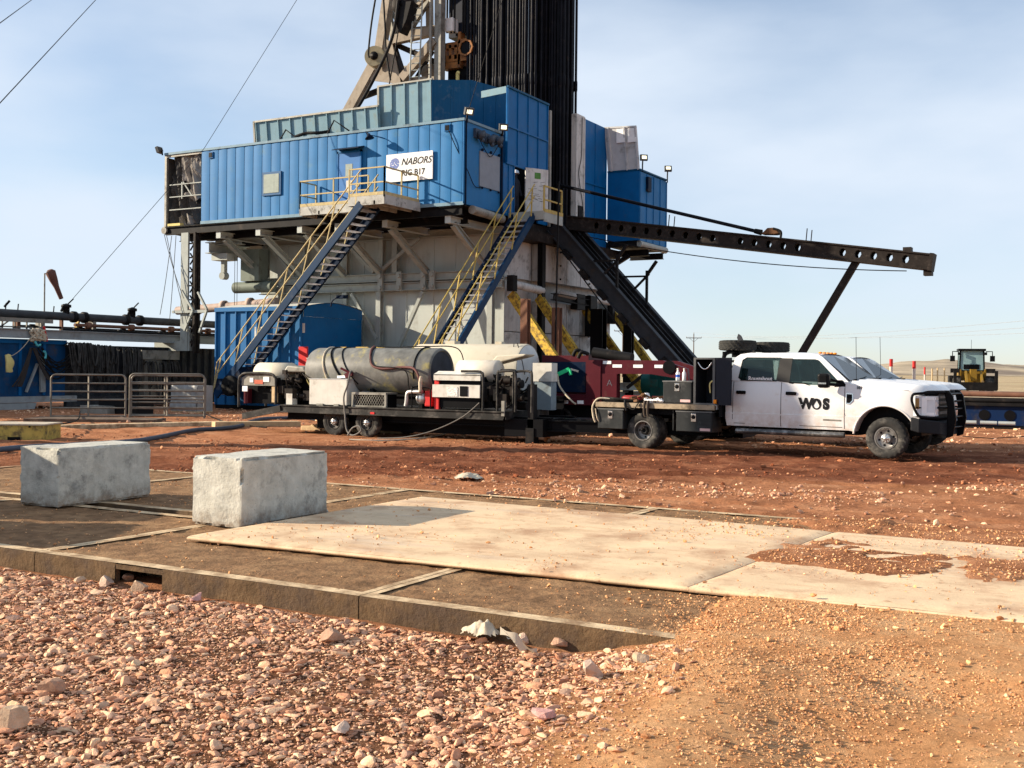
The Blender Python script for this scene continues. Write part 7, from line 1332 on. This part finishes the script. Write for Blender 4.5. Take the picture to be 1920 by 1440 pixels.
# draped hoses
rg = random.Random(21)
def drape(px, py, n, spread, lab):
    m = MB(); o = tz(px, py, TX+.32)
    for i in range(n):
        y = o.y+rg.uniform(-spread, spread); l = rg.uniform(.7, 1.7); w = rg.uniform(.1, .5); x = o.x+rg.uniform(0, .25)
        m.tube(spline([(x-.2, y, o.z-.1), (x, y+.02, o.z+.02), (x+.08, y+w*.2, o.z-l*.5), (x+.1, y+w*.5, o.z-l), (x+.08, y+w*.8, o.z-l*.45), (x-.05, y+w, o.z)], 5), rg.uniform(.02, .035), 5)
    tag(m.build('hose_bundle', mat('grey_black_hose', (.05, .048, .045), .6, var=.5, scale=4)), lab, 'hoses', 'hose bundles hung on the tanks')
drape(148, 645, 22, .55, 'bundle of dark hoses sagging from the walkway above the left gate'); drape(190, 650, 22, .5, 'bundle of dark hoses hanging in the middle of the walkway'); drape(236, 655, 20, .6, 'bundle of dark hoses hanging nearest the lattice column'); drape(300, 680, 12, .9, 'loose hoses hanging on the dark container below the lattice column')
m = MB()
for i in range(14):
    a = tz(150+rg.uniform(-8, 8), 645, TX+.4); b = tz(72+rg.uniform(-10, 10), 652, TX+.4); m.tube(sag(a, b, rg.uniform(.5, 1.4), 10), .022, 5)
tag(m.build('hose_bundle', BLACKR), 'dark hoses swagged from the tank post across the blue tank', 'hoses', 'hose bundles hung on the tanks')
m = MB()
for i in range(12): a = tz(64+rg.uniform(-3, 3), 652, TX+.4); b = tz(92+rg.uniform(-3, 3), 712, TX+.4); m.tube(sag(a, b, .1, 6), .03, 5)
for i in range(8): a = tz(58+rg.uniform(-3, 3), 652, TX+.35); b = tz(30+rg.uniform(-12, 12), 725, TX+.35); m.tube(sag(a, b, .2, 6), .028, 5)
tag(m.build('hose_bundle', mat('brown_black_net', (.045, .038, .035), .9)), 'brown black net of hoses spread from the top of the blue tank', 'hoses', 'hose bundles hung on the tanks')
line('rope', sag(tz(56, 635, TX+.5), tz(20, 668, TX+.5), .1, 6), .015, LITTER, 'pale rope stretched over the blue tank', 'rope', None, 4)
p = tz(16, 685, TX+.55); m = MB()
for i in range(5): m.tube(spline([(p.x, p.y+rg.uniform(-.1, .1), p.z+.4), (p.x+.05, p.y+rg.uniform(-.2, .2), p.z+.1), (p.x, p.y+rg.uniform(-.1, .2), p.z-.25)]), .07, 6)
tag(m.build('glove_bunch', YROPE), 'yellow gloves bunched on a rope before the blue tank', 'gloves')
p = tz(72, 630, TX+.45); m = MB()
for i in range(14): m.tube(spline([(p.x+rg.uniform(-.1, .1), p.y+rg.uniform(-.35, .35), p.z+rg.uniform(-.3, .3)) for _ in range(4)], 4), .05, 5)
tag(m.build('rag_tangle', LITTER), 'tangle of pale rags tied on the walkway beam', 'rags')
m = MB(); [m.tube(spline([tz(84+rg.uniform(-2, 2), 612, TX+.5), tz(85, 625, TX+.5), tz(88, 640, TX+.5)], 4), .05, 5) for _ in range(3)]; tag(m.build('strap', RED), 'red strap tied on the walkway beam beside the rags', 'strap')
m = MB(); [m.tube(spline([tz(84+rg.uniform(-3, 3), 658, TX+.5), tz(86, 664, TX+.5), tz(84+rg.uniform(-3, 3), 672, TX+.5)], 4), .04, 5) for _ in range(3)]; m.tube(spline([tz(66, 640, TX+.5), tz(70, 648, TX+.5), tz(76, 646, TX+.5)], 4), .05, 5); tag(m.build('rope', TEALROPE), 'turquoise rope scraps hanging on the blue tank', 'rope')
# livestock gates used as barriers
def gate(a, b, h, bars, label, mid=(.5,)):
    a = Vector(a); b = Vector(b); t = T('gate', label, 'gate', tuple((a+b)/2), 0, 'tubular steel gates'); d = (b-a).normalized(); L_ = (b-a).length; r = .16; P = lambda s, z: a+d*s+UPV*z
    MB().tube([P(0, 0), P(0, h-r)]+[P(r-r*math.cos(k), h-r+r*math.sin(k)) for k in np.linspace(.2, 1.4, 5)]+[P(r, h), P(L_-r, h)]+[P(L_-r+r*math.sin(k), h-r+r*math.cos(k)) for k in np.linspace(.2, 1.4, 5)]+[P(L_, h-r), P(L_, 0)], .032, 7).build('hoop', mat('gate_tube_steel', (.20, .18, .15), .5, metal=.3, var=.2, dirt=GRIME, dirt_amt=.3), t)
    for i in range(bars): z = .12+(h-.4)*i/(bars-1); MB().tube([P(0, z), P(L_, z)], .025, 6).build('bar', MATS['gate_tube_steel'], t)
    for k in mid: MB().beam(P(L_*k, .1), P(L_*k, h), .05, .03, (0, 1, 0)).build('upright', MATS['gate_tube_steel'], t)
gate((-31.05, 24.38, -.17), (-29.34, 25.94, -.17), 1.48, 5, 'left tubular steel gate standing before the mud tanks')
gate((-29.55, 26.3, -.17), (-27.5, 27.65, -.17), 1.52, 5, 'front gate of the right pair, nearest the staircase foot')
gate((-30.15, 26.9, -.17), (-28.1, 28.3, -.17), 1.46, 6, 'rear gate of the right pair, seen through the front one', (.45,))
# plastic wrapped pallet
p = onZ(352, 772, -.18); p = at(345, 768, 43); t = T('pallet_load', 'plastic wrapped pallet load behind the right gates', 'pallet', (p.x, p.y, -.2)); m = MB(); m.grid(16, 10, lambda u, v: (p.x-.7+1.4*u, p.y-.03*math.sin(u*31+v*5)-.05*math.sin(v*9), -.1+.98*v)); m.box((p.x-.7, p.y, -.1), (p.x+.7, p.y+.8, .88)); m.build('wrapped_load', PLAST, t); MB().box((p.x-.7, p.y-.02, -.22), (p.x+.7, p.y+.8, -.1)).build('pallet', WOOD, t)
for k, (a, b, y0_, h) in enumerate(((150, 235, 768, .35), (185, 300, 745, .3))):
    p, q = at(a, y0_, 41), at(b, y0_, 41); tag(MB().box((p.x, p.y, -.2), (q.x, p.y+.8, -.2+h+.3*k)).build('crate', [GREYST, DARKST][k]), ['pale low crate behind the left gate', 'grey low crate behind both gates'][k], 'crate')
# ground mats and planks by the gates
def plank(a, b, w, h, mt, lab):
    a, b = onZ(*a, -.12), onZ(*b, -.12); za = float(gz(a.x, a.y)); zb = float(gz(b.x, b.y)); a.z = za+h/2; b.z = zb+h/2; tag(MB().beam(a, b, w, h).build('plank', mt, None, .01), lab, 'plank', 'planks on the ground')
plank((60, 790), (300, 792), 1.4, .10, mat('dusty_dark_mat', (.11, .08, .06), .9, var=.3, dirt=(.3, .2, .13), dirt_amt=.4), 'wide dusty mat on the ground below the gates')
plank((80, 806), (425, 800), .5, .12, RIM, 'long pale plank lying between the yellow box and the trailer'); plank((560, 800), (400, 803), .35, .15, WOOD, 'short light plank left of the trailer wheels')
# yellow box
yb = T('skid_box', 'scratched yellow steel box with forklift pockets at the left edge', 'box', (-22.0, 16.7, -.1)); q = onZ(80, 830, -.1); L0 = Vector((q.x, q.y, -.1)); dx = Vector((-.87, -.49, 0)); dy = Vector((-.49, .87, 0))
def obox(m, a0, a1, b0, b1, z0, z1): P = [L0+dx*a+dy*b for a, b in ((a0, b0), (a1, b0), (a1, b1), (a0, b1))]; m.prism([(p.x, p.y, z0) for p in P], (0, 0, z1-z0)); return m
obox(MB(), 0, 2.2, 0, 1.0, -.1, .28).build('body', mat('scratched_yellow_paint', (.50, .36, .09), .6, var=.15, scale=5, dirt=(.08, .06, .045), dirt_amt=.5, dirt_scale=6), yb, .015); obox(MB(), -.03, 2.23, -.03, 1.03, .28, .31).build('lid', LITTER, yb); obox(MB(), .5, .78, -.012, .1, -.09, .02).build('pocket', BLACK, yb)
line('rope', spline([onZ(150, 772, 0), onZ(140, 790, .1), L0+Vector((-.2, -.2, .35))]), .02, BLACKR, 'dark rope coming down onto the yellow box', 'rope', None, 5)

# ---------------------------------------------------------------- litter in the foreground
def crumple(name, px, py, sx, sy, sz, seed, label, mt=LITTER, z=-.2):
    p = onZ(px, py, z); z0 = float(gz(p.x, p.y)); z0 = z0 if z < -.05 else z0; rgn = np.random.default_rng(seed)
    def fn(u, v):
        x, y = (u-.5)*2, (v-.5)*2; f = float(fbm(np.array(u*3.1+seed), np.array(v*3.3), 1.1, 3, seed)); g_ = float(fbm(np.array(u*3+7), np.array(v*3+seed), 1.3, 3, seed+1))-.45
        return (p.x+(x*RIGHT.x+y*FWD.x)*sx*(1+.5*g_), p.y+(x*RIGHT.y+y*FWD.y)*sy*(1+.5*g_), z0+sz*max(0, (1-.55*(x*x+y*y)))*(.25+1.6*f)-.01)
    tag(MB().grid(34, 30, fn, lambda u, v: (u-.5)**2+(v-.5)**2 < .22, False).build(name, mt), label, 'litter', 'scraps of litter on the ground')
crumple('plastic_film', 905, 1206, .16, .11, .125, 3, 'crumpled dirty plastic film heaped against the mat side'); crumple('plastic_film', 968, 1208, .085, .08, .075, 9, 'torn whitish plastic film right of the crumpled heap', mat('whitish_plastic', (.60, .53, .42), .5))
a = onZ(945, 1183, -.05); b = onZ(1022, 1226, -.2); d_ = b-a; tag(MB().grid(24, 6, lambda u, v: tuple(a+d_*u+Vector((.03*math.sin(u*5), -.05-.05*math.sin(u*3), .02*math.sin(u*9+v*4)+.07*(v-.5)*(1-.5*u)+.02)))).build('plastic_strip', MATS['whitish_plastic']), 'narrow whitish plastic strip leaning from the mat to the gravel', 'litter', 'scraps of litter on the ground')
crumple('paper_scrap', 878, 898, .22, .25, .10, 5, 'white scrap of sheeting lying on the red ground beyond the mats', LITTER, 0)
p = at(1026, 812, 26.5); tag(MB().cyl((p.x, p.y, -.1), (p.x, p.y, .12), .07, None, 12).build('marker_stub', mat('orange_paint', (.7, .22, .08), .5)), 'short orange stub standing under the trailer tongue', 'stub')
for k, (px, py, lab) in enumerate(((1150, 840, 'dark rut board under the flatbed tail'), )): pass

# ================================================================ right side and distance
# pipe rack on the blue catwalk
q = onZ(1800, 800, -.08); RY = q.y; x0, x1 = onY(1740, 780, RY).x, onY(2150, 780, RY).x
cw = T('catwalk', 'low blue catwalk base with dark round holes at the right edge', 'catwalk', ((x0+x1)/2, RY+1, -.1))
m = MB(); m.box((x0, RY+.1, .0), (x1, RY+.2, .62)); m.box((x0, RY+1.6, .0), (x1, RY+1.7, .62)); m.build('web', mat('grimy_deep_blue', (.003, .016, .06), .5, dirt=GRIME, dirt_amt=.3), cw); m = MB(); m.box((x0, RY-.05, .62), (x1, RY+1.8, .72)); m.box((x0, RY-.05, -.12), (x1, RY+.35, .0)); m.build('flange', DARKST, cw)
m = MB()
for px in (1845, 1893, 1945, 2000): p = onY(px, 774, RY); m.lathe([(0, .17), (.02, .17), (.02, 0)], (p.x, RY+.1, .32), (0, -1, 0), 18, False)
m.build('hole', BLACK, cw); m = MB()
for px in (1800, 1838, 1872): p = onY(px, 789, RY-.1); m.cyl((p.x, RY-.1, .08), (p.x+.5, RY-.1, .08), .06, None, 8)
m.build('tie_tube', PALEG, cw)
for i in range(5):
    for k, z in enumerate((.80, .99)):
        o = MB().tube([(x0+.2+.1*i, RY+.1+i*.3, z), (x1, RY+.1+i*.3, z)], .085, 10).build('casing_pipe', BROWNP if k else DARKST); tag(o, 'dark casing pipe lying in the bundle on the blue catwalk', 'pipe', 'casing pipes on the catwalk')
tag(MB().box((x0, RY+.05, .885), (x1, RY+1.4, .905)).build('spacer_board', TANKW), 'pale spacer board between two layers of casing pipe', 'board')
line('cord', [onZ(1805, 818, -.02), onZ(1860, 822, -.02), onZ(1925, 818, -.02)], .012, DARKST, 'thin cord lying on the ground right of the white pickup', 'cord')
# wheel loader far right
lc = at(1824, 738, 78); lc.z = -.05; lo = T('wheel_loader', 'yellow wheel loader with dark cab facing the viewer beyond the catwalk', 'loader', tuple(lc), R(12))
k = dict(parent=lo, local=True)
m = MB(); m.box((-.9, .4, 1.2), (.9, 4.5, 1.85)); m.box((-.5, -.1, 1.0), (.5, .6, 1.7)); m.build('body', YELL, **k)
m = MB()
for s in (-1, 1): m.prism([(s*.42, -.2, 1.9), (s*.42, -.2, 1.6), (s*.42, -1.9, .45), (s*.42, -1.9, .8)], (.14*s, 0, 0)); m.beam((s*.8, .3, 1.1), (s*.8, .2, 2.0), .1, .25, (0, 1, 0))
m.box((-.2, -.6, 1.2), (.2, .2, 2.0)); m.build('lift_arm', YELL, **k)
c = MB(); c.box((-.82, .9, 1.75), (.82, 2.4, 1.95)); c.box((-.9, .75, 3.3), (.9, 2.5, 3.45))
for sx in (-.8, .8):
    for y in (.95, 2.3): c.beam((sx, y, 1.9), (sx*.95, y, 3.35), .11, .11, (0, 1, 0))
c = c.build('cab', BLACK, **k); m = MB(); m.box((-.74, .93, 1.95), (.74, .95, 3.3)); m.box((-.79, 1.0, 1.95), (-.77, 2.25, 3.3)); m.box((.77, 1.0, 1.95), (.79, 2.25, 3.3)); m.build('glass', mat('pale_cab_glass', (.22, .34, .36), .1), c, local=True); MB().box((-.3, 1.3, 1.95), (.35, 1.7, 2.85)).box((-.55, .91, 2.0), (.5, .92, 2.35)).build('seat', BLACK, c, local=True)
m = MB()
for s in (-1, 1): m.tube([(s*.9, .8, 3.25), (s*1.3, .6, 3.25), (s*1.3, .6, 2.8)], .035, 5); m.box((s*1.3-.16, .55, 2.55), (s*1.3+.16, .62, 2.95)); m.box((s*.85-.1, .7, 3.0), (s*.85+.12, .8, 3.2))
m.build('mirror', BLACK, **k); m = MB()
for s in (-1, 1): m.box((s*1.15-.3, .1, 1.75), (s*1.15+.3, .5, 2.05)); m.box((s*1.2-.35, -.15, 1.1), (s*1.2+.35, 1.4, 1.55))
m.build('fender_light', DARKST, **k)
m = MB(); m.box((-1.35, -2.2, .55), (1.35, -1.9, 1.05)); m.beam((-1.3, -2.0, .6), (-1.3, -2.0, 1.9), .2, .2, (0, 1, 0)); m.beam((1.3, -2.0, .6), (1.3, -2.0, 1.9), .2, .2, (0, 1, 0)); m.box((-1.4, -2.1, 1.0), (1.4, -2.0, 1.12)); m.build('coupler_frame', DARKST, **k)
for x, y in ((-1.05, .3), (1.05, .3), (-1.05, 3.4), (1.05, 3.4)): wheel(lo, (x, y, .78), .78, .55, False, n=30, near=-1).rotation_euler = (0, 0, 0)
for o in list(lo.children):
    if o.name.startswith('wheel'):
        c = Vector((0, 0, 0)); vs = np.array([v.co for v in o.data.vertices]).mean(0); 
        def turn(ob, c):
            M = Matrix.Translation(c) @ Matrix.Rotation(R(90), 4, 'Z') @ Matrix.Translation(-c); ob.data.transform(M)
            for ch in ob.children: turn(ch, c)
        turn(o, Vector(vs))
MB().tube([(0, 1.5, 3.45), (0, 1.5, 4.1)], .015, 4).build('aerial', BLACK, **k)
# marker posts
for k_, (px, pt, d, red, lab) in enumerate(((1671, 673, 62, 1, 'thick white post with red top nearest the white pickup hood'), (1714, 677, 62, 1, 'thick white post with red top, second from the pickup'), (1734, 688, 80, 1, 'thin white post with red top left of the loader'), (1748, 691, 95, 0, 'bare tan post left of the loader, first of three'), (1758, 690, 95, 0, 'bare tan post left of the loader, middle of three'), (1771, 690, 95, 0, 'bare yellowish post nearest the loader'))):
    p = at(px, pt, d); w = .09 if k_ < 2 else (.055 if k_ == 2 else .06); t = T('marker_post', lab, 'post', (p.x, p.y, -.2), 0, 'marker posts at the pad edge')
    MB().cyl((p.x, p.y, -.2), (p.x, p.y, p.z-(.42*d/62 if red else 0)), w, None, 10).build('post', WHITEB if red else WOOD, t)
    if red: MB().cyl((p.x, p.y, p.z-.42*d/62), (p.x, p.y, p.z), w*1.05, None, 10).build('cap', RED, t)
# power line
pole_tops = []
for k_, (px, pt, d, lab) in enumerate(((1301, 626, 330, 'brown power pole with a cross arm standing on the skyline'), (1168, 612, 290, 'power pole glimpsed between the yellow struts'))):
    p = at(px, pt, d); t = T('power_pole', lab, 'power pole', (p.x, p.y, -.3), 0, 'power poles'); MB().cyl((p.x, p.y, -.3), (p.x, p.y, p.z), .17, .13, 8).build('pole', POLEW, t)
    a = p-UPV*1.2-RIGHT*2.2; b = p-UPV*1.2+RIGHT*2.2; m = MB(); m.beam(a, b, .16, .2); m.beam(p-UPV*2.4, p-UPV*1.25-RIGHT*1.3, .08, .08); m.beam(p-UPV*2.4, p-UPV*1.25+RIGHT*1.3, .08, .08); m.build('cross_arm', POLEW, t); m = MB(); [m.cyl(q, q+UPV*.4, .09, None, 6) for q in (a, b, p)]; m.build('insulator', GREYST, t); pole_tops.append((a, b, p))
for k_, (a, b) in enumerate(((0, (1980, 596)), (1, (1980, 610)), (2, (1980, 622)))):
    line('power_line', sag(pole_tops[0][k_]+UPV*.4, at(*b, 150), 1.2, 30), .035, mat('weathered_wire', (.22, .23, .25), .5), ['upper power wire sweeping to the right edge', 'middle power wire sweeping to the right edge', 'lower power wire sweeping to the right edge'][k_], 'wire', 'power wires', 4)
# worker just inside the rig floor door: hard hat and shoulder catch the light
wp = onX(966, 321, -23.25); hz = wp.z; pr = T('person', 'worker in dark overalls and white hard hat just inside the rig floor door', 'person', (wp.x, wp.y, 7.96))
H_ = hz+.02-7.96; s_ = H_/1.78; V = [(0,0,.95),(0,0,1.2),(0,.0,1.42),(0,0,1.54),(.03,0,1.66),(0,.2,1.40),(.04,.27,1.12),(.12,.27,.86),(0,-.2,1.40),(.04,-.27,1.12),(.12,-.27,.86),(0,.1,.88),(.02,.11,.48),(0,.12,.06),(.16,.13,.04),(0,-.1,.88),(.02,-.11,.48),(0,-.12,.06),(.16,-.13,.04)]
E_ = [(0,1),(1,2),(2,3),(3,4),(2,5),(5,6),(6,7),(2,8),(8,9),(9,10),(0,11),(11,12),(12,13),(13,14),(0,15),(15,16),(16,17),(17,18)]; rad = [.15,.15,.13,.06,.10,.08,.055,.045,.08,.055,.045,.11,.075,.05,.045,.11,.075,.05,.045]
me = bpy.data.meshes.new('body'); me.from_pydata([(x*s_, y*s_, z*s_) for x, y, z in V], E_, []); ob = bpy.data.objects.new('body', me); COL.objects.link(ob); ob.parent = pr; ROOTM[ob.name] = ROOTM[pr.name]; sk = ob.modifiers.new('skin', 'SKIN')
for i, r_ in enumerate(rad): me.skin_vertices[0].data[i].radius = (r_*s_, r_*s_)
me.skin_vertices[0].data[0].use_root = True; ob.modifiers.new('sub', 'SUBSURF').levels = 2; ob.modifiers['sub'].render_levels = 2; me.materials.append(mat('dark_overall_cloth', (.03, .035, .05), .9))
MB().lathe([(0, .165), (.015, .16), (.02, .135), (.08, .125), (.13, .09), (.155, .03), (.16, 0)], (.03*s_, 0, 1.68*s_), (0, 0, 1), 18).build('hard_hat', REFL, pr, local=True)
# unseen cabin stack added out of frame to shade the mud tanks
for k, (d, z, lab) in enumerate(((43.2, -.2, 'lower unseen grey cabin added for shade, nearer end left of the mud tanks'), (43.2, 3.0, 'upper unseen grey cabin added for shade, nearer end left of the mud tanks'), (49.9, -.2, 'lower unseen grey cabin added for shade, farther end left of the mud tanks'), (49.9, 3.0, 'upper unseen grey cabin added for shade, farther end left of the mud tanks'))):
    o_ = RIGHT*-29+FWD*(d+1.1); t = T('shade_cabin', lab, 'cabin', (o_.x, o_.y, z), R(29.5), 'unseen cabins added for shade left of the tanks'); MB().box((-1.4, -3.3, 0), (1.4, 3.3, 3.1)).build('body', GREYW, t, .03, local=True); m = MB(); m.box((1.38, -.5, .1), (1.43, .5, 2.2)); m.build('door', NAVY, t, local=True); m = MB(); m.box((1.38, 1.3, 1.1), (1.42, 2.4, 2.1)); m.build('window', GLASS, t, local=True)
# unseen column added out of frame so its shadow lies across the cab
vt = at(-340, 700, 24.45); tv = T('cab_shade_column', 'unseen tall grey column added left of the trailers to shade the cab', 'tank', (vt.x, vt.y, -.1)); m = MB(); m.lathe([(0, .0), (0, .52), (8.5, .52), (8.9, .35), (9.0, 0)], (vt.x, vt.y, .25), (0, 0, 1), 24); m.build('shell', GREYST, tv)
for a in range(4): c, s = math.cos(a*math.pi/2+.7)*.45, math.sin(a*math.pi/2+.7)*.45; MB().beam((vt.x+c, vt.y+s, -.1), (vt.x+c, vt.y+s, .3), .1, .1, (0, 1, 0)).build('leg', DARKST, tv)
